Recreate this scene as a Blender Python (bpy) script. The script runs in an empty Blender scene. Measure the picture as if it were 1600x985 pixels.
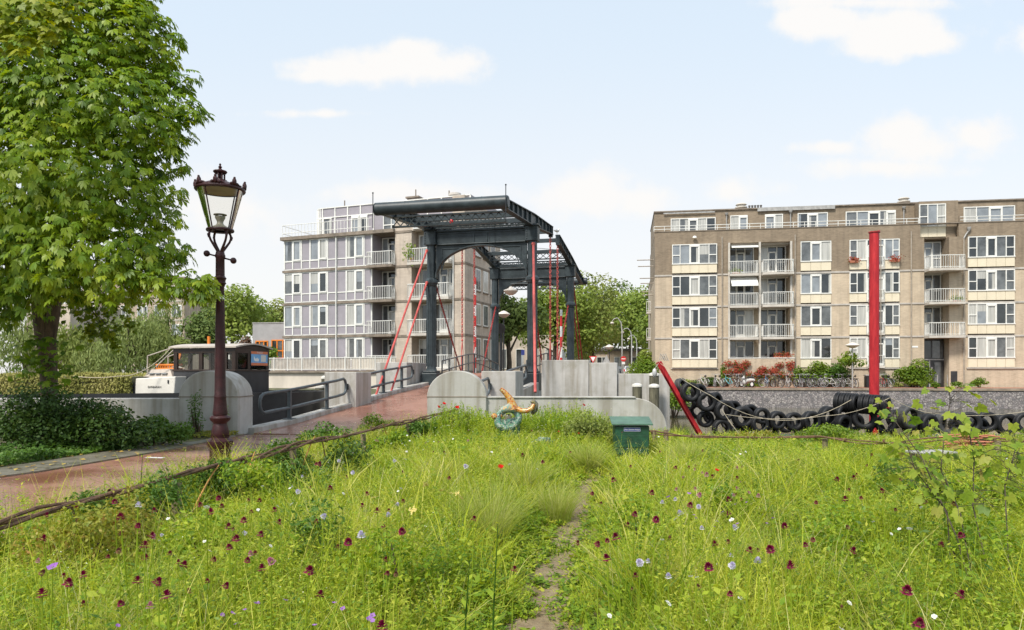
import bpy, math, random
import numpy as np
from mathutils import Vector, Matrix
random.seed(7)
rng = np.random.default_rng(7)
SC = bpy.context.scene
COL = SC.collection
EYE, FPX = 1.5, 1100.0
R = math.radians


def at(px, py, Y):
    """a point of the place: metres, from where it shows and how far off it stands"""
    return Vector(((px - 800) / FPX * Y, Y, EYE + (585 - py) / FPX * Y))


# ------------------------------------------------------------------ materials
def node_mat(name):
    m = bpy.data.materials.new(name)
    m.use_nodes = True
    nt = m.node_tree
    b = nt.nodes['Principled BSDF']
    return m, nt, b


def mat(name, col, rough=0.6, var=0.15, scale=3.0, bump=0.0, bscale=40.0, metal=0.0, coat=0.0, stretch=(1, 1, 1), col2=None, spec=0.5, detail=5):
    m, nt, b = node_mat(name)
    N, L = nt.nodes, nt.links
    tc = N.new('ShaderNodeTexCoord')
    mp = N.new('ShaderNodeMapping')
    mp.inputs['Scale'].default_value = stretch
    L.new(tc.outputs['Object'], mp.inputs['Vector'])
    nz = N.new('ShaderNodeTexNoise')
    nz.inputs['Scale'].default_value = scale
    nz.inputs['Detail'].default_value = detail
    nz.inputs['Roughness'].default_value = 0.65
    L.new(mp.outputs['Vector'], nz.inputs['Vector'])
    rp = N.new('ShaderNodeValToRGB')
    a = tuple(max(0, c * (1 - var)) for c in col)
    z = col2 if col2 else tuple(min(1, c * (1 + var)) for c in col)
    rp.color_ramp.elements[0].position = 0.32
    rp.color_ramp.elements[1].position = 0.68
    rp.color_ramp.elements[0].color = (*a, 1)
    rp.color_ramp.elements[1].color = (*z, 1)
    L.new(nz.outputs['Fac'], rp.inputs['Fac'])
    L.new(rp.outputs['Color'], b.inputs['Base Color'])
    b.inputs['Roughness'].default_value = rough
    b.inputs['Metallic'].default_value = metal
    b.inputs['Specular IOR Level'].default_value = spec
    b.inputs['Coat Weight'].default_value = coat
    b.inputs['Coat Roughness'].default_value = 0.08
    if bump:
        n2 = N.new('ShaderNodeTexNoise')
        n2.inputs['Scale'].default_value = bscale
        n2.inputs['Detail'].default_value = 4
        L.new(mp.outputs['Vector'], n2.inputs['Vector'])
        bp = N.new('ShaderNodeBump')
        bp.inputs['Strength'].default_value = bump
        bp.inputs['Distance'].default_value = 0.02
        L.new(n2.outputs['Fac'], bp.inputs['Height'])
        L.new(bp.outputs['Normal'], b.inputs['Normal'])
    return m


def leaf_mat(name, cols, trans=0.35, rough=0.5, spec=0.35):
    """leaves: each leaf carries its own tint number that picks a hue of the species"""
    m, nt, b = node_mat(name)
    N, L = nt.nodes, nt.links
    at_ = N.new('ShaderNodeAttribute')
    at_.attribute_name = 'tint'
    rp = N.new('ShaderNodeValToRGB')
    els = rp.color_ramp.elements
    for i, c in enumerate(cols):
        p = i / (len(cols) - 1)
        e = els[i] if i < 1 else (els[-1] if i == len(cols) - 1 else els.new(p))
        e.position = p
        e.color = (*c, 1)
    L.new(at_.outputs['Fac'], rp.inputs['Fac'])
    L.new(rp.outputs['Color'], b.inputs['Base Color'])
    b.inputs['Roughness'].default_value = rough
    b.inputs['Specular IOR Level'].default_value = spec
    tr = N.new('ShaderNodeBsdfTranslucent')
    hs = N.new('ShaderNodeHueSaturation')
    hs.inputs['Hue'].default_value = 0.485
    hs.inputs['Saturation'].default_value = 1.05
    hs.inputs['Value'].default_value = 1.25
    L.new(rp.outputs['Color'], hs.inputs['Color'])
    L.new(hs.outputs['Color'], tr.inputs['Color'])
    mx = N.new('ShaderNodeMixShader')
    mx.inputs['Fac'].default_value = trans
    L.new(b.outputs['BSDF'], mx.inputs[1])
    L.new(tr.outputs['BSDF'], mx.inputs[2])
    L.new(mx.outputs['Shader'], N['Material Output'].inputs['Surface'])
    return m


def brick_mat(name, c1, c2, mortar, sx=1.0, var=0.25):
    m, nt, b = node_mat(name)
    N, L = nt.nodes, nt.links
    tc = N.new('ShaderNodeTexCoord')
    sep = N.new('ShaderNodeSeparateXYZ')
    L.new(tc.outputs['Object'], sep.inputs['Vector'])
    add = N.new('ShaderNodeMath')
    L.new(sep.outputs['X'], add.inputs[0])
    L.new(sep.outputs['Y'], add.inputs[1])
    cmb = N.new('ShaderNodeCombineXYZ')
    L.new(add.outputs[0], cmb.inputs['X'])
    L.new(sep.outputs['Z'], cmb.inputs['Y'])
    br = N.new('ShaderNodeTexBrick')
    br.inputs['Color1'].default_value = (*c1, 1)
    br.inputs['Color2'].default_value = (*c2, 1)
    br.inputs['Mortar'].default_value = (*mortar, 1)
    br.inputs['Scale'].default_value = 1.0
    br.inputs['Brick Width'].default_value = 0.24 * sx
    br.inputs['Row Height'].default_value = 0.08 * sx
    br.inputs['Mortar Size'].default_value = 0.006 * sx
    L.new(cmb.outputs['Vector'], br.inputs['Vector'])
    nz = N.new('ShaderNodeTexNoise')
    nz.inputs['Scale'].default_value = 0.55
    nz.inputs['Detail'].default_value = 8
    nz.inputs['Roughness'].default_value = 0.7
    L.new(tc.outputs['Object'], nz.inputs['Vector'])
    mr = N.new('ShaderNodeMapRange')
    mr.inputs['From Min'].default_value = 0.3
    mr.inputs['From Max'].default_value = 0.7
    mr.inputs['To Min'].default_value = 1 - var
    mr.inputs['To Max'].default_value = 1 + var * 0.5
    L.new(nz.outputs['Fac'], mr.inputs['Value'])
    mp2 = N.new('ShaderNodeMapping')
    mp2.inputs['Scale'].default_value = (1.6, 1.6, 0.10)
    L.new(tc.outputs['Object'], mp2.inputs['Vector'])
    n2 = N.new('ShaderNodeTexNoise')
    n2.inputs['Scale'].default_value = 1.8
    n2.inputs['Detail'].default_value = 6
    L.new(mp2.outputs['Vector'], n2.inputs['Vector'])
    mr2 = N.new('ShaderNodeMapRange')
    mr2.inputs['From Min'].default_value = 0.34
    mr2.inputs['From Max'].default_value = 0.55
    mr2.inputs['To Min'].default_value = 0.86
    mr2.inputs['To Max'].default_value = 1.04
    L.new(n2.outputs['Fac'], mr2.inputs['Value'])
    mm = N.new('ShaderNodeMath')
    mm.operation = 'MULTIPLY'
    L.new(mr.outputs['Result'], mm.inputs[0])
    L.new(mr2.outputs['Result'], mm.inputs[1])
    mx = N.new('ShaderNodeMix')
    mx.data_type = 'RGBA'
    mx.blend_type = 'MULTIPLY'
    mx.inputs['Factor'].default_value = 1
    L.new(br.outputs['Color'], mx.inputs['A'])
    L.new(mm.outputs[0], mx.inputs['B'])
    L.new(mx.outputs['Result'], b.inputs['Base Color'])
    b.inputs['Roughness'].default_value = 0.85
    return m


def cell_mat(name, cols, scale, edge=(0.3, 0.29, 0.27), rough=0.6, thick=0.06, bump=0.0, stretch=(1, 1, 1)):
    """stones or mosaic: voronoi cells, each cell its own colour, with a joint between"""
    m, nt, b = node_mat(name)
    N, L = nt.nodes, nt.links
    tc = N.new('ShaderNodeTexCoord')
    mp = N.new('ShaderNodeMapping')
    mp.inputs['Scale'].default_value = stretch
    L.new(tc.outputs['Object'], mp.inputs['Vector'])
    v = N.new('ShaderNodeTexVoronoi')
    v.inputs['Scale'].default_value = scale
    L.new(mp.outputs['Vector'], v.inputs['Vector'])
    e = N.new('ShaderNodeTexVoronoi')
    e.feature = 'DISTANCE_TO_EDGE'
    e.inputs['Scale'].default_value = scale
    L.new(mp.outputs['Vector'], e.inputs['Vector'])
    s = N.new('ShaderNodeSeparateColor')
    L.new(v.outputs['Color'], s.inputs['Color'])
    rp = N.new('ShaderNodeValToRGB')
    rp.color_ramp.interpolation = 'CONSTANT'
    els = rp.color_ramp.elements
    for i, c in enumerate(cols):
        el = els[0] if i == 0 else (els[1] if i == 1 else els.new(i / len(cols)))
        el.position = i / len(cols)
        el.color = (*c, 1)
    L.new(s.outputs['Red'], rp.inputs['Fac'])
    st = N.new('ShaderNodeMath')
    st.operation = 'LESS_THAN'
    st.inputs[1].default_value = thick
    L.new(e.outputs['Distance'], st.inputs[0])
    mx = N.new('ShaderNodeMix')
    mx.data_type = 'RGBA'
    L.new(st.outputs[0], mx.inputs['Factor'])
    L.new(rp.outputs['Color'], mx.inputs['A'])
    mx.inputs['B'].default_value = (*edge, 1)
    L.new(mx.outputs['Result'], b.inputs['Base Color'])
    b.inputs['Roughness'].default_value = rough
    if bump:
        bp = N.new('ShaderNodeBump')
        bp.inputs['Strength'].default_value = bump
        bp.inputs['Distance'].default_value = 0.05
        L.new(e.outputs['Distance'], bp.inputs['Height'])
        L.new(bp.outputs['Normal'], b.inputs['Normal'])
    return m


MT = {}
MT['iron'] = mat('iron_paint', (0.034, 0.048, 0.055), 0.43, 0.5, 2.6, 0.12, 25, spec=0.4, col2=(0.048, 0.064, 0.070), detail=9)
MT['iron_rail'] = mat('rail_paint', (0.07, 0.085, 0.092), 0.4, 0.3, 4)
MT['red_rod'] = mat('red_rod_paint', (0.50, 0.085, 0.07), 0.45, 0.3, 3)
MT['red_dark'] = mat('dark_red_rod_paint', (0.32, 0.03, 0.025), 0.45, 0.35, 3)
MT['red_steel'] = mat('red_steel', (0.44, 0.012, 0.022), 0.5, 0.35, 5.0, 0.3, 30, stretch=(2, 2, 0.35), spec=0.35, col2=(0.55, 0.03, 0.035), detail=9)
MT['white'] = mat('white_paint', (0.76, 0.75, 0.70), 0.5, 0.08, 2)
MT['white_rail'] = mat('white_rail_paint', (0.74, 0.73, 0.68), 0.5, 0.08, 2)
MT['cream'] = mat('cream_panel', (0.72, 0.635, 0.47), 0.6, 0.07, 1.2)
MT['band'] = mat('concrete_band', (0.46, 0.42, 0.37), 0.8, 0.2, 1.5, 0.1, 15)
MT['slab'] = mat('balcony_slab', (0.52, 0.48, 0.42), 0.8, 0.18, 1.5)
MT['lower_brick'] = brick_mat('sand_brick', (0.56, 0.455, 0.325), (0.48, 0.385, 0.275), (0.54, 0.445, 0.34), var=0.18)
MT['upper_brick'] = brick_mat('brown_brick', (0.30, 0.232, 0.16), (0.235, 0.18, 0.122), (0.28, 0.225, 0.165), var=0.24)
MT['stone_wall'] = brick_mat('pale_stone', (0.56, 0.475, 0.385), (0.49, 0.41, 0.33), (0.50, 0.43, 0.36), 1.6, 0.20)
MT['lavender'] = mat('lavender_panel', (0.315, 0.290, 0.315), 0.5, 0.10, 1.0)
MT['ledge'] = mat('stained_ledge', (0.22, 0.18, 0.14), 0.85, 0.35, 2.0)
MT['roof'] = mat('roof_felt', (0.12, 0.11, 0.10), 0.9, 0.3, 2)
MT['glass_dark'] = mat('window_glass', (0.030, 0.033, 0.034), 0.06, 0.5, 0.9, spec=0.8)
MT['glass_mid'] = mat('window_glass_mid_grey', (0.11, 0.115, 0.115), 0.07, 0.55, 1.1, spec=0.8)  # mid-grey opaque pane, one of the pane tones
MT['glass_sky'] = mat('window_glass_sky_and_blind', (0.24, 0.26, 0.275), 0.06, 0.3, 0.7, spec=0.8)  # pale blue-grey colour imitates reflected sky; also used for drawn blinds
MT['curtain'] = mat('curtained_glass', (0.43, 0.42, 0.38), 0.25, 0.30, 1.0, stretch=(9, 9, 0.35), coat=0.9)
MT['door_dark'] = mat('dark_door', (0.035, 0.033, 0.033), 0.35, 0.3, 2)
MT['metal_grey'] = mat('zinc_metal', (0.36, 0.35, 0.33), 0.5, 0.25, 4)
MT['pipe'] = mat('downpipe', (0.34, 0.29, 0.23), 0.6, 0.25, 4)
MT['rubber'] = mat('tyre_rubber', (0.013, 0.013, 0.014), 0.5, 0.45, 6, 0.25, 60, spec=0.3)
MT['rubber_dusty'] = mat('dusty_tyre_rubber', (0.055, 0.055, 0.054), 0.6, 0.5, 5, 0.3, 60)
MT['rope'] = mat('rope', (0.50, 0.43, 0.31), 0.9, 0.3, 20)
MT['maroon'] = mat('maroon_lamp_paint', (0.034, 0.0085, 0.009), 0.4, 0.45, 9, 0.5, 60, spec=0.3)
MT['wood_post'] = mat('weathered_post', (0.20, 0.155, 0.095), 0.9, 0.5, 5, 0.7, 40, stretch=(3, 3, 0.4))
MT['willow'] = mat('willow_rod', (0.135, 0.072, 0.040), 0.8, 0.5, 14, 0.5, 60)
MT['willow_orange'] = mat('fresh_willow_rod', (0.42, 0.21, 0.05), 0.7, 0.35, 12)
MT['pile'] = mat('mooring_pile_wood', (0.125, 0.115, 0.075), 0.9, 0.6, 3, 0.8, 22, stretch=(4, 4, 0.5))
MT['pile_cap'] = mat('pile_cap', (0.66, 0.63, 0.56), 0.6, 0.2, 8)
MT['green_box'] = mat('green_paint', (0.010, 0.058, 0.026), 0.5, 0.40, 7, 0.15, 30)
MT['green_lid'] = mat('green_lid_paint', (0.062, 0.135, 0.085), 0.45, 0.35, 5)
MT['blue_plate'] = mat('blue_plate', (0.03, 0.045, 0.20), 0.35, 0.1, 4)
MT['black'] = mat('black_paint', (0.016, 0.016, 0.017), 0.4, 0.3, 3)
MT['hull'] = mat('black_hull', (0.014, 0.014, 0.016), 0.35, 0.5, 1.5, 0.1, 8)
MT['cabin_wood'] = mat('varnished_cabin', (0.030, 0.016, 0.010), 0.45, 0.4, 3)
MT['cabin_black'] = mat('cabin_black_steel', (0.030, 0.030, 0.033), 0.5, 0.4, 1.5)
MT['boat_white'] = mat('boat_white', (0.70, 0.66, 0.59), 0.45, 0.10, 1.6)
MT['boat_grey'] = mat('boat_hatch', (0.46, 0.40, 0.34), 0.6, 0.2, 2)
MT['orange'] = mat('orange_paint', (0.72, 0.21, 0.02), 0.5, 0.2, 4)
MT['bark'] = mat('bark', (0.105, 0.074, 0.046), 0.95, 0.55, 3.5, 1.0, 14, stretch=(2, 2, 0.5))
MT['bark_dark'] = mat('dark_bark', (0.075, 0.058, 0.040), 0.95, 0.5, 3.5, 0.8, 14, stretch=(2, 2, 0.5))
MT['soil'] = mat('soil', (0.11, 0.085, 0.048), 0.95, 0.5, 2.2, 0.8, 18, col2=(0.15, 0.15, 0.05))
MT['dirt'] = mat('trodden_dirt', (0.23, 0.155, 0.085), 0.95, 0.40, 9, 0.9, 40, col2=(0.28, 0.22, 0.13))
MT['quay_paving'] = mat('red_quay_brick', (0.34, 0.150, 0.098), 0.8, 0.22, 1.3, 0.1, 30)
MT['street'] = mat('street_asphalt', (0.22, 0.16, 0.13), 0.8, 0.25, 1.2)
MT['far_ground'] = mat('far_bank', (0.15, 0.15, 0.09), 0.95, 0.35, 0.6)
MT['quay_stone'] = cell_mat('rubble_stones', [(0.20, 0.18, 0.175), (0.26, 0.235, 0.225), (0.15, 0.14, 0.14), (0.32, 0.29, 0.27), (0.24, 0.21, 0.205)], 6.0, (0.10, 0.09, 0.085), 0.85, 0.07, 0.7)
MT['cope'] = mat('quay_coping', (0.27, 0.215, 0.16), 0.85, 0.3, 2)
MT['quay_cream'] = mat('pale_quay_wall', (0.60, 0.535, 0.45), 0.85, 0.14, 0.8, 0.1, 6, stretch=(1, 1, 0.4))
MT['grey_school'] = mat('grey_render', (0.36, 0.35, 0.345), 0.8, 0.12, 1)
MT['beige_far'] = brick_mat('far_beige_brick', (0.48, 0.385, 0.29), (0.42, 0.33, 0.25), (0.46, 0.37, 0.29), 1.5)
MT['paver'] = mat('mossy_pavers', (0.13, 0.125, 0.075), 0.5, 0.40, 3.5, 0.5, 14, col2=(0.22, 0.195, 0.15))
MT['terracotta'] = mat('terracotta', (0.42, 0.16, 0.09), 0.8, 0.2, 6)
MT['brass'] = mat('lamp_brass', (0.24, 0.22, 0.17), 0.4, 0.3, 6)
MT['rim'] = mat('wheel_rim', (0.45, 0.45, 0.44), 0.4, 0.2, 6)
MT['saddle'] = mat('saddle_black', (0.03, 0.028, 0.026), 0.6, 0.3, 8)
MT['sign_red'] = mat('sign_red', (0.62, 0.03, 0.03), 0.4, 0.05, 4)
MT['sign_white'] = mat('sign_white', (0.80, 0.80, 0.78), 0.4, 0.04, 4)
MT['gull'] = mat('gull_feathers', (0.42, 0.42, 0.42), 0.8, 0.3, 9)
MT['poster_blue'] = mat('poster_blue', (0.17, 0.40, 0.66), 0.5, 0.15, 6)
MT['poster_orange'] = mat('poster_orange', (0.66, 0.19, 0.08), 0.5, 0.1, 6)
MT['shade'] = mat('lamp_shade_opal', (0.66, 0.60, 0.53), 0.4, 0.08, 3)


def concrete_mat():
    m, nt, b = node_mat('weathered_concrete')
    N, L = nt.nodes, nt.links
    tc = N.new('ShaderNodeTexCoord')
    n1 = N.new('ShaderNodeTexNoise')
    n1.inputs['Scale'].default_value = 1.1
    n1.inputs['Detail'].default_value = 8
    n1.inputs['Roughness'].default_value = 0.7
    L.new(tc.outputs['Object'], n1.inputs['Vector'])
    mp = N.new('ShaderNodeMapping')
    mp.inputs['Scale'].default_value = (3.2, 3.2, 0.22)
    L.new(tc.outputs['Object'], mp.inputs['Vector'])
    n2 = N.new('ShaderNodeTexNoise')
    n2.inputs['Scale'].default_value = 1.4
    n2.inputs['Detail'].default_value = 6
    L.new(mp.outputs['Vector'], n2.inputs['Vector'])
    r1 = N.new('ShaderNodeValToRGB')
    r1.color_ramp.elements[0].position = 0.3
    r1.color_ramp.elements[0].color = (0.38, 0.365, 0.335, 1)
    r1.color_ramp.elements[1].position = 0.7
    r1.color_ramp.elements[1].color = (0.52, 0.50, 0.47, 1)
    L.new(n1.outputs['Fac'], r1.inputs['Fac'])
    r2 = N.new('ShaderNodeValToRGB')
    r2.color_ramp.elements[0].position = 0.36
    r2.color_ramp.elements[0].color = (0.64, 0.60, 0.53, 1)
    r2.color_ramp.elements[1].position = 0.56
    r2.color_ramp.elements[1].color = (1, 1, 1, 1)
    L.new(n2.outputs['Fac'], r2.inputs['Fac'])
    mx = N.new('ShaderNodeMix')
    mx.data_type = 'RGBA'
    mx.blend_type = 'MULTIPLY'
    mx.inputs['Factor'].default_value = 0.85
    L.new(r1.outputs['Color'], mx.inputs['A'])
    L.new(r2.outputs['Color'], mx.inputs['B'])
    n4 = N.new('ShaderNodeTexNoise')
    n4.inputs['Scale'].default_value = 2.3
    n4.inputs['Detail'].default_value = 9
    n4.inputs['Roughness'].default_value = 0.75
    L.new(tc.outputs['Object'], n4.inputs['Vector'])
    r4 = N.new('ShaderNodeValToRGB')
    r4.color_ramp.elements[0].position = 0.52
    r4.color_ramp.elements[0].color = (0, 0, 0, 1)
    r4.color_ramp.elements[1].position = 0.72
    r4.color_ramp.elements[1].color = (0.55, 0.55, 0.55, 1)
    L.new(n4.outputs['Fac'], r4.inputs['Fac'])
    mg = N.new('ShaderNodeMix')
    mg.data_type = 'RGBA'
    L.new(r4.outputs['Color'], mg.inputs['Factor'])
    L.new(mx.outputs['Result'], mg.inputs['A'])
    mg.inputs['B'].default_value = (0.25, 0.235, 0.165, 1)
    L.new(mg.outputs['Result'], b.inputs['Base Color'])
    b.inputs['Roughness'].default_value = 0.8
    n3 = N.new('ShaderNodeTexNoise')
    n3.inputs['Scale'].default_value = 35
    L.new(tc.outputs['Object'], n3.inputs['Vector'])
    bp = N.new('ShaderNodeBump')
    bp.inputs['Strength'].default_value = 0.15
    bp.inputs['Distance'].default_value = 0.01
    L.new(n3.outputs['Fac'], bp.inputs['Height'])
    L.new(bp.outputs['Normal'], b.inputs['Normal'])
    return m


MT['concrete'] = concrete_mat()


def wet_mat():
    """red asphalt after rain: dry and wet patches differ in gloss"""
    m, nt, b = node_mat('wet_red_asphalt')
    N, L = nt.nodes, nt.links
    tc = N.new('ShaderNodeTexCoord')
    n1 = N.new('ShaderNodeTexNoise')
    n1.inputs['Scale'].default_value = 0.55
    n1.inputs['Detail'].default_value = 6
    n1.inputs['Roughness'].default_value = 0.6
    L.new(tc.outputs['Object'], n1.inputs['Vector'])
    r1 = N.new('ShaderNodeValToRGB')
    r1.color_ramp.elements[0].position = 0.35
    r1.color_ramp.elements[0].color = (0.25, 0.098, 0.060, 1)
    r1.color_ramp.elements[1].position = 0.65
    r1.color_ramp.elements[1].color = (0.38, 0.190, 0.130, 1)
    L.new(n1.outputs['Fac'], r1.inputs['Fac'])
    ng = N.new('ShaderNodeTexNoise')
    ng.inputs['Scale'].default_value = 22
    ng.inputs['Detail'].default_value = 8
    ng.inputs['Roughness'].default_value = 0.8
    L.new(tc.outputs['Object'], ng.inputs['Vector'])
    rg = N.new('ShaderNodeMapRange')
    rg.inputs['From Min'].default_value = 0.3
    rg.inputs['From Max'].default_value = 0.7
    rg.inputs['To Min'].default_value = 0.62
    rg.inputs['To Max'].default_value = 1.28
    L.new(ng.outputs['Fac'], rg.inputs['Value'])
    mg = N.new('ShaderNodeMix')
    mg.data_type = 'RGBA'
    mg.blend_type = 'MULTIPLY'
    mg.inputs['Factor'].default_value = 1
    L.new(r1.outputs['Color'], mg.inputs['A'])
    L.new(rg.outputs['Result'], mg.inputs['B'])
    L.new(mg.outputs['Result'], b.inputs['Base Color'])
    mr = N.new('ShaderNodeMapRange')
    mr.inputs['From Min'].default_value = 0.40
    mr.inputs['From Max'].default_value = 0.60
    mr.inputs['To Min'].default_value = 0.16
    mr.inputs['To Max'].default_value = 0.36
    L.new(n1.outputs['Fac'], mr.inputs['Value'])
    L.new(mr.outputs['Result'], b.inputs['Roughness'])
    b.inputs['Specular IOR Level'].default_value = 0.6
    n3 = N.new('ShaderNodeTexNoise')
    n3.inputs['Scale'].default_value = 60
    n3.inputs['Detail'].default_value = 3
    L.new(tc.outputs['Object'], n3.inputs['Vector'])
    bp = N.new('ShaderNodeBump')
    bp.inputs['Strength'].default_value = 0.22
    bp.inputs['Distance'].default_value = 0.01
    L.new(n3.outputs['Fac'], bp.inputs['Height'])
    L.new(bp.outputs['Normal'], b.inputs['Normal'])
    return m


MT['asphalt'] = wet_mat()


def water_mat():
    m, nt, b = node_mat('canal_water')
    N, L = nt.nodes, nt.links
    b.inputs['Base Color'].default_value = (0.075, 0.070, 0.034, 1)
    b.inputs['Roughness'].default_value = 0.09
    b.inputs['Specular IOR Level'].default_value = 0.5
    tc = N.new('ShaderNodeTexCoord')
    mp = N.new('ShaderNodeMapping')
    mp.inputs['Scale'].default_value = (0.7, 1.6, 1)
    L.new(tc.outputs['Object'], mp.inputs['Vector'])
    n3 = N.new('ShaderNodeTexNoise')
    n3.inputs['Scale'].default_value = 1.6
    n3.inputs['Detail'].default_value = 3
    L.new(mp.outputs['Vector'], n3.inputs['Vector'])
    bp = N.new('ShaderNodeBump')
    bp.inputs['Strength'].default_value = 0.12
    bp.inputs['Distance'].default_value = 0.05
    L.new(n3.outputs['Fac'], bp.inputs['Height'])
    L.new(bp.outputs['Normal'], b.inputs['Normal'])
    return m


MT['water'] = water_mat()


def clear_glass():
    m, nt, b = node_mat('clear_glass')
    N, L = nt.nodes, nt.links
    tr = N.new('ShaderNodeBsdfTransparent')
    tr.inputs['Color'].default_value = (0.95, 0.95, 0.93, 1)
    gl = N.new('ShaderNodeBsdfGlossy')
    gl.inputs['Roughness'].default_value = 0.05
    fr = N.new('ShaderNodeFresnel')
    fr.inputs['IOR'].default_value = 1.35
    mx = N.new('ShaderNodeMixShader')
    L.new(fr.outputs['Fac'], mx.inputs['Fac'])
    L.new(tr.outputs['BSDF'], mx.inputs[1])
    L.new(gl.outputs['BSDF'], mx.inputs[2])
    L.new(mx.outputs['Shader'], N['Material Output'].inputs['Surface'])
    return m


MT['clear'] = clear_glass()
MT['mosaic_green'] = cell_mat('green_mosaic', [(0.03, 0.14, 0.09), (0.06, 0.22, 0.15), (0.28, 0.34, 0.28), (0.02, 0.07, 0.06), (0.07, 0.19, 0.10)], 26, (0.25, 0.25, 0.22), 0.25, 0.05)
MT['mosaic_orange'] = cell_mat('orange_mosaic', [(0.46, 0.15, 0.015), (0.52, 0.25, 0.03), (0.34, 0.09, 0.015), (0.48, 0.36, 0.14)], 24, (0.45, 0.30, 0.14), 0.25, 0.05)
MT['mosaic_white'] = cell_mat('white_mosaic', [(0.42, 0.42, 0.36), (0.30, 0.36, 0.30), (0.55, 0.40, 0.20), (0.20, 0.35, 0.28)], 26, (0.3, 0.3, 0.26), 0.25, 0.05)
MT['mosaic_dark'] = cell_mat('dark_mosaic', [(0.05, 0.05, 0.04), (0.12, 0.11, 0.04), (0.08, 0.09, 0.08), (0.20, 0.16, 0.05)], 26, (0.2, 0.18, 0.14), 0.3, 0.05)
MT['mosaic_blue'] = cell_mat('blue_mosaic', [(0.06, 0.16, 0.26), (0.20, 0.36, 0.38), (0.04, 0.08, 0.16), (0.40, 0.50, 0.46)], 24, (0.25, 0.28, 0.26), 0.3, 0.05)

LF = {}
LF['chestnut'] = leaf_mat('chestnut_leaves', [(0.068, 0.145, 0.011), (0.150, 0.260, 0.016), (0.250, 0.355, 0.021), (0.38, 0.45, 0.035)], 0.42, 0.45, 0.35)
LF['maple'] = leaf_mat('maple_leaves', [(0.12, 0.20, 0.015), (0.21, 0.29, 0.018), (0.34, 0.37, 0.02)], 0.45)
LF['willow'] = leaf_mat('willow_leaves', [(0.16, 0.215, 0.065), (0.235, 0.295, 0.09), (0.32, 0.365, 0.13)], 0.35, 0.6, 0.2)
LF['street_tree'] = leaf_mat('street_tree_leaves', [(0.15, 0.225, 0.042), (0.235, 0.315, 0.058), (0.33, 0.385, 0.085)], 0.35, 0.6, 0.2)  # leaf colours lightened in place of distance haze
LF['dark_tree'] = leaf_mat('dark_tree_leaves', [(0.08, 0.13, 0.036), (0.135, 0.195, 0.050), (0.21, 0.265, 0.07)], 0.3, 0.6, 0.2)  # lightened too, haze of the far bank put into the colour
LF['pale_tree'] = leaf_mat('pale_tree_leaves', [(0.16, 0.215, 0.055), (0.24, 0.29, 0.07), (0.33, 0.36, 0.11)], 0.35, 0.6, 0.2)
LF['bronze'] = leaf_mat('bronze_leaves', [(0.10, 0.055, 0.04), (0.16, 0.09, 0.055), (0.20, 0.13, 0.07)], 0.3, 0.6, 0.2)
LF['shrub'] = leaf_mat('shrub_leaves', [(0.028, 0.062, 0.012), (0.050, 0.105, 0.018), (0.085, 0.150, 0.024), (0.14, 0.19, 0.03)], 0.25, 0.5, 0.3)
LF['cover'] = leaf_mat('groundcover_leaves', [(0.050, 0.115, 0.015), (0.085, 0.175, 0.022), (0.13, 0.225, 0.03)], 0.3, 0.5, 0.3)
LF['bright_bush'] = leaf_mat('bright_bush_leaves', [(0.095, 0.175, 0.018), (0.16, 0.255, 0.022), (0.26, 0.33, 0.03)], 0.35)
LF['reed'] = leaf_mat('camouflage_leaves', [(0.17, 0.18, 0.045), (0.32, 0.31, 0.09), (0.44, 0.40, 0.16)], 0.2, 0.8, 0.1)
LF['red_flower'] = leaf_mat('red_blossom', [(0.10, 0.16, 0.03), (0.30, 0.06, 0.035), (0.42, 0.10, 0.055), (0.36, 0.05, 0.04)], 0.3, 0.7, 0.1)
LF['barberry'] = leaf_mat('yellow_green_bush_leaves', [(0.14, 0.185, 0.02), (0.25, 0.28, 0.03), (0.37, 0.35, 0.05), (0.36, 0.20, 0.05)], 0.35)
LF['vine'] = leaf_mat('lobed_leaves', [(0.13, 0.23, 0.02), (0.22, 0.32, 0.03), (0.34, 0.40, 0.05), (0.42, 0.33, 0.10)], 0.45)
LF['grass'] = leaf_mat('meadow_blades', [(0.11, 0.20, 0.014), (0.285, 0.385, 0.022), (0.46, 0.51, 0.036), (0.60, 0.58, 0.12), (0.67, 0.62, 0.31)], 0.40, 0.55, 0.25)
LF['herb'] = leaf_mat('meadow_herb_leaves', [(0.060, 0.135, 0.014), (0.175, 0.295, 0.020), (0.345, 0.43, 0.030), (0.52, 0.53, 0.07)], 0.38, 0.5, 0.3)
LF['feather'] = leaf_mat('feather_grass_blades', [(0.24, 0.33, 0.05), (0.40, 0.45, 0.09), (0.58, 0.56, 0.24)], 0.45, 0.6, 0.2)
LF['knautia'] = leaf_mat('dark_red_petals', [(0.15, 0.007, 0.030), (0.23, 0.013, 0.055), (0.32, 0.04, 0.11)], 0.3, 0.7, 0.1)
LF['brown_head'] = leaf_mat('faded_brown_heads', [(0.13, 0.04, 0.04), (0.20, 0.08, 0.06), (0.28, 0.16, 0.08)], 0.2, 0.8, 0.1)
LF['lilac'] = leaf_mat('lilac_petals', [(0.50, 0.44, 0.62), (0.62, 0.58, 0.70), (0.72, 0.70, 0.72)], 0.3, 0.7, 0.1)
LF['purple'] = leaf_mat('purple_petals', [(0.30, 0.10, 0.50), (0.40, 0.18, 0.58), (0.48, 0.26, 0.60)], 0.35, 0.7, 0.1)
LF['poppy'] = leaf_mat('poppy_petals', [(0.62, 0.02, 0.015), (0.72, 0.05, 0.02)], 0.35, 0.6, 0.1)
LF['daisy'] = leaf_mat('white_petals', [(0.74, 0.73, 0.68), (0.80, 0.79, 0.75)], 0.3, 0.7, 0.1)
LF['yellow'] = leaf_mat('pale_yellow_petals', [(0.70, 0.55, 0.12), (0.74, 0.66, 0.30)], 0.3, 0.7, 0.1)
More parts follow.
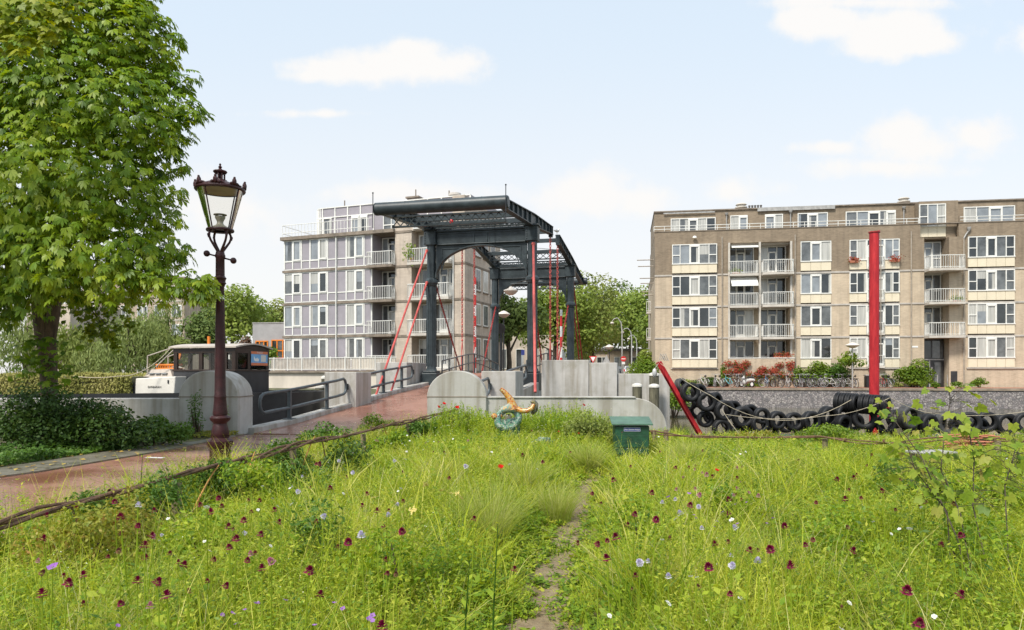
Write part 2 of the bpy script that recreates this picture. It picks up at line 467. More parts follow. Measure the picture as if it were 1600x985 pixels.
LF['tiny'] = leaf_mat('tiny_blossom', [(0.78, 0.77, 0.70), (0.74, 0.70, 0.45), (0.70, 0.62, 0.12)], 0.3, 0.7, 0.1)
LF['pink'] = leaf_mat('dusty_pink_petals', [(0.46, 0.16, 0.24), (0.52, 0.26, 0.32)], 0.3, 0.7, 0.1)


# ------------------------------------------------------------------ mesh helpers
class MB:
    def __init__(s):
        s.v, s.f, s.m, s.k = [], [], [], 0
        s.T = Matrix.Identity(4)

    def add(s, vs, fs):
        b = len(s.v)
        s.v += [s.T @ Vector(p) for p in vs]
        s.f += [tuple(b + i for i in f) for f in fs]
        s.m += [s.k] * len(fs)

    def box(s, x0, x1, y0, y1, z0, z1):
        s.add([(x0, y0, z0), (x1, y0, z0), (x1, y1, z0), (x0, y1, z0), (x0, y0, z1), (x1, y0, z1), (x1, y1, z1), (x0, y1, z1)],
              [(0, 3, 2, 1), (4, 5, 6, 7), (0, 1, 5, 4), (1, 2, 6, 5), (2, 3, 7, 6), (3, 0, 4, 7)])

    def bar(s, p, q, w, h=None, up=(0, 0, 1)):
        p, q = Vector(p), Vector(q)
        h = h or w
        d = (q - p).normalized()
        u = Vector(up)
        if abs(d.dot(u)) > 0.98:
            u = Vector((0, 1, 0))
        a = d.cross(u).normalized() * w / 2
        b = a.cross(d).normalized() * h / 2
        s.add([p - a - b, p + a - b, p + a + b, p - a + b, q - a - b, q + a - b, q + a + b, q - a + b],
              [(0, 1, 2, 3), (7, 6, 5, 4), (0, 4, 5, 1), (1, 5, 6, 2), (2, 6, 7, 3), (3, 7, 4, 0)])

    def tube(s, pts, r, n=8, cap=True):
        pts = [Vector(p) for p in pts]
        k = len(pts)
        rs = r if isinstance(r, (list, tuple)) else [r] * k
        vs, fs = [], []
        prev = None
        for i, p in enumerate(pts):
            d = (pts[min(i + 1, k - 1)] - pts[max(i - 1, 0)])
            d = d.normalized() if d.length > 1e-9 else Vector((0, 0, 1))
            if prev is None:
                u = Vector((0, 0, 1)) if abs(d.z) < 0.9 else Vector((1, 0, 0))
                a = d.cross(u).normalized()
            else:
                a = (prev - d * prev.dot(d)).normalized()
            prev = a
            b = d.cross(a)
            for j in range(n):
                t = 2 * math.pi * j / n
                vs.append(p + (a * math.cos(t) + b * math.sin(t)) * rs[i])
        for i in range(k - 1):
            for j in range(n):
                fs.append((i * n + j, i * n + (j + 1) % n, (i + 1) * n + (j + 1) % n, (i + 1) * n + j))
        if cap:
            fs.append(tuple(range(n - 1, -1, -1)))
            fs.append(tuple((k - 1) * n + j for j in range(n)))
        s.add(vs, fs)

    def lathe(s, prof, n=24, c=(0, 0, 0)):
        vs, fs = [], []
        for r, z in prof:
            for j in range(n):
                t = 2 * math.pi * j / n
                vs.append((c[0] + r * math.cos(t), c[1] + r * math.sin(t), c[2] + z))
        for i in range(len(prof) - 1):
            for j in range(n):
                fs.append((i * n + j, i * n + (j + 1) % n, (i + 1) * n + (j + 1) % n, (i + 1) * n + j))
        s.add(vs, fs)

    def torus(s, Rr, r, c, X, Y, n=24, m=10, sq=1.0):
        """ring in the plane of unit vectors X, Y; sq stretches the section along the axis"""
        c, X, Y = Vector(c), Vector(X).normalized(), Vector(Y).normalized()
        Z = X.cross(Y)
        vs, fs = [], []
        for i in range(n):
            t = 2 * math.pi * i / n
            d = X * math.cos(t) + Y * math.sin(t)
            for j in range(m):
                u = 2 * math.pi * j / m
                vs.append(c + d * (Rr + r * math.cos(u)) + Z * (r * sq * math.sin(u)))
        for i in range(n):
            for j in range(m):
                fs.append((i * m + j, ((i + 1) % n) * m + j, ((i + 1) % n) * m + (j + 1) % m, i * m + (j + 1) % m))
        s.add(vs, fs)

    def ball(s, c, r, n=10, sc=(1, 1, 1)):
        prof = [(max(1e-4, r * math.sin(math.pi * i / n)), -r * math.cos(math.pi * i / n)) for i in range(n + 1)]
        T = s.T
        s.T = T @ Matrix.Translation(Vector(c)) @ Matrix.Diagonal((*sc, 1))
        s.lathe(prof, max(8, n))
        s.T = T

    def prism(s, poly, y0, y1):
        """outline in the x-z plane carried from y0 to y1"""
        n = len(poly)
        vs = [(p[0], y0, p[1]) for p in poly] + [(p[0], y1, p[1]) for p in poly]
        fs = [tuple(range(n)), tuple(range(2 * n - 1, n - 1, -1))]
        fs += [(i, i + n, (i + 1) % n + n, (i + 1) % n) for i in range(n)]
        s.add(vs, fs)

    def build(s, name, mats, parent=None, smooth=False, bevel=0.0, auto=None):
        me = bpy.data.meshes.new(name)
        me.from_pydata([tuple(p) for p in s.v], [], s.f)
        if not isinstance(mats, (list, tuple)):
            mats = [mats]
        for m in mats:
            me.materials.append(MT[m] if isinstance(m, str) else m)
        if len(mats) > 1:
            me.polygons.foreach_set('material_index', s.m)
        import bmesh
        bm = bmesh.new()
        bm.from_mesh(me)
        bmesh.ops.recalc_face_normals(bm, faces=bm.faces)
        bm.to_mesh(me)
        bm.free()
        if smooth:
            me.polygons.foreach_set('use_smooth', [True] * len(me.polygons))
            me.set_sharp_from_angle(angle=R(auto or 40))
        o = bpy.data.objects.new(name, me)
        COL.objects.link(o)
        if parent is not None:
            o.parent = parent
        if bevel:
            b = o.modifiers.new('edge', 'BEVEL')
            b.width = bevel
            b.segments = 2
            b.limit_method = 'ANGLE'
        return o


def np_obj(name, V, Q, m, parent=None, tint=None, smooth=False):
    """one mesh from arrays: V (n,3), Q (k,3 or 4), tint one number per vertex"""
    V = np.asarray(V, dtype=np.float32)
    Q = np.asarray(Q, dtype=np.int32)
    me = bpy.data.meshes.new(name)
    me.vertices.add(len(V))
    me.vertices.foreach_set('co', V.ravel())
    w = Q.shape[1]
    me.loops.add(Q.size)
    me.loops.foreach_set('vertex_index', Q.ravel())
    me.polygons.add(len(Q))
    me.polygons.foreach_set('loop_start', np.arange(0, Q.size, w, dtype=np.int32))
    if smooth:
        me.polygons.foreach_set('use_smooth', np.ones(len(Q), dtype=bool))
    me.update(calc_edges=True)
    if tint is not None:
        a = me.attributes.new('tint', 'FLOAT', 'POINT')
        a.data.foreach_set('value', np.clip(tint, 0, 1).astype(np.float32))
    me.materials.append(m)
    o = bpy.data.objects.new(name, me)
    COL.objects.link(o)
    if parent is not None:
        o.parent = parent
    return o


def tag(o, label, cat=None, group=None, kind=None):
    o['label'] = label
    if cat:
        o['category'] = cat
    if group:
        o['group'] = group
    if kind:
        o['kind'] = kind
    return o


def thing(name, label, cat, loc=(0, 0, 0), rz=0.0, group=None):
    o = bpy.data.objects.new(name, None)
    o.empty_display_size = 0.2
    COL.objects.link(o)
    o.location = loc
    o.rotation_euler = (0, 0, rz)
    return tag(o, label, cat, group)


def struct(o, label):
    o['kind'] = 'structure'
    o['label'] = label
    o['category'] = o.name.split('.')[0].replace('_', ' ')
    return o


KIDS = {}


def dup(root, loc=None, rz=None, label=None, group=None, parent=None, scale=None):
    c = root.copy()
    COL.objects.link(c)
    if parent is not None:
        c.parent = parent
    if loc is not None:
        c.location = loc
    if rz is not None:
        c.rotation_euler = (0, 0, rz)
    if scale is not None:
        c.scale = (scale,) * 3
    if label:
        c['label'] = label
    if group:
        c['group'] = group
    for ch in root.children:
        dup(ch, parent=c)
    return c


# ------------------------------------------------------------------ foliage
def unit(a):
    return a / np.maximum(np.linalg.norm(a, axis=1, keepdims=True), 1e-9)


def leaf_quads(P, N, L, W, axis=None, fold=0.12):
    """pointed leaves: P centre, N facing, L length, W width (arrays)"""
    n = len(P)
    N = unit(N)
    if axis is None:
        axis = rng.normal(size=(n, 3))
    t = unit(axis - N * np.sum(axis * N, axis=1, keepdims=True))
    b = np.cross(N, t)
    L = np.broadcast_to(L, (n,))[:, None]
    W = np.broadcast_to(W, (n,))[:, None]
    V = np.empty((n, 4, 3))
    V[:, 0] = P - t * L * 0.5
    V[:, 1] = P + b * W * 0.5 + N * W * fold + t * L * 0.08
    V[:, 2] = P + t * L * 0.5
    V[:, 3] = P - b * W * 0.5 + N * W * fold + t * L * 0.08
    Q = np.arange(n * 4).reshape(n, 4)
    return V.reshape(-1, 3), Q


def lump_points(lumps, n, shell=0.45):
    """points in the outer part of many lumps (cx,cy,cz,rx,ry,rz), with outward directions"""
    lumps = np.asarray(lumps, float)
    vol = lumps[:, 3] * lumps[:, 4] + lumps[:, 3] * lumps[:, 5] + lumps[:, 4] * lumps[:, 5]
    idx = rng.choice(len(lumps), size=n, p=vol / vol.sum())
    d = unit(rng.normal(size=(n, 3)))
    rad = (1 - shell * rng.random(n) ** 1.6)[:, None]
    Lm = lumps[idx]
    P = Lm[:, :3] + d * Lm[:, 3:6] * rad
    return P, d, idx


def crown_lumps(c, rx, ry, rz, k, size=(0.34, 0.55), low=-0.75):
    out = []
    for _ in range(k):
        while True:
            d = Vector((random.gauss(0, 1), random.gauss(0, 1), random.gauss(0, 1))).normalized()
            if d.z > low:
                break
        f = random.uniform(0.35, 0.78)
        s = random.uniform(*size)
        out.append((c[0] + d.x * rx * f, c[1] + d.y * ry * f, c[2] + d.z * rz * f, rx * s, ry * s, rz * s * 0.8))
    return out


def limbs(mb, base, r0, top, crown, n, spread=0.7):
    """tapered trunk with a few limbs rising into the crown"""
    base, top = Vector(base), Vector(top)
    k = 7
    pts, rs = [], []
    for i in range(k):
        t = i / (k - 1)
        w = 0.10 * (top - base).length * 0.15
        pts.append(base.lerp(top, t) + Vector((random.uniform(-w, w), random.uniform(-w, w), 0)) * (1 if 0 < i else 0))
        rs.append(r0 * (1.25 if i == 0 else 1 - 0.72 * t))
    mb.tube(pts, rs, 10)
    for j in range(n):
        t = random.uniform(0.38, 0.85)
        p = base.lerp(top, t)
        tgt = Vector(random.choice(crown)[:3])
        mid = p.lerp(tgt, 0.5) + Vector((0, 0, -0.06 * (tgt - p).length))
        ra = r0 * (1 - 0.72 * t) * 0.6
        mb.tube([p, p.lerp(mid, 0.5), mid, tgt], [ra, ra * 0.8, ra * 0.55, ra * 0.18], 6)


def tree(name, label, base, h, cx, rx, ry, crown_z, rz, leaf, n, L, trunk_r, group, k=16, bark='bark', droop=0.0, low=-0.8, cat='tree', shell=0.5):
    root = thing(name, label, cat, base, 0, group)
    lum = crown_lumps((cx, 0, crown_z), rx, ry, rz, k, low=low)
    P, d, idx = lump_points(lum, n, shell)
    off = rng.random(len(lum))
    N = d * 0.8 + rng.normal(size=(n, 3)) * 0.55 + np.array([0, -0.1, 0.45])
    ax = None
    if droop:
        P[:, 2] -= droop * rng.random(n) * rz * 0.8
        ax = rng.normal(size=(n, 3)) * 0.35 + np.array([0, 0, -1.0])
        N = d * np.array([1, 1, 0.1]) + rng.normal(size=(n, 3)) * 0.5
    sz = L * rng.uniform(0.7, 1.25, n)
    V, Q = leaf_quads(P, N, sz, sz * (0.28 if droop else 0.62), ax)
    tint = np.clip(0.25 + 0.45 * off[idx] + rng.normal(0, 0.17, n), 0, 1)
    np_obj('crown', V, Q, LF[leaf], root, np.repeat(tint, 4))
    mb = MB()
    limbs(mb, (0, 0, -0.1), trunk_r, (cx * 0.8, 0, crown_z + rz * 0.25), lum, 9)
    mb.build('trunk', bark, root, True)
    return root


def shrub(name, label, base, rx, ry, rz, leaf, n, L, group=None, k=10, cat='shrub', low=-0.1, stems=8, tint0=0.3, lift=0.35, wd=0.55):
    root = thing(name, label, cat, base, 0, group)
    lum = crown_lumps((0, 0, rz * lift), rx, ry, rz * 0.9, k, low=low, size=(0.32, 0.5))
    P, d, idx = lump_points(lum, n, 0.6)
    P[:, 2] = np.maximum(P[:, 2], 0.02 + 0.05 * rng.random(n))
    off = rng.random(len(lum))
    N = d * 0.6 + rng.normal(size=(n, 3)) * 0.6 + np.array([0, 0, 0.5])
    sz = L * rng.uniform(0.65, 1.3, n)
    V, Q = leaf_quads(P, N, sz, sz * wd)
    tint = np.clip(tint0 + 0.4 * off[idx] + rng.normal(0, 0.18, n), 0, 1)
    np_obj('foliage', V, Q, LF[leaf], root, np.repeat(tint, 4))
    mb = MB()
    for _ in range(stems):
        t = Vector(random.choice(lum)[:3])
        b = Vector((t.x * 0.25, t.y * 0.25, -0.03))
        mb.tube([b, b.lerp(t, 0.5) + Vector((0, 0, 0.05 * rz)), t], [0.03 * rz + 0.004, 0.02 * rz + 0.003, 0.003], 5)
    mb.build('stems', 'bark', root, True)
    return root


def smoothstep(a, b, x):
    t = np.clip((x - a) / (b - a), 0, 1)
    return t * t * (3 - 2 * t)


def text_obj(name, body, size, m, parent, loc, rot, extrude=0.002, align='CENTER'):
    cu = bpy.data.curves.new(name, 'FONT')
    cu.body = body
    cu.size = size
    cu.align_x = align
    cu.align_y = 'CENTER'
    cu.extrude = extrude
    cu.materials.append(MT[m])
    tmp = bpy.data.objects.new('lettering_curve', cu)
    COL.objects.link(tmp)
    dg = bpy.context.evaluated_depsgraph_get()
    me = bpy.data.meshes.new_from_object(tmp.evaluated_get(dg))
    bpy.data.objects.remove(tmp)
    o = bpy.data.objects.new(name, me)
    COL.objects.link(o)
    o.parent = parent
    o.location = loc
    o.rotation_euler = rot
    return o


# ------------------------------------------------------------------ camera, sky, sun
cam = bpy.data.cameras.new('camera')
cam.sensor_width = 36
cam.lens = FPX / 1600 * 36
cam.shift_y = (585 - 492.5) / 1600
cam.clip_end = 4000
cam.clip_start = 0.05
co = bpy.data.objects.new('camera', cam)
COL.objects.link(co)
co.location = (0, 0, EYE)
co.rotation_euler = (R(90), 0, 0)
SC.camera = co

SUN_EL, SUN_AZ = 52.0, 215.0      # high, behind the camera and to its left
sl = bpy.data.lights.new('sun', 'SUN')
sl.energy = 1.5
sl.angle = R(11)
sl.color = (1.0, 0.95, 0.87)
so = bpy.data.objects.new('sun', sl)
COL.objects.link(so)
sd = Vector((math.sin(R(SUN_AZ)) * math.cos(R(SUN_EL)), math.cos(R(SUN_AZ)) * math.cos(R(SUN_EL)), math.sin(R(SUN_EL))))
so.rotation_euler = sd.to_track_quat('Z', 'Y').to_euler()

W = bpy.data.worlds.new('World')
SC.world = W
W.use_nodes = True
nt = W.node_tree
N, L = nt.nodes, nt.links
bg = N['Background']
bg.inputs['Strength'].default_value = 0.12
sky = N.new('ShaderNodeTexSky')
sky.sky_type = 'NISHITA'
sky.sun_disc = False
sky.sun_elevation = R(SUN_EL)
sky.sun_rotation = R(SUN_AZ)
sky.air_density = 1.0
sky.dust_density = 1.5
tc = N.new('ShaderNodeTexCoord')
sp = N.new('ShaderNodeSeparateXYZ')
L.new(tc.outputs['Generated'], sp.inputs['Vector'])


def wm(op, a, b=None, c=None):
    n = N.new('ShaderNodeMath')
    n.operation = op
    for i, x in enumerate((a, b, c)):
        if x is None:
            continue
        if isinstance(x, (int, float)):
            n.inputs[i].default_value = x
        else:
            L.new(x, n.inputs[i])
    return n.outputs[0]


yy = wm('MAXIMUM', sp.outputs['Y'], 0.08)
dx = wm('DIVIDE', sp.outputs['X'], yy)
dz = wm('DIVIDE', sp.outputs['Z'], yy)
cm = N.new('ShaderNodeCombineXYZ')
L.new(dx, cm.inputs['X'])
L.new(dz, cm.inputs['Y'])


def wnoise(scale, detail, rough, off=0.0):
    n = N.new('ShaderNodeTexNoise')
    n.inputs['Scale'].default_value = scale
    n.inputs['Detail'].default_value = detail
    n.inputs['Roughness'].default_value = rough
    m = N.new('ShaderNodeMapping')
    m.inputs['Location'].default_value = (off, off * 0.7, 0)
    L.new(cm.outputs['Vector'], m.inputs['Vector'])
    L.new(m.outputs['Vector'], n.inputs['Vector'])
    return n


nA = wnoise(7.0, 7, 0.58, 3.1)
nB = wnoise(24.0, 5, 0.6, 9.7)
fl = wm('SUBTRACT', wm('ADD', wm('MULTIPLY', nA.outputs['Fac'], 1.25), wm('MULTIPLY', nB.outputs['Fac'], 0.55)), 0.90)
# clouds: where they stand in the sky and how far they spread
CL = [(560, 110, 135, 22, 1.0), (625, 100, 115, 36, 1.0), (680, 105, 80, 26, 1.0), (640, 78, 60, 20, 1.0), (500, 118, 75, 14, 0.9),
      (1285, 32, 70, 27, 1.0), (1400, 45, 80, 32, 1.0), (1440, 65, 70, 20, 1.0), (1370, 72, 55, 22, 0.9), 
      (1400, 212, 60, 42, 1.0), (1450, 232, 110, 32, 1.0), (1520, 215, 60, 35, 0.9), (1290, 230, 55, 12, 0.7), (1400, 262, 130, 16, 0.7),
      (915, 300, 85, 38, 0.9), (1000, 315, 90, 30, 0.8), (1150, 300, 60, 22, 0.6), (620, 300, 170, 22, 0.7), (500, 178, 80, 7, 0.5),
      (1350, 4, 190, 12, 0.6), (380, 330, 120, 40, 0.6), (1700, 60, 140, 40, 0.9), (-80, 120, 150, 50, 0.9)]
msk = None
for (px, py, a, b_, s) in CL:
    ex = wm('DIVIDE', wm('SUBTRACT', dx, (px - 800) / FPX), a / FPX)
    ez = wm('DIVIDE', wm('SUBTRACT', dz, (585 - py) / FPX), b_ / FPX)
    d = wm('SQRT', wm('ADD', wm('MULTIPLY', ex, ex), wm('MULTIPLY', ez, ez)))
    v = wm('MULTIPLY', wm('SUBTRACT', 1.15, d), s)
    msk = v if msk is None else wm('SMOOTH_MAX', msk, v, 0.25)
m2 = wm('ADD', msk, wm('MULTIPLY', fl, 1.9))
mr = N.new('ShaderNodeMapRange')
mr.interpolation_type = 'SMOOTHSTEP'
mr.inputs['From Min'].default_value = -0.08
mr.inputs['From Max'].default_value = 0.70
L.new(m2, mr.inputs['Value'])
# a thin bright veil, thickest towards the horizon
vl = N.new('ShaderNodeMapRange')
vl.inputs['From Min'].default_value = 0.0
vl.inputs['From Max'].default_value = 0.60
vl.inputs['To Min'].default_value = 0.96
vl.inputs['To Max'].default_value = 0.84
L.new(dz, vl.inputs['Value'])
vcol = N.new('ShaderNodeMix')
vcol.data_type = 'RGBA'
vh = N.new('ShaderNodeMapRange')
vh.interpolation_type = 'SMOOTHSTEP'
vh.inputs['From Min'].default_value = 0.10
vh.inputs['From Max'].default_value = 0.55
L.new(dz, vh.inputs['Value'])
L.new(vh.outputs['Result'], vcol.inputs['Factor'])
vcol.inputs['A'].default_value = (2.66, 2.63, 2.58, 1)
vcol.inputs['B'].default_value = (2.20, 2.48, 2.70, 1)
mxv = N.new('ShaderNodeMix')
mxv.data_type = 'RGBA'
L.new(vl.outputs['Result'], mxv.inputs['Factor'])
L.new(sky.outputs['Color'], mxv.inputs['A'])
L.new(vcol.outputs['Result'], mxv.inputs['B'])
mxc = N.new('ShaderNodeMix')
mxc.data_type = 'RGBA'
L.new(mr.outputs['Result'], mxc.inputs['Factor'])
L.new(mxv.outputs['Result'], mxc.inputs['A'])
CLV = 2.80
mxc.inputs['B'].default_value = (CLV, CLV * 0.985, CLV * 0.97, 1)
L.new(mxc.outputs['Result'], bg.inputs['Color'])

SC.view_settings.view_transform = 'Standard'
SC.view_settings.look = 'None'
SC.view_settings.exposure = 1.55
SC.view_settings.gamma = 1
SC.cycles.use_denoising = True
SC.cycles.max_bounces = 6
SC.cycles.transparent_max_bounces = 8
SC.cycles.diffuse_bounces = 3
SC.cycles.glossy_bounces = 3
SC.cycles.caustics_reflective = False
SC.cycles.caustics_refractive = False
SC.cycles.sample_clamp_indirect = 6

# ------------------------------------------------------------------ ground and water
WATER = -1.15


def ground_z(X, Y):
    t = smoothstep(3.0, 5.0, X)
    e0 = 17.55 * (1 - t) + 15.4 * t
    e1 = 18.2 * (1 - t) + 18.8 * t
    z = -1.9 * smoothstep(e0, e1, Y)
    bumps = 0.035 * np.sin(X * 1.7 + 0.6 * Y) * np.sin(Y * 1.3 - 0.4 * X)
    inbed = smoothstep(-3.2, -2.2, X) * (1 - smoothstep(14, 15.5, Y))
    return z + bumps * inbed - 0.012


gx = np.concatenate([np.linspace(-60, -12, 13), np.linspace(-11.5, 16, 112), np.linspace(17, 60, 12)])
gy = np.concatenate([np.linspace(-30, 0, 11), np.linspace(0.5, 20, 80)])
GX, GY = np.meshgrid(gx, gy)
GZ = ground_z(GX, GY)
V = np.stack([GX, GY, GZ], -1).reshape(-1, 3)
nx, ny = len(gx), len(gy)
ii, jj = np.meshgrid(np.arange(nx - 1), np.arange(ny - 1))
q = (jj * nx + ii).ravel()
Q = np.stack([q, q + 1, q + nx + 1, q + nx], 1)
struct(np_obj('garden_ground', V, Q, MT['soil'], smooth=True), 'brown garden soil under the meadow')

mb = MB()
mb.add([(-900, 16, WATER), (900, 16, WATER), (900, 400, WATER), (-900, 400, WATER)], [(0, 1, 2, 3)])
struct(mb.build('water', 'water'), 'calm green brown canal water')

# far banks: the left one is higher, the right one carries a brick pavement
D1 = Vector((0.9397, -0.342))
D2 = Vector((0.9877, -0.1564))
LB0, RB0 = Vector((-19.2, 59.4)), Vector((12.6, 62.0))
N1, N2 = Vector((-0.342, -0.9397)), Vector((-0.1564, -0.9877))


def lpt(u, d):
    p = LB0 + D1 * u + N1 * d
    return (p.x, p.y)


def rpt(u, d):
    p = RB0 + D2 * u + N2 * d
    return (p.x, p.y)


def slab(name, poly, z0, z1, m):
    mb = MB()
    n = len(poly)
    vs = [(p[0], p[1], z1) for p in poly] + [(p[0], p[1], z0) for p in poly]
    mb.add(vs, [tuple(range(n))] + [(i, i + n, (i + 1) % n + n, (i + 1) % n) for i in range(n)])
    return mb.build(name, m)


QD = 4.6
left_edge = [lpt(-120, 2.2), lpt(14.2, 2.2)]
right_edge = [rpt(-8.2, QD), rpt(120, QD)]
poly = [(-900, left_edge[0][1] + 40), left_edge[0], left_edge[1], (1.0, 52.3), (5.6, 53.5), right_edge[0], right_edge[1], (900, right_edge[1][1] - 60), (900, 1500), (-900, 1500)]
struct(slab('far_ground', poly, -2.0, 0.38, 'far_ground'), 'ground of the far bank')
# rubble wall of the right quay, standing just proud of the bank
mb = MB()
a, b = rpt(-8.6, QD + 0.02), rpt(120, QD + 0.02)
a2, b2 = rpt(-8.6, QD + 0.35), rpt(120, QD + 0.35)
mb.add([(a[0], a[1], 0.30), (b[0], b[1], 0.30), (b2[0], b2[1], -1.9), (a2[0], a2[1], -1.9)], [(0, 1, 2, 3)])
struct(mb.build('quay_wall', 'quay_stone'), 'grey rubble stone quay wall above the water')
mb = MB()
a, b, c, d = rpt(-8.6, QD + 0.12), rpt(120, QD + 0.12), rpt(120, QD - 0.45), rpt(-8.6, QD - 0.45)
mb.add([(p[0], p[1], 0.42) for p in (a, b, c, d)] + [(p[0], p[1], 0.24) for p in (a, b, c, d)], [(0, 1, 2, 3), (0, 4, 5, 1), (1, 5, 6, 2), (2, 6, 7, 3), (3, 7, 4, 0), (7, 6, 5, 4)])
struct(mb.build('quay_coping', 'cope'), 'brown stone coping along the quay')
mb = MB()
a, b, c, d = rpt(-8.0, QD - 0.45), rpt(120, QD - 0.45), rpt(120, 0.15), rpt(-8.0, 0.15)
mb.add([(a[0], a[1], 0.405), (b[0], b[1], 0.405), (c[0], c[1], 0.425), (d[0], d[1], 0.425)], [(0, 1, 2, 3)])
struct(mb.build('quay_pavement', 'quay_paving'), 'red brick pavement along the quay')
# terrace of the left bank
poly = [lpt(-9, 2.15), lpt(16.6, 2.15), lpt(16.6, -12), lpt(-9, -12)]
struct(slab('quay_terrace', poly, -1.9, 1.62, 'quay_cream'), 'pale rendered quay wall below the lavender building')
poly = [lpt(-9.05, 2.35), lpt(16.7, 2.35), lpt(16.7, -12.05), lpt(-9.05, -12.05)]
struct(slab('terrace_paving', poly, 1.62, 1.78, 'ledge'), 'dark stained edge of the terrace')
# green bank left of the terrace behind the boat
poly = [lpt(-60, 3.4), lpt(-9.05, 3.4), lpt(-9.05, -6), lpt(-60, -6)]
struct(slab('left_bank', poly, -1.9, 0.9, 'far_ground'), 'grassy left bank behind the boat')

# ------------------------------------------------------------------ ramp, bridge deck, street
BO = Vector((-4.38, 17.4, 0))
BA = Vector((0.2250, 0.9744, 0))
BP = Vector((0.9744, -0.2250, 0))
BROT = math.atan2(-0.2250, 0.9744)


def B(u, s, z):
    return BO + BP * u + BA * s + Vector((0, 0, z))


PS = [-0.3, 0, 2, 5.4, 9, 13.5, 16, 18, 19.15, 20.3, 22.3, 24.8, 29, 33, 37]
PZ = [0.0, 0.0, 0.10, 0.39, 0.72, 1.05, 1.30, 1.50, 1.56, 1.50, 1.30, 1.05, 0.80, 0.62, 0.50]


def deck_z(s):
    return float(np.interp(s, PS, PZ))


def strip(mb, s0, s1, u0, u1, dz_top, dz_bot, n=24):
    """a solid strip of the bridge between s0..s1, u0..u1"""
    vs, fs = [], []
    for i in range(n + 1):
        s = s0 + (s1 - s0) * i / n
        z = deck_z(s)
        zb = dz_bot if dz_bot < -1 else z + dz_bot
        for u, h in ((u0, z + dz_top), (u1, z + dz_top), (u1, zb), (u0, zb)):
            vs.append(B(u, s, h))
    for i in range(n):
        a = i * 4
        for k in range(4):
            fs.append((a + k, a + 4 + k, a + 4 + (k + 1) % 4, a + (k + 1) % 4))
    fs += [(0, 1, 2, 3), (n * 4 + 3, n * 4 + 2, n * 4 + 1, n * 4)]
    mb.add(vs, fs)


mb = MB()
strip(mb, 0.0, 13.9, -2.25, 2.25, 0.0, -1.9)
strip(mb, 24.4, 37, -2.25, 2.25, 0.0, -1.9)
struct(mb.build('bridge_ramp', 'asphalt'), 'wet red asphalt ramp rising to the bridge')
mb = MB()
strip(mb, 13.92, 19.14, -2.0, 2.0, 0.004, -0.35)
strip(mb, 19.16, 24.38, -2.0, 2.0, 0.004, -0.35)
struct(mb.build('bridge_deck', 'quay_paving'), 'reddish deck of the two bridge leaves')
mb = MB()
for (a, b) in ((0.05, 13.88), (24.42, 37)):
    strip(mb, a, b, -2.62, -2.255, 0.13, -1.9)
    strip(mb, a, b, 2.255, 2.62, 0.13, -1.9)
struct(mb.build('kerb', 'concrete', bevel=0.015), 'pale concrete kerb along the ramp')

# the red path that runs from the ramp to the lower left, and its grey pavers
left = [(-6.62, 17.4), (-6.66, 15.5), (-6.75, 13.6), (-7.2, 10.7), (-8.2, 8.0), (-9.6, 5.0), (-12.5, 1.0), (-16, -3)]
right = [(-2.14, 17.4), (-2.9, 15.5), (-3.55, 13.4), (-3.95, 11.0), (-4.25, 8.2), (-4.75, 5.0), (-5.6, 1.0), (-6.6, -3)]
mb = MB()
vs = []
for l, r in zip(left, right):
    vs += [(l[0], l[1], 0.004), (r[0], r[1], 0.004)]
mb.add(vs, [(2 * i, 2 * i + 1, 2 * i + 3, 2 * i + 2) for i in range(len(left) - 1)])
struct(mb.build('path', 'asphalt'), 'wet red asphalt path in the lower left')
mb = MB()
vs = []
for l in left:
    w = 0.95 if l[1] < 15 else 0.25
    vs += [(l[0] - w, l[1] - 0.1, 0.035), (l[0], l[1], 0.03), (l[0] - w, l[1] - 0.1, -0.1), (l[0], l[1], -0.1)]
fs = []
for i in range(len(left) - 1):
    a = i * 4
    fs += [(a, a + 1, a + 5, a + 4), (a + 1, a + 3, a + 7, a + 5), (a, a + 4, a + 6, a + 2)]
mb.add(vs, fs)
struct(mb.build('pavement', 'paver'), 'mossy grey pavers along the red path')
# short white dashes painted on the path
mb = MB()
for (px, py, dxp) in ((430, 695, 10), (242, 716, 9), (640, 625, 7)):
    Y = FPX * 1.5 / (py - 585) if py > 640 else 26.0
    z = 0.009 if py > 640 else deck_z(8.6) + 0.006
    if py <= 640:
        p = B(-0.4, 8.6, z)
        Y = p.y
        c = p
    else:
        c = Vector(((px - 800) / FPX * Y, Y, z))
    d = Vector((0.225, 0.974, 0)) if Y > 12.5 else Vector((0.35, 0.93, 0))
    pp = Vector((d.y, -d.x, 0))
    mb.add([c - pp * 0.18 - d * 0.06, c + pp * 0.18 - d * 0.06, c + pp * 0.18 + d * 0.06, c - pp * 0.18 + d * 0.06], [(0, 1, 2, 3)])
struct(mb.build('path_markings', 'sign_white'), 'short white painted dashes on the path')
# street beyond the bridge
mb = MB()
e = B(0, 36.9, 0)
st_ = [(e.x - 3.5, e.y, 0.51), (e.x + 4.5, e.y, 0.51), (18, 78, 1.0), (30, 130, 1.45), (19, 130, 1.45), (9, 78, 1.0)]
mb.add(st_ + [(p[0], p[1], 0.3) for p in st_], [(0, 1, 2, 5), (5, 2, 3, 4)] + [(i, i + 6, (i + 1) % 6 + 6, (i + 1) % 6) for i in range(6)])
struct(mb.build('street', 'street'), 'street leading away between the two buildings')

# trodden path through the meadow
PATH_C = [(0.02, 1.5), (0.08, 3.0), (0.19, 4.1), (0.42, 5.8), (0.66, 7.3), (0.92, 8.9), (1.25, 10.6), (1.55, 12.0)]


def path_x(Y):
    return np.interp(Y, [p[1] for p in PATH_C], [p[0] for p in PATH_C])


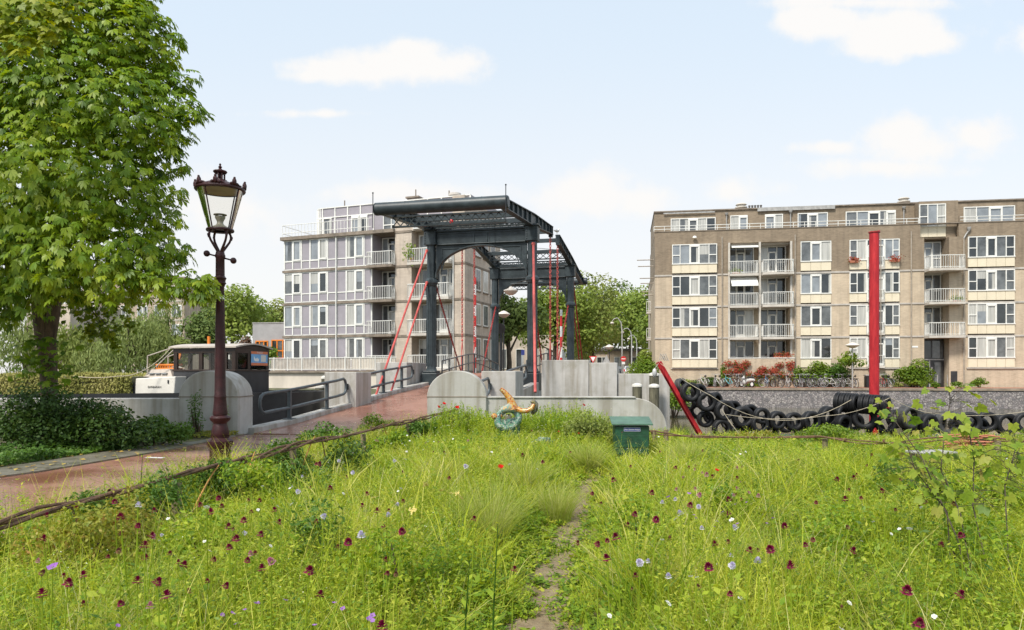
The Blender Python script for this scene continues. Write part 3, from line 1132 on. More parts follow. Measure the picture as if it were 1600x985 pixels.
ys = np.linspace(1.5, 12, 60)
vs = []
for y in ys:
    c = path_x(y)
    w = 0.24 + 0.04 * math.sin(2.1 * y) + 0.03 * math.sin(5.7 * y)
    for t in (-1, -0.4, 0.4, 1):
        x = c + w * t
        vs.append((x, y, float(ground_z(np.array([x]), np.array([y]))[0]) + 0.030 + 0.004 * math.sin(4 * y + 3 * x)))
fs = []
for i in range(len(ys) - 1):
    for k in range(3):
        fs.append((i * 4 + k, i * 4 + k + 1, i * 4 + k + 5, i * 4 + k + 4))
mb = MB()
mb.add(vs, fs)
struct(mb.build('dirt_path', 'dirt', None, True), 'narrow trodden dirt path through the meadow')

# ------------------------------------------------------------------ concrete walls and drums
def concrete(name, label, poly=None, box=None, y0=0, y1=0, loc=(0, 0, 0), rz=0.0, group='concrete pieces of the bridge'):
    mb = MB()
    if poly:
        mb.prism(poly, y0, y1)
    else:
        mb.box(*box)
    o = mb.build(name, 'concrete', None, True, bevel=0.02, auto=30)
    o.location = loc
    o.rotation_euler = (0, 0, rz)
    return tag(o, label, 'wall' if 'wall' in name else 'block', group)


def half_round(w, h0, n=20, z0=0.0):
    r = w / 2
    return [(-r, z0), (r, z0)] + [(r * math.cos(math.pi * i / n), h0 + r * math.sin(math.pi * i / n) * 0.87) for i in range(n + 1)]


Yw = 17.42
# low walls
concrete('concrete_wall', 'low grey concrete wall left of the ramp, in front of the boat', box=(-16.0, -8.22, 0, 0.42, -0.3, 0.90), loc=(0, Yw, 0))
mb = MB()
x0, x1, zt = -2.08, 3.84, 0.905
rr = 0.78
pl = [(x0, -0.3), (x1, -0.3)] + [(x1 - rr + rr * math.cos(R(a)), zt - rr + rr * math.sin(R(a))) for a in range(0, 91, 9)] + [(x0, zt)]
mb.prism(pl, 0, 0.40)
o = mb.build('concrete_wall', 'concrete', None, True, bevel=0.02, auto=30)
o.location = (0, Yw, 0)
tag(o, 'long low concrete wall with a rounded right end behind the green box', 'wall', 'concrete pieces of the bridge')
mb = MB()
mb.box(x0, x1 - rr, -0.03, 0.43, 0.908, 0.945)
o = mb.build('capping', 'concrete', o, bevel=0.01)
# the two drums that flank the foot of the ramp
for cx, lab in ((-7.47, 'half round concrete drum left of the ramp, behind the street lamp'), (-1.36, 'half round concrete drum right of the ramp, on the long low wall')):
    o = concrete('concrete_drum', lab, poly=half_round(1.46, 0.0, z0=-0.98), y0=-0.04, y1=0.95, loc=(cx, Yw - 0.06, 0.955))
    mb = MB()
    mb.box(-0.742, 0.742, -0.046, 0.956, -0.025, 0.0)
    mb.build('joint_line', 'ledge', o)


def bblock(name, label, u0, u1, s0, s1, z0, z1):
    mb = MB()
    mb.box(u0, u1, s0, s1, z0, z1)
    o = mb.build(name, 'concrete', None, True, bevel=0.02, auto=30)
    o.location = BO
    o.rotation_euler = (0, 0, BROT)
    return tag(o, label, 'block', 'concrete pieces of the bridge')


bblock('concrete_block', 'square concrete block between the two handrails on the left of the ramp', -3.25, -2.10, 5.6, 6.8, -1.9, 1.57)
bblock('concrete_block', 'large concrete block at the foot of the near left bridge column', -4.1, -2.72, 11.7, 14.1, -1.9, 2.0)
bblock('concrete_block', 'concrete block right of the ramp, between drum and red stay', 2.12, 3.25, 5.9, 7.1, -1.9, 1.60)
bblock('concrete_block', 'tallest pale concrete slab right of the red stay', 3.02, 4.90, 11.6, 12.3, -1.9, 2.06)
bblock('concrete_block', 'slightly lower concrete slab right of the tallest one', 4.91, 6.0, 11.65, 12.3, -1.9, 1.95)
bblock('concrete_block', 'lowest and longest concrete slab, running behind the mooring posts', 6.01, 8.0, 11.8, 12.4, -1.9, 1.52)
mb = MB()
pl = [(0, 0), (0.62, 0)] + [(0.62 * math.cos(R(a)), 0.55 * math.sin(R(a))) for a in range(10, 91, 10)]
mb.prism(pl, 0, 0.9)
o = mb.build('concrete_drum', 'concrete', None, True, bevel=0.01, auto=30)
o.location = B(4.75, 20.5, 1.55)
o.rotation_euler = (0, 0, BROT)
tag(o, 'small quarter round concrete piece behind the lowest slab', 'block', 'concrete pieces of the bridge')
mb = MB()
mb.box(-0.1, 0.7, -0.05, 0.95, -3.4, -0.003)
mb.build('base', 'concrete', o)

# ------------------------------------------------------------------ handrails
def handrail(label, sa, sb, u, h=0.95, posts=(), closed=(True, True)):
    o0 = B(u, sa, deck_z(sa))
    root = thing('handrail', label, 'railing', o0, BROT, 'grey handrails of the bridge')
    z0 = deck_z(sa)

    def lp(s, z):
        return (0, s - sa, deck_z(s) - z0 + z)
    r = 0.045
    c = 0.17
    mid = [sa + (sb - sa) * i / 8 for i in range(9)]
    up = [lp(s, h) for s in mid]
    dn = [lp(s, h * 0.47) for s in mid]
    pts = list(up)
    pts[0] = (0, pts[0][1] + c, pts[0][2])
    pts[-1] = (0, pts[-1][1] - c, pts[-1][2])
    loop = pts + [lp(sb - 0.05, h - 0.06), lp(sb, h - c), lp(sb, h * 0.47 + c), lp(sb - 0.05, h * 0.47 + 0.06)]
    d2 = list(dn)
    d2[-1] = (0, d2[-1][1] - c, d2[-1][2])
    d2[0] = (0, d2[0][1] + c, d2[0][2])
    loop += d2[::-1] + [lp(sa + 0.05, h * 0.47 + 0.06), lp(sa, h * 0.47 + c), lp(sa, h - c), lp(sa + 0.05, h - 0.06), pts[0]]
    mb = MB()
    mb.tube(loop, r, 10, False)
    mb.build('rail', 'iron_rail', root, True)
    for s in posts:
        mb = MB()
        p = lp(s, 0)
        mb.box(-0.05, 0.05, p[1] - 0.04, p[1] + 0.04, p[2] + 0.12, p[2] + h)
        mb.box(-0.14, 0.14, p[1] - 0.13, p[1] + 0.13, p[2] + 0.125, p[2] + 0.16)
        mb.build('post', 'iron_rail', root, False, 0.008)
    mb = MB()
    p = lp(sb, h * 0.72)
    mb.box(-0.05, 0.05, p[1] + 0.03, p[1] + 0.12, p[2] - 0.1, p[2] + 0.1)
    mb.build('wall_plate', 'iron', root)
    return root


handrail('grey tube handrail nearest the street lamp, left of the ramp', 0.55, 5.5, -2.42, posts=(2.0, 4.2))
handrail('shorter grey tube handrail between the two left concrete blocks', 6.95, 11.55, -2.42, posts=(8.6, 10.4))
handrail('grey handrail right of the ramp, half hidden behind the drum', 1.3, 5.75, 2.42, posts=(2.4, 4.4))
handrail('grey handrail right of the ramp, between block and red stay', 7.3, 11.5, 2.42, posts=(8.4, 10.6))


def leaf_rail(label, u, sa, sb):
    root = thing('bridge_railing', label, 'railing', B(u, sa, deck_z(sa)), BROT, 'thin railings on the bridge leaves')
    z0 = deck_z(sa)
    mb = MB()
    n = 10
    for h in (1.0, 0.55):
        mb.tube([(0, (sb - sa) * i / n, deck_z(sa + (sb - sa) * i / n) - z0 + h) for i in range(n + 1)], 0.03, 8)
    mb.build('rail', 'iron_rail', root, True)
    for i in range(0, n + 1, 2):
        s = sa + (sb - sa) * i / n
        mb = MB()
        mb.box(-0.025, 0.025, s - sa - 0.025, s - sa + 0.025, deck_z(s) - z0 - 0.02, deck_z(s) - z0 + 1.0)
        mb.build('post', 'iron_rail', root)


leaf_rail('left railing of the nearer bridge leaf', -1.93, 13.95, 19.1)
leaf_rail('left railing of the farther bridge leaf', -1.93, 19.2, 24.3)
leaf_rail('right railing of the nearer bridge leaf', 1.93, 13.95, 19.1)
leaf_rail('right railing of the farther bridge leaf', 1.93, 19.2, 24.3)

# ------------------------------------------------------------------ the drawbridge portals
HW = 2.27
AT, AF = -5.1, 4.65          # tail and front of the balance arms


def arm_z(y):
    return 7.03 + 0.1 * y


def chain_mesh(mb, p, q, link=0.16, w=0.045, r=0.013):
    p, q = Vector(p), Vector(q)
    n = max(2, int((q - p).length / (link * 0.72)))
    d = (q - p).normalized()
    a = d.cross(Vector((0.3, 1, 0.1))).normalized()
    b = d.cross(a)
    for i in range(n):
        c = p.lerp(q, (i + 0.5) / n)
        x = a if i % 2 else b
        pts = []
        for k in range(8):
            t = 2 * math.pi * k / 8
            pts.append(c + x * (w * 0.62 * math.cos(t)) + d * (link * 0.5 * math.sin(t)))
        mb.tube(pts + [pts[0]], r, 4, False)


def make_portal(label):
    root = thing('bridge_portal', label, 'drawbridge', B(0, 13.5, 1.05), BROT, 'drawbridge portals')
    for sx in (-1, 1):
        mb = MB()
        x = sx * HW
        mb.box(x - 0.36, x + 0.36, -0.36, 0.36, -0.25, 0.50)
        mb.box(x - 0.30, x + 0.30, -0.30, 0.30, 0.50, 0.60)
        col = mb.build('column_base', 'iron', root, False, 0.03)
        mb = MB()
        mb.lathe([(0.27, 0.60), (0.235, 0.68), (0.215, 0.80), (0.205, 4.30), (0.25, 4.36), (0.27, 4.42), (0.30, 4.46), (0.30, 4.56), (0.25, 4.60), (0.21, 4.68), (0.205, 6.10), (0.23, 6.16)], 8, (x, 0, 0))
        for k in range(8):
            t = math.pi * 2 * (k + 0.5) / 8
            mb.box(x + 0.205 * math.cos(t) - 0.018, x + 0.205 * math.cos(t) + 0.018, 0.205 * math.sin(t) - 0.018, 0.205 * math.sin(t) + 0.018, 0.8, 4.3)
        mb.build('column', 'iron', root)
        mb = MB()
        mb.box(x - 0.27, x + 0.27, -0.26, 0.26, 6.12, 6.74)
        mb.box(x - 0.33, x + 0.33, -0.32, 0.32, 6.742, 6.80)
        mb.box(x - 0.20, x + 0.20, -0.12, 0.12, 6.80, 6.86)
        for k in range(5):
            mb.box(x - 0.22, x - 0.17, -0.285, -0.262, 6.2 + 0.1 * k, 6.25 + 0.1 * k)
            mb.box(x + 0.17, x + 0.22, -0.285, -0.262, 6.2 + 0.1 * k, 6.25 + 0.1 * k)
        mb.build('column_head', 'iron', root, False, 0.012)
    # lintel with its mouldings
    mb = MB()
    xi = HW - 0.272
    mb.box(-xi, xi, -0.13, 0.13, 6.14, 6.66)
    mb.box(-xi, xi, -0.20, 0.20, 6.662, 6.74)
    mb.box(-xi, xi, -0.17, 0.17, 6.10, 6.138)
    mb.box(-xi, xi, -0.155, -0.132, 6.56, 6.60)
    for x in (-0.3, 0.3):
        mb.box(x - 0.03, x + 0.03, -0.165, -0.132, 6.14, 6.56)
    mb.build('lintel', 'iron', root, False, 0.01)
    # arched spandrels
    xa = HW - 0.2
    z0, za = 4.70, 6.06
    n = 28
    arch = [(-xa * math.cos(math.pi * i / n) * 0.985, z0 + (za - z0) * math.sin(math.pi * i / n)) for i in range(n + 1)]
    half = n // 2
    mb = MB()
    for rngs in (range(0, half), range(half, n)):
        for i in rngs:
            (xl, zl), (xr, zr) = arch[i], arch[i + 1]
            mb.add([(xl, -0.06, zl), (xr, -0.06, zr), (xr, -0.06, 6.098), (xl, -0.06, 6.098), (xl, 0.06, zl), (xr, 0.06, zr), (xr, 0.06, 6.098), (xl, 0.06, 6.098)],
                   [(0, 1, 2, 3), (7, 6, 5, 4), (0, 4, 5, 1), (2, 6, 7, 3)])
    mb.build('arch_spandrel', 'iron', root)
    mb = MB()
    for i in range(n):
        mb.bar((arch[i][0], 0, arch[i][1] - 0.02), (arch[i + 1][0], 0, arch[i + 1][1] - 0.02), 0.30, 0.05, up=(0, 0, 1) if 3 < i < n - 4 else (1, 0, 0))
    for sx in (-1, 1):        # raised fillets in the spandrel corners
        cur = [(sx * (xa - 0.30 - 1.15 * t), 4.95 + 0.98 * math.sqrt(max(0, 1 - (1 - t) ** 2))) for t in [k / 10 for k in range(11)]]
        for k in range(10):
            mb.bar((cur[k][0], -0.075, cur[k][1]), (cur[k + 1][0], -0.075, cur[k + 1][1]), 0.035, 0.035)
        mb.bar((sx * (xa - 0.30), -0.075, 4.95), (sx * (xa - 0.30), -0.075, 5.95), 0.035, 0.035)
        mb.bar((sx * (xa - 0.30), -0.075, 5.95), (sx * (xa - 1.45), -0.075, 5.95), 0.035, 0.035)
    mb.build('arch_rib', 'iron', root)
    # balance arms: plate girders, deepest over the portal
    for sx in (-1, 1):
        x = sx * HW
        mb = MB()
        ys = np.linspace(AT, AF, 16)
        for i in range(15):
            for t, (w0, dz0, dz1) in enumerate(((0.035, -1, 1),)):
                pass
            ya, yb = float(ys[i]), float(ys[i + 1])

            def dep(y):
                return 0.24 - 0.085 * abs(y) / 5.0
            za_, zb_ = arm_z(ya), arm_z(yb)
            for (xw, lo_a, hi_a, lo_b, hi_b) in ((0.03, za_ - dep(ya), za_ + dep(ya), zb_ - dep(yb), zb_ + dep(yb)),
                                               (0.125, za_ + dep(ya) + 0.002, za_ + dep(ya) + 0.035, zb_ + dep(yb) + 0.002, zb_ + dep(yb) + 0.035),
                                               (0.125, za_ - dep(ya) - 0.035, za_ - dep(ya) - 0.002, zb_ - dep(yb) - 0.035, zb_ - dep(yb) - 0.002)):
                mb.add([(x - xw, ya, lo_a), (x + xw, ya, lo_a), (x + xw, ya, hi_a), (x - xw, ya, hi_a), (x - xw, yb, lo_b), (x + xw, yb, lo_b), (x + xw, yb, hi_b), (x - xw, yb, hi_b)],
                       [(0, 4, 5, 1), (1, 5, 6, 2), (2, 6, 7, 3), (3, 7, 4, 0), (0, 1, 2, 3), (7, 6, 5, 4)])
        for y in (-4.2, -3.4, -2.6, -1.7, -0.8, 0.8, 1.7, 2.6, 3.5, 4.2):
            dd = 0.24 - 0.085 * abs(y) / 5.0 - 0.004
            mb.box(x - 0.115, x + 0.115, y - 0.02, y + 0.02, arm_z(y) - dd, arm_z(y) + dd)
        mb.box(x - 0.10, x + 0.10, AF + 0.002, AF + 0.05, arm_z(AF) - 0.24, arm_z(AF) + 0.17)
        mb.box(x - 0.09, x + 0.09, AF - 0.22, AF + 0.03, arm_z(AF) - 0.33, arm_z(AF) - 0.245)
        mb.build('balance_arm', 'iron', root)
    # counterweight tube across the tail
    mb = MB()
    zt = arm_z(AT) + 0.02
    mb.tube([(-HW - 0.34, AT - 0.16, zt), (-HW - 0.30, AT - 0.16, zt), (HW + 0.16, AT - 0.16, zt), (HW + 0.20, AT - 0.16, zt)], [0.20, 0.235, 0.235, 0.20], 20)
    for x in (-1.4, 0.1, 1.5):
        mb.tube([(x - 0.02, AT - 0.16, zt), (x + 0.02, AT - 0.16, zt)], 0.240, 20)
    mb.build('counterweight', 'iron', root, True)
    for x in (-HW - 0.30, HW + 0.16):
        mb = MB()
        mb.tube([(x, AT - 0.42, zt - 0.75), (x, AT - 0.42, zt + 0.52)], 0.016, 6)
        mb.ball((x, AT - 0.42, zt + 0.54), 0.032, 6)
        mb.build('guide_rod', 'black', root, True)
    # cross beams and lattice in the plane of the arms
    for y, w in ((-2.45, 0.12), (-0.42, 0.14), (2.4, 0.09), (AF - 0.15, 0.07)):
        mb = MB()
        mb.box(-HW + 0.032, HW - 0.032, y - w / 2, y + w / 2, arm_z(y) - 0.15, arm_z(y) + 0.06)
        mb.build('cross_beam', 'iron', root, False, 0.01)
    for (y, zb, zt_, nx_) in ((AT + 0.62, 6.02, 6.40, 15), (-0.10, 6.84, 7.10, 17), (1.45, arm_z(1.45) - 0.19, arm_z(1.45) + 0.17, 12)):
        mb = MB()
        xs = np.linspace(-HW + 0.06, HW - 0.06, nx_ + 1)
        for i in range(nx_):
            mb.bar((float(xs[i]), y - 0.008, zb + 0.03), (float(xs[i + 1]), y - 0.008, zt_ - 0.03), 0.014, 0.036, up=(0, 0, 1))
            mb.bar((float(xs[i + 1]), y + 0.008, zb + 0.03), (float(xs[i]), y + 0.008, zt_ - 0.03), 0.014, 0.036, up=(0, 0, 1))
        for z in (zb, zt_):
            mb.box(-HW + 0.035, HW - 0.035, y - 0.06, y + 0.06, z - 0.028, z + 0.028)
        mb.build('lattice', 'iron', root)
    mb = MB()
    for sx in (-1, 1):
        mb.bar((sx * (HW - 0.1), 2.4, arm_z(2.4)), (-sx * (HW - 0.1), AF - 0.2, arm_z(AF) + 0.004 * sx), 0.02, 0.02)
        mb.bar((sx * (HW - 0.1), -0.2, arm_z(-0.2)), (-sx * (HW - 0.1), 1.1, arm_z(1.1) + 0.004 * sx), 0.02, 0.02)
    mb.build('tie_rod', 'iron', root)
    # hanging chains with their forks
    for sx in (-1, 1):
        x = sx * (HW - 0.02)
        mb = MB()
        top = (x, AF - 0.1, arm_z(AF) - 0.33)
        zb = deck_z(13.5 + AF) - 1.05
        chain_mesh(mb, top, (x, AF - 0.1, zb + 1.75), 0.17, 0.075, 0.017)
        mb.ball((x, AF - 0.1, zb + 1.70), 0.06, 6)
        mb.tube([(x, AF - 0.24, zb - 0.1), (x, AF - 0.24, zb + 1.15), (x, AF - 0.16, zb + 1.45), (x, AF - 0.1, zb + 1.66), (x, AF - 0.04, zb + 1.45), (x, AF + 0.04, zb + 1.15), (x, AF + 0.04, zb - 0.1)], 0.022, 6)
        mb.build('lifting_chain', 'red_rod', root, True)
        mb = MB()
        chain_mesh(mb, (sx * (HW - 0.1), 0.25, 4.45), (sx * (HW - 0.22), 3.85, deck_z(17.35) - 1.05 + 0.05), 0.15, 0.055, 0.020)
        mb.build('leaf_chain', 'red_dark', root, True)
    # back stays
    for (a, b_, r) in (((-HW - 0.12, -0.28, 5.85), (-2.46, -5.5, -0.32), 0.042), ((-HW - 0.12, -0.28, 4.45), (-2.40, -4.25, -0.24), 0.042),
                       ((HW + 0.10, -0.28, 5.95), (3.30, -4.6, -0.20), 0.052), ((HW + 0.10, -0.28, 4.50), (3.08, -3.55, -0.20), 0.045)):
        mb = MB()
        mb.tube([a, b_], r, 8)
        mb.ball(a, r * 1.7, 6)
        mb.build('stay_rod', 'red_rod', root, True)
    mb = MB()
    mb.tube([(HW - 1.6, -0.2, 5.9), (HW - 1.6, -0.2, 7.0)], 0.008, 4)
    mb.tube([(HW - 1.62, -1.0, 6.9), (HW - 1.62, -0.9, 2.5)], 0.010, 4)
    mb.build('pull_rope', 'black', root)
    mb = MB()
    mb.lathe([(0.001, 0.07), (0.05, 0.06), (0.08, 0.02), (0.085, -0.04), (0.06, -0.10), (0.001, -0.12)], 10, (-0.55, -2.45, 6.62))
    mb.build('signal_lamp', 'sign_red', root, True)
    return root


port = make_portal('nearer dark iron drawbridge portal, its tube counterweight towards the camera')
far_portal = dup(port, B(0, 24.8, 1.05), BROT + math.pi, 'farther dark iron drawbridge portal, its counterweight turned to the far bank')
for ch in list(far_portal.children):
    if ch.name.split('.')[0] in ('pull_rope', 'guide_rod'):
        bpy.data.objects.remove(ch)
for ch in far_portal.children:
    if ch.name.startswith('stay_rod'):
        ch.material_slots[0].link = 'OBJECT'
        ch.material_slots[0].material = MT['red_dark']

# white shaded lamp on a bracket of the near right column
root = thing('bridge_lamp', 'pale hanging lamp bracketed to the near right bridge column', 'lamp', B(HW - 0.9, 13.3, 5.05), BROT)
mb = MB()
mb.lathe([(0.001, 0.20), (0.06, 0.18), (0.09, 0.12), (0.30, 0.04), (0.31, 0.0), (0.20, -0.12), (0.10, -0.17), (0.001, -0.18)], 20)
mb.build('shade', 'shade', root, True)
mb = MB()
mb.tube([(0, 0, 0.18), (0, 0, 0.30), (0.3, 0.05, 0.32), (0.72, 0.1, 0.30)], 0.025, 8)
mb.build('bracket', 'iron', root, True)

# gull on the tip of the far right arm
root = thing('gull', 'grey and white gull perched on the far right bridge arm', 'bird', B(HW, 24.8 - AF - 0.15, 1.05 + arm_z(AF) + 0.17), BROT + 1.2)
mb = MB()
mb.tube([(-0.24, 0, 0.16), (-0.16, 0, 0.17), (-0.05, 0, 0.18), (0.07, 0, 0.20), (0.13, 0, 0.25), (0.16, 0, 0.29), (0.20, 0, 0.30), (0.25, 0, 0.285)], [0.01, 0.045, 0.075, 0.07, 0.045, 0.045, 0.035, 0.006], 10)
for s in (-1, 1):
    mb.tube([(0.0, 0.03 * s, 0.13), (0.01, 0.03 * s, 0.0)], 0.008, 5)
mb.build('body', 'white', root, True)
for s in (-1, 1):
    mb = MB()
    mb.add([(0.08, 0.068 * s, 0.23), (0.09, 0.078 * s, 0.17), (-0.10, 0.085 * s, 0.15), (-0.34, 0.02 * s, 0.17), (-0.12, 0.06 * s, 0.24)], [(0, 1, 2, 3, 4)])
    w = mb.build('wing', 'gull', root)
    md = w.modifiers.new('thick', 'SOLIDIFY')
    md.thickness = 0.012

# raised red and white barrier booms on the far bank
stripe_mat, snt, sb_ = node_mat('red_white_bands')
stc = snt.nodes.new('ShaderNodeTexCoord')
ssp = snt.nodes.new('ShaderNodeSeparateXYZ')
snt.links.new(stc.outputs['Object'], ssp.inputs['Vector'])
sm1 = snt.nodes.new('ShaderNodeMath')
sm1.operation = 'FRACT'
sm0 = snt.nodes.new('ShaderNodeMath')
sm0.operation = 'DIVIDE'
sm0.inputs[1].default_value = 1.42
snt.links.new(ssp.outputs['Z'], sm0.inputs[0])
snt.links.new(sm0.outputs[0], sm1.inputs[0])
sm2 = snt.nodes.new('ShaderNodeMath')
sm2.operation = 'GREATER_THAN'
sm2.inputs[1].default_value = 0.5
snt.links.new(sm1.outputs[0], sm2.inputs[0])
smx = snt.nodes.new('ShaderNodeMix')
smx.data_type = 'RGBA'
snt.links.new(sm2.outputs[0], smx.inputs['Factor'])
smx.inputs['A'].default_value = (0.62, 0.03, 0.03, 1)
smx.inputs['B'].default_value = (0.80, 0.80, 0.78, 1)
snt.links.new(smx.outputs['Result'], sb_.inputs['Base Color'])
for (x, y, h, lab) in ((-2.52, 48.0, 7.6, 'tall raised red and white barrier boom left of the bridge'), (3.35, 48.0, 5.4, 'shorter raised red and white barrier boom seen through the bridge')):
    root = thing('barrier_boom', lab, 'barrier', (x, y, 0.5), 0, 'raised barrier booms')
    mb = MB()
    mb.tube([(0, 0, 0.9), (0, 0, h)], 0.085, 12)
    mb.build('boom', stripe_mat, root, True)
    mb = MB()
    mb.box(-0.2, 0.2, -0.2, 0.2, 0, 0.9)
    mb.build('housing', 'sign_red', root, False, 0.03)


# ------------------------------------------------------------------ the sand and brown brick building on the right
def pick(ws):
    return random.choices(range(len(ws)), ws)[0]


GL = ['glass_dark', 'glass_mid', 'glass_sky', 'curtain']


def window(parent, u0, u1, z0, z1, v, cols, panel=0.0, split=0.45, ws=(5, 3, 1, 2), frame='white', pmat='cream', fw=0.075, name='window', pn=None):
    """cols: list of (share, kind); t one tall pane, s two panes, f framed sash, d door with a pane"""
    fr, pa, pl = MB(), MB(), MB()
    tot = sum(c[0] for c in cols)
    x = u0
    zb = z0 + panel
    fr.box(u0, u1, v - 0.05, v + 0.07, z1 - fw, z1)
    if panel:
        fr.box(u0 - 0.02, u1 + 0.02, v - 0.09, v + 0.07, zb - 0.03, zb + fw * 0.7)
    else:
        fr.box(u0, u1, v - 0.05, v + 0.07, zb, zb + fw)
    zi0, zi1 = zb + fw * 0.7 + 0.002, z1 - fw - 0.002
    edges = [u0]
    for sh, k in cols:
        edges.append(edges[-1] + (u1 - u0) * sh / tot)
    for i, e in enumerate(edges):
        w = fw * 0.9
        a = min(max(e - w / 2, u0), u1 - w)
        fr.box(a, a + w, v - 0.055, v + 0.065, zi0, zi1)
    for i, (sh, k) in enumerate(cols):
        a, b = edges[i] + fw * 0.47, edges[i + 1] - fw * 0.47
        pa.k = pick(ws)
        if k == 's':
            zm = zi0 + (zi1 - zi0) * split
            fr.box(a, b, v - 0.05, v + 0.06, zm - fw * 0.5, zm + fw * 0.5)
            pa.box(a, b, v + 0.012, v + 0.03, zi0, zm - fw * 0.5)
            pa.box(a, b, v + 0.012, v + 0.03, zm + fw * 0.5, zi1)
        elif k == 'f':
            g = 0.07
            fr.box(a, a + g, v - 0.075, v + 0.05, zi0, zi1 - 0.12)
            fr.box(b - g, b, v - 0.075, v + 0.05, zi0, zi1 - 0.12)
            fr.box(a + g, b - g, v - 0.075, v + 0.05, zi0, zi0 + g)
            fr.box(a, b, v - 0.075, v + 0.05, zi1 - 0.16, zi1)
            pa.box(a + g, b - g, v + 0.012, v + 0.03, zi0 + g, zi1 - 0.16)
        elif k == 'd':
            g = 0.10
            fr.box(a, a + g, v - 0.06, v + 0.05, zi0, zi1 - 0.4)
            fr.box(b - g, b, v - 0.06, v + 0.05, zi0, zi1 - 0.4)
            fr.box(a + g, b - g, v - 0.06, v + 0.05, zi0, zi0 + 0.30)
            fr.box(a, b, v - 0.06, v + 0.05, zi1 - 0.5, zi1 - 0.4)
            pa.box(a + g, b - g, v + 0.012, v + 0.03, zi0 + 0.30, zi1 - 0.5)
            pa.box(a, b, v + 0.012, v + 0.03, zi1 - 0.4, zi1)
        else:
            pa.box(a, b, v + 0.012, v + 0.03, zi0, zi1)
        if k in 'tfd' and pa.k != 3 and random.random() < 0.5:      # a drawn curtain or a blind behind the pane
            g = 0.08 if k == 'f' else (0.11 if k == 'd' else 0.01)
            t0, t1 = zi0 + (0.31 if k == 'd' else g), zi1 - (0.51 if k == 'd' else (0.17 if k == 'f' else 0.01))
            pa.k = random.choice((3, 3, 2))
            w = (b - a - 2 * g)
            m_ = random.random()
            if m_ < 0.4:
                pa.box(a + g, a + g + w * random.uniform(0.2, 0.45), v + 0.008, v + 0.0115, t0, t1)
            elif m_ < 0.75:
                pa.box(b - g - w * random.uniform(0.2, 0.45), b - g, v + 0.008, v + 0.0115, t0, t1)
            else:
                pa.box(a + g, b - g, v + 0.008, v + 0.0115, t1 - (t1 - t0) * random.uniform(0.25, 0.6), t1)
    f = fr.build(name, frame, parent)
    pa.build('pane', GL, f)
    if panel:
        n = pn or len(cols)
        for i in range(n):
            a = u0 + (u1 - u0) * i / n
            b = u0 + (u1 - u0) * (i + 1) / n
            pl.box(a + 0.012, b - 0.012, v - 0.03, v + 0.07, z0, zb - 0.032)
        pl.box(u0 + 0.002, u1 - 0.002, v + 0.02, v + 0.06, z0 + 0.002, zb - 0.034)
        pl.build('window_panel', pmat, f)
    return f


def balcony(parent, u0, u1, z, va, vb, mat_slab='slab', h=1.05, step=0.13, round_=0.0, wall=False):
    mb = MB()
    n = 8
    if round_:
        front = [(u0 + (u1 - u0) * i / n, va - round_ * math.sin(math.pi * i / n)) for i in range(n + 1)]
    else:
        front = [(u0, va), (u1, va)]
    poly = front + [(u1, vb), (u0, vb)]
    k = len(poly)
    mb.add([(p[0], p[1], z - 0.20) for p in poly] + [(p[0], p[1], z) for p in poly],
           [tuple(range(k - 1, -1, -1)), tuple(range(k, 2 * k))] + [(i, (i + 1) % k, (i + 1) % k + k, i + k) for i in range(k)])
    sl = mb.build('balcony', mat_slab, parent)
    mb = MB()
    path = [(u0 + 0.04, vb)] + [(min(max(p[0], u0 + 0.04), u1 - 0.04), p[1] + 0.05) for p in front] + [(u1 - 0.04, vb)]
    for i in range(len(path) - 1):
        p, q = path[i], path[i + 1]
        mb.bar((p[0], p[1], z + h), (q[0], q[1], z + h), 0.05, 0.05)
        mb.bar((p[0], p[1], z + 0.10), (q[0], q[1], z + 0.10), 0.04, 0.04)
        ln = math.hypot(q[0] - p[0], q[1] - p[1])
        m = max(1, int(ln / step))
        for j in range(m + 1):
            t = j / m
            x, y = p[0] + (q[0] - p[0]) * t, p[1] + (q[1] - p[1]) * t
            w = 0.026 if 0 < j < m else 0.04
            mb.box(x - w / 2, x + w / 2, y - w / 2, y + w / 2, z + 0.005, z + h - 0.02)
    mb.build('railing', 'white_rail', sl)
    return sl


def ru(x):
    s = (x - 800) / FPX
    return (62 * s - 12.6) / (0.9877 + 0.1564 * s)


RF = [1.92, 4.67, 7.42, 10.17]
bld = thing('apartment_building', 'sand coloured apartment building with brown brick top across the canal on the right', 'building', (12.6, 62, 0), math.atan2(-0.1564, 0.9877), 'apartment buildings')
UA0, UA1 = ru(1050), ru(1120)
UB0, UBM, UB1 = ru(1139), ru(1187), ru(1236)
UC0, UC1 = ru(1251), ru(1299)
UD0, UD1 = ru(1327), ru(1405)
UE0, UE1 = ru(1444), ru(1483)
UF0, UF1 = ru(1512), ru(1585)
UEND = 36.0
bays = [(UA0, UA1), (UB0, UB1), (UC0, UC1), (UD0, UD1), (UE0, UE1), (UF0, UF1)]
piers = []
x = 0.0
for a, b in bays:
    piers.append((x, a))
    x = b
piers.append((x, UEND))
ZS = 10.05
lo, hi = MB(), MB()
for a, b in piers:
    lo.box(a, b, 0, 1.3, 0.2, ZS)
    hi.box(a, b, 0, 1.3, ZS, 12.87)
for i, (a, b) in enumerate(bays):
    if i in (1, 4):
        continue
    lo.box(a, b, 0.012, 1.3, 0.2, 2.0)
    lo.box(a, b, 0.6, 1.3, 2.0, ZS)
    hi.box(a, b, 0.6, 1.3, ZS, 12.87)
lo.box(0.01, UEND, 1.5, 12, 0.2, ZS)
hi.box(0.01, UEND, 1.5, 12, ZS, 13.88)
for a, b in ((0.0, ru(1438)), (ru(1498), UEND)):
    hi.box(a, b, -0.003, 0.35, 12.87, 13.98)
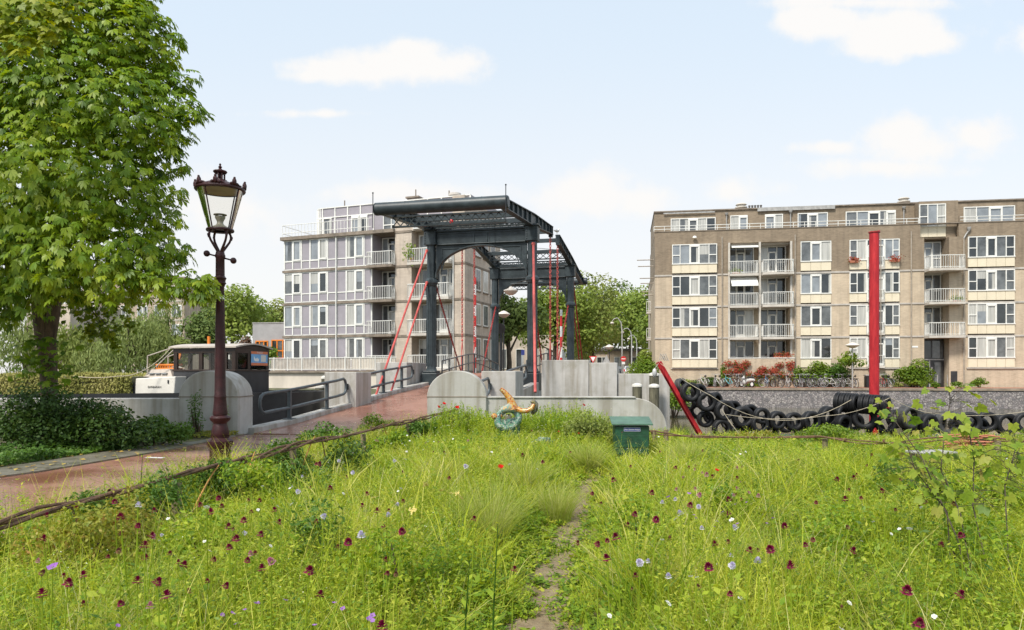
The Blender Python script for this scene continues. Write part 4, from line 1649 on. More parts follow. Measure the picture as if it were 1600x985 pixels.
hi.box(ru(1438), ru(1498), 0.55, 1.4, 12.87, 13.3)
lo.build('wall', 'lower_brick', bld)
hi.build('upper_wall', 'upper_brick', bld)
mb = MB()
mb.box(-0.03, UEND, -0.05, 0.40, 13.982, 14.05)
mb.build('parapet_cap', 'ledge', bld)
for z in [f - 0.02 for f in RF[1:]]:
    mb = MB()
    for a, b in ((-0.04, UB0), (UB1, UE0), (UE1, UEND)):
        mb.box(a, b, -0.06, 0.02, z - 0.07, z + 0.07)
    mb.build('floor_band', 'band', bld)
mb = MB()
for a, b in ((UA0 - 0.1, UA1 + 0.1), (UD0 - 0.1, UD1 + 0.1), (UF0 - 0.1, UEND)):
    mb.box(a, b, -0.10, 0.02, 1.96, 2.06)
mb.build('plinth_band', 'band', bld)
WS = [(1, 1, 0.4, 6), (5, 3, 1.5, 2), (4, 2, 2, 1), (2, 3, 3, 1.5)]
for fi, f in enumerate(RF):
    z0, z1 = f + 0.16, f + 2.66
    ws = WS[fi]
    window(bld, UA0, UA1, z0, z1, -0.16, [(0.75, 's'), (0.9, 't'), (0.9, 'f'), (0.9, 't'), (0.75, 's')], 0.78, ws=ws)
    mb = MB()
    mb.box(UA0 + 0.03, UA1 - 0.03, -0.088, 0.6, z0 + 0.01, z1 - 0.01)
    mb.build('bay_side', 'cream', bld)
    window(bld, UC0, UC1, z0, z1, 0.05, [(1, 't'), (1, 'f'), (1, 't')], 0.78, ws=(ws if fi != 3 else (1, 1, 1, 4)))
    window(bld, UD0, UD0 + (UD1 - UD0) * 0.34, z0, z1, -0.06, [(0.8, 's'), (1, 't')], 0.78, ws=ws)
    window(bld, UD0 + (UD1 - UD0) * 0.34 + 0.01, UD1 - (UD1 - UD0) * 0.30 - 0.01, z0, z1, -0.07, [(1, 'd'), (1, 'd')], 0, ws=ws)
    window(bld, UD1 - (UD1 - UD0) * 0.30, UD1, z0, z1, -0.06, [(1, 't'), (0.8, 's')], 0.78, ws=ws)
    balcony(bld, UD0 + (UD1 - UD0) * 0.36, UD1 - (UD1 - UD0) * 0.32, f + 0.30, -0.42, -0.14, h=0.85)
    window(bld, UF0, UF1, z0, z1, -0.05, [(0.8, 's'), (0.9, 't'), (0.9, 'f'), (0.9, 't'), (0.8, 's')], 0.78, ws=ws)
    window(bld, UF1 + 1.5, UEND - 0.4, z0, z1, -0.02, [(1, 't'), (1, 'f'), (1, 't')], 0.78, ws=ws)
    # recessed double balcony with a post in the middle
    for j, (a, b) in enumerate(((UB0, UBM - 0.12), (UBM + 0.12, UB1))):
        window(bld, a + 0.12, b - 0.12, f + 0.02, f + 2.55, 1.42, [(0.9, 's'), (1, 'd'), (1, 's')], 0, ws=(5, 3, 1, 2), name='balcony_window')
        if fi > 0:
            balcony(bld, a + 0.02, b + (0.10 if j else -0.02), f + 0.0, -0.34 if j == 0 else -0.72, 1.36, round_=0.0 if j == 0 else 0.12)
    # recessed balconies over the entrance
    if fi > 0:
        window(bld, UE0 + 0.05, UE1 - 0.05, f + 0.02, f + 2.55, 1.42, [(0.7, 's'), (1, 'd'), (1, 's')], 0, ws=(4, 3, 2, 1), name='balcony_window')
        balcony(bld, UE0 + 0.02, UE1 + 0.85, f + 0.0, -0.95, 1.36 if False else -0.02, round_=0.14)
        mb = MB()
        mb.box(UE0 + 0.003, UE1 - 0.003, 0.0, 1.36, f - 0.20, f - 0.003)
        mb.build('balcony_floor', 'slab', bld)
mb = MB()
for a in (UB0, UBM, UB1):
    mb.box(a - 0.08, a + 0.08, -0.1, 0.06, 1.0, 12.88)
mb.build('balcony_post', 'slab', bld)
mb = MB()
mb.box(UB0, UB1, 0.4, 1.5, 12.75, 12.87)
mb.build('recess_ceiling', 'slab', bld)
mb = MB()
mb.box(UB0 - 0.1, UB1 + 0.15, -0.55, -0.40, 0.4, 2.85)
mb.box(UB0 - 0.1, UB0 + 0.03, -0.398, 0.0, 0.4, 2.85)
mb.box(UB1 + 0.02, UB1 + 0.15, -0.398, 0.0, 0.4, 2.85)
mb.box(UB0 + 0.05, UB1 - 0.0, -0.398, 1.4, 1.7, 1.9)
w_ = mb.build('terrace_wall', 'lower_brick', bld)
mb = MB()
mb.box(UB0 - 0.14, UB1 + 0.19, -0.58, -0.36, 2.852, 2.92)
mb.build('coping', 'white', w_)
# pale awnings over two of the balconies
for (f, a, b, zt, dr) in ((10.17, UB0 + 0.15, UBM - 0.2, 2.52, 0.18), (7.42, UB0 + 0.15, UBM - 0.2, 2.55, 0.75)):
    mb = MB()
    mb.add([(a, 0.35, f + zt), (b, 0.35, f + zt), (b, -0.55, f + zt - dr), (a, -0.55, f + zt - dr), (b, -0.57, f + zt - dr - 0.16), (a, -0.57, f + zt - dr - 0.16)], [(0, 1, 2, 3), (3, 2, 4, 5)])
    o = mb.build('awning', 'white', bld)
    o.modifiers.new('thick', 'SOLIDIFY').thickness = 0.02
# entrance
mb = MB()
mb.box(UE0 + 0.03, UE1 - 0.03, 0.9, 1.0, 0.42, 4.42)
dr = mb.build('entrance', 'door_dark', bld)
mb = MB()
for (a, b, z0, z1, k) in ((UE0 + 0.12, UE0 + 0.85, 2.85, 4.3, 0), (UE0 + 0.98, UE1 - 0.12, 2.85, 4.3, 1), (UE0 + 0.12, UE0 + 0.62, 0.6, 2.6, 0), (UE0 + 1.15, UE1 - 0.25, 0.75, 2.5, 1)):
    mb.k = k
    mb.box(a, b, 0.87, 0.898, z0, z1)
mb.build('pane', ['glass_dark', 'glass_mid'], dr)
mb = MB()
mb.box(UE0 + 0.03, UE1 - 0.03, 0.85, 0.899, 2.68, 2.78)
mb.box(UE0 + 0.72, UE0 + 0.80, 0.84, 0.895, 0.42, 2.66)
mb.box(UE0 + 0.88, UE0 + 0.98, 0.84, 0.895, 1.2, 2.1)
mb.build('door_trim', 'metal_grey', dr)
mb = MB()
for x in (UE0 + 1.1, UE1 - 0.05):
    mb.tube([(x, 0.2, 0.4), (x, 0.2, 1.45)], 0.035, 6)
mb.build('grab_rail', 'metal_grey', dr)
mb = MB()
mb.box(UE1 + 0.12, UE1 + 0.62, -0.02, -0.004, 0.75, 1.75)
mb.build('letterbox_panel', 'door_dark', bld)
mb = MB()
mb.box(UE0 - 0.98, UE0 - 0.48, -0.025, -0.004, 3.72, 3.86)
mb.build('street_name_plate', 'sign_white', bld)
# downpipes with hoppers
for x in (1128, 1242, 1423, 1505):
    u = ru(x)
    mb = MB()
    mb.tube([(u, -0.12, 0.4), (u, -0.12, 13.4 if x != 1505 else 12.7)], 0.055, 8)
    mb.build('downpipe', 'pipe', bld, True)
mb = MB()
u = ru(1505)
mb.tube([(u, -0.12, 12.7), (u + 0.15, -0.12, 13.0), (u + 0.35, -0.12, 13.3)], 0.055, 8)
mb.lathe([(0.06, 0), (0.16, 0.25), (0.17, 0.35)], 10, (u + 0.38, -0.14, 13.25))
mb.build('downpipe', 'metal_grey', bld, True)
# penthouse set back on the roof
ph = MB()
ph.box(0.0, UEND, 1.5, 10, 13.88, 16.05)
ph.box(ru(1440), ru(1502), 0.55, 1.5, 13.3, 16.0)
ph.build('penthouse', 'upper_brick', bld)
mb = MB()
mb.box(-0.05, UEND, 1.38, 10.1, 16.052, 16.16)
mb.build('roof_edge', 'ledge', bld)
mb = MB()
mb.box(ru(1188), ru(1312), 1.30, 1.378, 15.82, 16.14)
mb.box(0.8, ru(1120), 1.32, 1.378, 15.86, 15.98)
mb.build('fascia', 'metal_grey', bld)


def pu(x, v=1.5):
    """distance along the building of what stands set back by v"""
    s = (x - 800) / FPX
    X0, Y0 = 12.6 + 0.1564 * v, 62 + 0.9877 * v
    return (Y0 * s - X0) / (0.9877 + 0.1564 * s)


for (a, b, z0, z1, cols) in ((1048, 1118, 14.1, 15.45, [(1, 't'), (1, 't'), (1, 'f'), (1, 't'), (1, 't')]), (1141, 1168, 13.95, 15.55, [(1, 't'), (1, 'f')]), (1195, 1223, 13.95, 15.55, [(1, 'f'), (0.8, 't')]),
                             (1246, 1293, 13.95, 15.55, [(1, 't'), (1, 'f'), (1, 't')]), (1321, 1399, 13.95, 15.55, [(1, 't'), (1, 't'), (1, 'f'), (0.6, 't'), (0.8, 'f')]), (1505, 1585, 13.95, 15.6, [(1, 't'), (1, 't'), (1, 'f'), (1, 't')])):
    window(bld, pu(a), pu(b), z0, z1, 1.44, cols, 0, ws=(2, 3, 4, 3), name='penthouse_window')
window(bld, ru(1437) + 0.15, ru(1482), 13.0, 15.75, 0.5, [(0.9, 's'), (1, 't'), (0.9, 's')], 0.85, ws=(2, 3, 3, 2), name='penthouse_window')
mb = MB()
for z in (14.22, 14.48):
    mb.tube([(-0.1, -0.02, z), (ru(1438), -0.02, z)], 0.03, 6)
    mb.tube([(ru(1500), -0.02, z), (UEND, -0.02, z)], 0.03, 6)
for k in range(0, 40):
    u = -0.1 + k * 0.9
    if ru(1438) < u < ru(1500) or u > UEND:
        continue
    mb.box(u - 0.02, u + 0.02, -0.04, 0.0, 14.052, 14.5)
mb.build('terrace_railing', 'white_rail', bld)
for x in (1135, 1235, 1412):
    u = pu(x, 1.4)
    mb = MB()
    mb.tube([(u, 1.36, 14.1), (u, 1.36, 15.6)], 0.05, 6)
    mb.lathe([(0.05, 0), (0.15, 0.14), (0.16, 0.24)], 8, (u, 1.34, 15.55))
    mb.build('rain_hopper', 'metal_grey', bld, True)
for x, w in ((1158, 0.9), (1412, 0.85)):
    u = pu(x, 3)
    mb = MB()
    mb.lathe([(w * 0.42, 16.1), (w * 0.42, 16.5), (w * 0.6, 16.52), (w * 0.6, 16.62), (w * 0.42, 16.64), (w * 0.40, 16.8), (w * 0.55, 16.82), (w * 0.45, 16.92), (0.001, 16.95)], 16, (u, 3, 0))
    mb.build('chimney', 'slab', bld, True)
mb = MB()
u = pu(1170, 3)
mb.box(u - 0.3, u + 1.3, 2.6, 3.4, 16.1, 16.35)
mb.build('chimney', 'roof', bld)
for k in range(5):
    mb = MB()
    mb.lathe([(0.09, 16.35), (0.08, 16.65), (0.11, 16.68), (0.10, 16.75)], 8, (u + 0.05 + 0.25 * k, 3, 0))
    mb.build('flue', 'roof', bld, True)
# poles that jut out of the end wall
for z in (11.9, 11.35, 10.3, 9.85, 9.1, 8.8):
    mb = MB()
    mb.tube([(-0.02, 2.0 + 0.3 * (12 - z), z), (-1.55 + 0.16 * (12 - z), 2.0 + 0.3 * (12 - z), z)], 0.045, 6)
    mb.build('wall_pole', 'pipe', bld)
mb = MB()
mb.lathe([(0.001, 0.2), (0.14, 0.15), (0.2, 0.0), (0.001, -0.05)], 10, (ru(1085), -0.25, 13.35))
mb.build('wall_lamp', 'white', bld, True)

# flower boxes and pots on the balconies
for (u, z, v, lab, m) in ((UD0 + 0.3, 10.98, -0.25, 'hanging flower box under the top left window beside the red mast', 'red_flower'), (UD1 - 0.4, 10.98, -0.25, 'hanging flower box right of the red mast, top floor', 'red_flower'),
                          (UBM + 0.55 + 0.9, 2.98, -0.47, 'left terracotta flower pot on the low terrace wall', 'red_flower'), (UB1 - 0.5, 2.98, -0.47, 'right terracotta flower pot on the low terrace wall', 'red_flower'),
                          (UB0 + 0.6, 10.25, -0.1, 'green pot plant on the top left balcony', 'bright_bush'), (UE1 + 0.3, 7.5, -0.7, 'plant box on the middle balcony above the entrance', 'bright_bush')):
    p = Matrix.Rotation(bld.rotation_euler[2], 3, 'Z') @ Vector((u, v, 0)) + Vector((12.6, 62, z))
    root = thing('flower_pot', lab, 'flower pot', p, bld.rotation_euler[2], 'pots and flower boxes on the facade')
    mb = MB()
    mb.box(-0.33, 0.33, -0.1, 0.1, -0.12, 0.08)
    mb.build('box', 'terracotta', root, False, 0.02)
    n = 130
    P = rng.normal(size=(n, 3)) * np.array([0.24, 0.1, 0.12]) + np.array([0, -0.02, 0.16])
    V, Q = leaf_quads(P, rng.normal(size=(n, 3)) + np.array([0, -1, 0.5]), 0.13, 0.09)
    np_obj('foliage', V, Q, LF[m], root, np.repeat(rng.random(n), 4))

# neighbouring wing further up the street, seen past the end wall
nb = thing('apartment_wing', 'pale balconied apartment wing beyond the left end of the sand coloured building', 'building', (14.6, 72.5, 0), math.atan2(-0.1564, 0.9877), 'apartment buildings')
mb = MB()
mb.box(0, 9, 0, 16, 0.3, 12.2)
mb.build('wall', 'stone_wall', nb)
for k, z in enumerate((2.2, 4.95, 7.7)):
    balcony(nb, -0.75, 1.2, z + 0.2, -0.6, 0.5, step=0.16)
    window(nb, 0.25, 1.6, z + 0.3, z + 2.5, -0.03, [(1, 't'), (1, 'd')], 0)
mb = MB()
mb.box(-0.05, 9, -0.05, 16, 12.2, 12.35)
mb.build('roof_edge', 'ledge', nb)


# ------------------------------------------------------------------ the lavender building on the left
def lu(x, v=0.0):
    s = (x - 800) / FPX
    X0, Y0 = -19.2 + 0.342 * v, 59.4 + 0.9397 * v
    return (Y0 * s - X0) / (0.9397 + 0.342 * s)


lb = thing('apartment_building', 'lavender panelled apartment building with a stone corner, left of the bridge', 'building', (-19.2, 59.4, 0), math.atan2(-0.342, 0.9397), 'apartment buildings')
LFZ = [1.9, 4.65, 7.40, 10.15]
LT = 12.88
U1, U2, U3, UW0, UW1, UL = lu(582), lu(617), lu(641), lu(643), lu(707), lu(726)


def zx(z):
    return lu(420 + z / 2.897)


edges = [0.0] + [zx(z) for z in (110, 150, 188, 228, 268, 309, 352, 392, 433)] + [U1]
kinds = 'GWPGWPPGWP'
for fi, f in enumerate(LFZ):
    fr, pl = MB(), MB()
    zc, zp = f + 0.80, f + 2.52
    fr.box(0, U1, -0.05, 0.05, f + 0.08, f + 0.14)
    fr.box(0, U1, -0.06, 0.05, zc - 0.05, zc + 0.03)
    fr.box(0, U1, -0.05, 0.05, zp, zp + 0.09)
    for e in edges:
        a = min(max(e - 0.05, 0), U1 - 0.10)
        fr.box(a, a + 0.10, -0.07, 0.05, f + 0.142, zp - 0.002)
    for i, k in enumerate(kinds):
        a, b = edges[i] + 0.052, edges[i + 1] - 0.052
        pl.box(a, b, -0.02, 0.05, f + 0.142, zc - 0.052)
        if k == 'P':
            pl.box(a, b, -0.02, 0.05, zc + 0.032, zp - 0.002)
    fo = fr.build('facade_frame', 'white', lb)
    pl.build('lavender_panel', 'lavender', fo)
    for i, k in enumerate(kinds):
        if k == 'P':
            continue
        a, b = edges[i] + 0.053, edges[i + 1] - 0.053
        window(lb, a, b, zc + 0.033, zp - 0.003, -0.01 if k == 'G' else -0.06, [(1, 't')], 0, ws=(2, 2, 3, 3) if fi in (1, 3) else (3, 2, 1, 3), frame='white', fw=0.03 if k == 'G' else 0.11)
    # floor ledge, stained
    mb = MB()
    mb.box(-0.12, U1 + 0.1, -0.14, 0.06, f + 2.615, f + 2.80)
    mb.build('floor_ledge', 'ledge', lb)
    # recessed balcony next to the lavender front
    window(lb, U1 + 0.05, U2 - 0.02, f + 0.05, f + 2.5, 1.45, [(0.8, 't'), (1, 'd'), (1, 't')], 0, ws=(4, 3, 2, 1), name='balcony_window')
    balcony(lb, U1 - 0.25, U2 + 0.02, f + 0.02, -0.55, 1.4 if False else 0.0, 'ledge', step=0.15)
    mb = MB()
    mb.box(U1 + 0.01, U2 - 0.01, 0.0, 1.4, f - 0.2, f - 0.01)
    mb.build('balcony_floor', 'ledge', lb)
    # balconies in the stone wall
    window(lb, UW0 + 0.2, UW0 + 1.35, f + 0.05, f + 2.4, 0.95, [(1, 't')], 0, ws=(5, 3, 2, 1), name='balcony_window')
    window(lb, UW0 + 1.45, UW1 - 0.15, f + 0.05, f + 2.4, 0.95, [(0.9, 's'), (1, 'd'), (1, 't')], 0, ws=(5, 3, 1, 1), name='balcony_window')
    balcony(lb, UW0, UW1, f + 0.02, -0.75, -0.01, 'slab', step=0.15, round_=0.0)
    mb = MB()
    mb.box(UW0 + 0.01, UW1 - 0.01, 0.0, 0.9, f - 0.2, f - 0.01)
    mb.build('balcony_floor', 'slab', lb)
body, st = MB(), MB()
body.box(0.04, U1 - 0.02, 0.06, 9.0, 1.6, LT - 0.15)
body.box(U1 - 0.02, U2, 1.5, 9.0, 1.6, LT - 0.15)
body.build('wall', 'lavender', lb)
st.box(U2 + 0.02, UW0, 0.0, 9.0, 1.6, 13.9)
st.box(UW0, UW1, 1.0, 9.0, 1.6, LT + 0.6)
st.box(UW1, UL, 0.0, 1.2, 1.6, 15.2)
st.box(UW1, UL, 1.2, 7.6, 0.4, 15.0)
st.box(UW0, UW1, 0.0, 1.0, LT - 0.1, 13.6)
st.box(UW0 + 1.36, UW0 + 1.44, 0.02, 1.0, 1.6, LT - 0.12)
st.build('stone_wall', 'stone_wall', lb)
for f in LFZ[1:] + [LT]:
    mb = MB()
    mb.box(U2 + 0.02, UW0, -0.05, -0.002, f - 0.22, f - 0.05)
    mb.build('stone_band', 'ledge', lb)
    mb = MB()
    mb.box(UW1, UL + 0.05, -0.05, -0.002, f - 0.22, f - 0.05)
    mb.box(UL + 0.002, UL + 0.05, -0.002, 7.6, f - 0.22, f - 0.05)
    mb.build('stone_band', 'ledge', lb)
mb = MB()
mb.tube([(edges[6], -0.16, 1.6), (edges[6], -0.16, LT)], 0.05, 8)
mb.build('downpipe', 'white', lb, True)
mb = MB()
mb.tube([(UW1 + 0.1, -0.1, 1.6), (UW1 + 0.1, -0.1, LT)], 0.05, 8)
mb.build('downpipe', 'white', lb, True)
# windows in the side wall that turns away
for f in LFZ:
    for y in (2.1, 3.7, 5.3):
        m2 = MB()
        m2.box(UL + 0.002, UL + 0.04, y, y + 1.0, f + 0.75, f + 2.5)
        w_ = m2.build('side_window', 'white', lb)
        m2 = MB()
        m2.box(UL + 0.042, UL + 0.05, y + 0.1, y + 0.47, f + 0.85, f + 2.4)
        m2.box(UL + 0.042, UL + 0.05, y + 0.54, y + 0.9, f + 0.85, f + 2.4)
        m2.build('pane', random.choice(['glass_mid', 'glass_dark', 'curtain']), w_)
        m2 = MB()
        m2.box(UL + 0.002, UL + 0.10, y - 0.05, y + 1.05, f + 0.66, f + 0.745)
        m2.build('sill', 'ledge', w_)
# roof terrace slab, railing and penthouse with a rounded end
mb = MB()
mb.box(-0.22, U2 + 0.02, -0.30, 9.0, LT - 0.15, LT + 0.12)
mb.build('terrace_slab', 'ledge', lb)
mb = MB()
for z in (0.45, 1.12):
    mb.tube([(-0.1, 6, LT + z), (-0.1, -0.15, LT + z), (U1, -0.15, LT + z)], 0.028, 6)
k = 0
while k * 0.32 < U1:
    mb.box(k * 0.32 - 0.115, k * 0.32 - 0.085, -0.165, -0.135, LT + 0.12, LT + 1.12)
    k += 1
mb.build('terrace_railing', 'white_rail', lb)
V1 = 1.9
PX = lu(489, V1)
PE = lu(735, V1)
pts = []
rr = 1.0
for i in range(7):
    t = math.pi + math.pi / 2 * i / 6
    pts.append((PX + rr + rr * math.cos(t), V1 + rr + rr * math.sin(t)))
outline = [(PX, 8.5)] + pts + [(PE, V1), (PE, 8.5)]
PT = 15.72
mb = MB()
n = len(outline)
mb.add([(p[0], p[1], LT + 0.1) for p in outline] + [(p[0], p[1], PT) for p in outline], [tuple(range(n)), tuple(range(2 * n - 1, n - 1, -1))] + [(i, (i + 1) % n, (i + 1) % n + n, i + n) for i in range(n)])
ph_ = mb.build('penthouse', 'lavender', lb)
fr = MB()
path = pts + [(PX + rr + 1.25 * k, V1) for k in range(1, 12) if PX + rr + 1.25 * k < PE - 0.3] + [(PE, V1)]
for i, p in enumerate(path):
    fr.box(p[0] - 0.05, p[0] + 0.05, p[1] - 0.06, p[1] + 0.02, LT + 0.12, PT - 0.05)
for z in (LT + 0.16, PT - 0.85, PT - 0.03):
    for i in range(len(path) - 1):
        fr.bar((path[i][0], path[i][1] - 0.02, z), (path[i + 1][0], path[i + 1][1] - 0.02, z), 0.10, 0.08)
fr.build('penthouse_frame', 'white', ph_)
for (a, b, k) in ((lu(506, V1), lu(519, V1), 't'), (lu(550, V1), lu(562, V1), 'f'), (lu(563, V1), lu(575, V1), 'f'), (lu(495, V1) + 0.3, lu(503, V1), 't')):
    window(lb, a, b, LT + 0.2, PT - 0.9, V1 - 0.07, [(1, k)], 0, ws=(1, 2, 4, 2), name='penthouse_window')
window(lb, lu(590), lu(616), LT + 0.15, PT - 0.9, 0.9, [(1, 's'), (1, 's')], 0, split=0.3, ws=(1, 2, 4, 1), name='penthouse_window')
mb = MB()
mb.box(U1 - 0.1, U2 + 0.02, 0.98, V1, LT + 0.122, PT - 0.9)
mb.build('penthouse_bay', 'lavender', lb)
window(lb, UW0 + 0.15, UW0 + 1.25, LT - 0.0, LT + 1.7 - 1.0, -0.03, [(1, 't')], 0, ws=(1, 2, 4, 1), name='stone_window')
for (x, w, h) in ((537, 1.3, 0.28), (648, 1.0, 0.62), (700, 2.6, 0.26)):
    u = lu(x, 4)
    mb = MB()
    mb.box(u - w / 2, u + w / 2, 3.6, 4.4, PT - 0.02, PT + h)
    mb.box(u - w / 2 - 0.12, u + w / 2 + 0.12, 3.5, 4.5, PT + h + 0.002, PT + h + 0.14)
    mb.tube([(u + 0.1, 4, PT + h + 0.1), (u + 0.1, 4, PT + h + 0.8)], 0.05, 6)
    mb.build('chimney', 'ledge', lb)
mb = MB()
mb.lathe([(0.4, 0), (0.4, 0.55), (0.52, 0.56), (0.5, 0.75), (0.001, 0.8)], 14, (lu(711, 4), 4, PT))
mb.build('chimney', 'slab', lb, True)
# plants on the balcony
root = thing('potted_shrub', 'bright green potted shrub on a balcony of the stone wall', 'plant', Matrix.Rotation(lb.rotation_euler[2], 3, 'Z') @ Vector((UW0 + 0.25, -0.5, 0)) + Vector((-19.2, 59.4, 10.2)))
n = 220
P = rng.normal(size=(n, 3)) * np.array([0.25, 0.2, 0.35]) + np.array([-0.1, 0, 0.75])
V, Q = leaf_quads(P, rng.normal(size=(n, 3)) + np.array([0, -1, 0.5]), 0.2, 0.10)
np_obj('foliage', V, Q, LF['bright_bush'], root, np.repeat(rng.random(n), 4))
mb = MB()
mb.lathe([(0.13, 0), (0.2, 0.35), (0.21, 0.36)], 10)
mb.build('pot', 'terracotta', root, True)

# fence on the terrace edge
root = thing('terrace_fence', 'white railing with pale screens on the quay below the lavender building', 'fence', (*lpt(-2.2, 1.95), 1.78), math.atan2(-0.342, 0.9397))
LEN = 14.0
mb = MB()
for z in (0.08, 1.0):
    mb.box(0, LEN, -0.025, 0.025, z, z + 0.05)
x = 0.0
while x <= LEN:
    mb.box(x - 0.012, x + 0.012, -0.012, 0.012, 0.13, 1.0)
    x += 0.14
mb.build('rail', 'white_rail', root)
k = 0
while k * 1.35 <= LEN:
    mb = MB()
    mb.box(k * 1.35 - 0.03, k * 1.35 + 0.03, -0.03, 0.03, 0.0, 1.12)
    mb.build('post', 'white_rail', root)
    k += 1
for (a, b, m) in ((2.4, 9.9, 'boat_grey'), (10.0, 13.9, 'quay_cream')):
    mb = MB()
    mb.box(a, b, 0.04, 0.055, 0.14, 0.98)
    mb.build('screen', m, root)

# buildings behind the left trees
fb = thing('apartment_building', 'beige brick apartment block far behind the willows on the left', 'building', (-72, 118, 0), math.atan2(-0.1, 1), 'apartment buildings')
mb = MB()
mb.box(0, 18, 0, 12, 0, 17.3)
mb.build('wall', 'beige_far', fb)
mb = MB()
mb.box(-0.1, 18.1, -0.1, 12, 17.3, 17.6)
mb.build('roof_edge', 'ledge', fb)
for k in range(5):
    for j in range(6):
        window(fb, 0.8 + 3.0 * j, 2.6 + 3.0 * j, 1.6 + 3.15 * k, 3.5 + 3.15 * k, -0.04, [(1, 't'), (1, 'f')], 0, ws=(2, 2, 2, 3))
mb = MB()
for k in range(1, 6):
    mb.box(0, 18, -0.08, -0.002, 0.9 + 3.15 * k, 1.1 + 3.15 * k)
mb.build('floor_band', 'slab', fb)
lh = thing('house', 'narrow pale house glimpsed through the willow on the far left', 'building', (-45.5, 66, 0), math.atan2(-0.25, 1), 'apartment buildings')
mb = MB()
mb.box(0, 5, 0, 6, 0, 8.0)
mb.build('wall', 'stone_wall', lh)
for k in range(2):
    window(lh, 2.2, 3.6, 2.4 + 2.9 * k, 5.0 + 2.9 * k - 0.4, -0.03, [(1, 't')], 0)
sc_ = thing('school', 'grey flat roofed building with orange window frames behind the boat cabin', 'building', (-30.2, 82, 0), math.atan2(-0.12, 1), 'apartment buildings')
mb = MB()
mb.box(0, 4.8, 0, 8, 0, 7.4)
mb.box(-2.8, -0.01, 1.5, 8, 0, 4.8)
mb.build('wall', 'grey_school', sc_)
for (a, b, z0, z1) in ((0.35, 1.9, 3.6, 5.4), (2.3, 4.4, 3.2, 5.5)):
    window(sc_, a, b, z0, z1, -0.03, [(1, 's'), (1, 's'), (1, 's')], 0, ws=(4, 3, 1, 0), frame='orange', fw=0.14)
mb = MB()
mb.box(-0.05, 4.85, -0.05, 8, 7.4, 7.52)
mb.build('roof_edge', 'metal_grey', sc_)
sh = thing('kiosk', 'low red topped kiosk left of the lavender building', 'building', (-25.9, 76, 0), 0)
mb = MB()
mb.box(0, 4, 0, 3, 0, 2.6)
mb.build('wall', 'boat_grey', sh)
mb = MB()
mb.box(-0.1, 4.1, -0.15, 3, 2.6, 3.3)
mb.build('fascia', 'sign_red', sh)
bt = thing('house', 'low brick house closing the end of the street', 'building', (10.5, 118, 0), 0, 'apartment buildings')
mb = MB()
mb.box(0, 12, 0, 6, 0, 5.4)
mb.build('wall', 'beige_far', bt)
mb = MB()
mb.box(-0.3, 12.3, -0.4, 6, 5.4, 5.8)
mb.build('roof', 'roof', bt)
for k in range(4):
    window(bt, 0.8 + 2.9 * k, 2.5 + 2.9 * k, 1.8, 4.4, -0.03, [(1, 't'), (1, 't')], 0)
fh = thing('house', 'long pinkish house seen low between the bridge columns', 'building', (-2, 92, 0), 0, 'apartment buildings')
mb = MB()
mb.box(0, 9.5, 0, 6, 0, 6.6)
mb.build('wall', 'stone_wall', fh)
for k in range(5):
    window(fh, 0.6 + 1.9 * k, 1.6 + 1.9 * k, 2.2, 4.8, -0.03, [(1, 't')], 0)


# ------------------------------------------------------------------ the street lamp beside the path
LY = 12.2
LP = at(344, 720, LY)
lamp = thing('street_lamp', 'maroon cast iron street lamp with a crowned glass lantern beside the red path', 'street lamp', (LP.x, LP.y, -0.02))


def zl(py):
    return 1.52 + (585 - py) / FPX * LY


def prof(lst):
    return [(w / 2 / FPX * LY, zl(y)) for (y, w) in lst]


mb = MB()
mb.lathe([(0.175, 0.0)] + prof([(722, 31), (700, 31), (698, 36), (694, 39.5), (689, 39), (687, 34), (684, 27.5), (681, 28)]), 12)
mb.lathe(prof([(680.5, 25.5), (676, 27), (668, 23), (662, 20), (660, 22), (657, 29), (653, 31), (650, 27), (649, 21)]), 20)
mb.build('base', 'maroon', lamp, True)
mb = MB()
mb.lathe(prof([(648.5, 21.5), (646, 22), (636, 20), (623, 17.8), (621, 18.6), (619, 18.4), (617, 17), (580, 16), (520, 14.6), (468, 12.6)]), 20)
mb.lathe(prof([(461.8, 12.4), (449, 12.0), (447, 14), (445, 15), (443, 18.5), (441, 15.5), (438, 16), (435, 19), (433, 15.5), (431, 13.5)]), 20)
mb.lathe(prof([(430.5, 13.6), (404, 13.2), (402, 15.5), (399, 15.5), (397, 13.5), (394, 12.5), (392, 4)]), 12)
mb.build('post', 'maroon', lamp, True)
mb = MB()
mb.lathe(prof([(467.8, 13.0), (462.0, 12.8)]), 20)
mb.build('white_band', 'sign_white', lamp, True)
mb = MB()
zb = zl(402)
mb.tube([(-0.20, -0.06, zb + 0.05), (0.20, 0.06, zb - 0.05)], 0.014, 8)
mb.ball((-0.205, -0.062, zb + 0.052), 0.055, 10)
mb.ball((0.205, 0.062, zb - 0.052), 0.055, 10)
mb.build('ladder_bar', 'maroon', lamp, True)
for k in range(4):
    t = math.pi / 4 + math.pi / 2 * k + 0.12
    c_, s_ = math.cos(t), math.sin(t)
    pr = [(0.03, 396), (0.06, 391), (0.12, 384), (0.175, 377), (0.20, 371), (0.195, 366), (0.17, 362), (0.155, 360)]
    mb = MB()
    mb.tube([(r * c_, r * s_, zl(y)) for r, y in pr], [0.028, 0.026, 0.022, 0.02, 0.02, 0.02, 0.022, 0.024], 8)
    mb.tube([(0.195 * c_, 0.195 * s_, zl(366)), (0.225 * c_, 0.225 * s_, zl(369)), (0.215 * c_, 0.215 * s_, zl(374))], [0.014, 0.014, 0.006], 6)
    mb.build('bracket', 'maroon', lamp, True)
mb = MB()
mb.lathe([(0.10, zl(362)), (0.225, zl(362)), (0.232, zl(360.5)), (0.225, zl(358.5)), (0.19, zl(358.3)), (0.10, zl(358.5))], 28)
mb.build('lantern_ring', 'maroon', lamp, True)
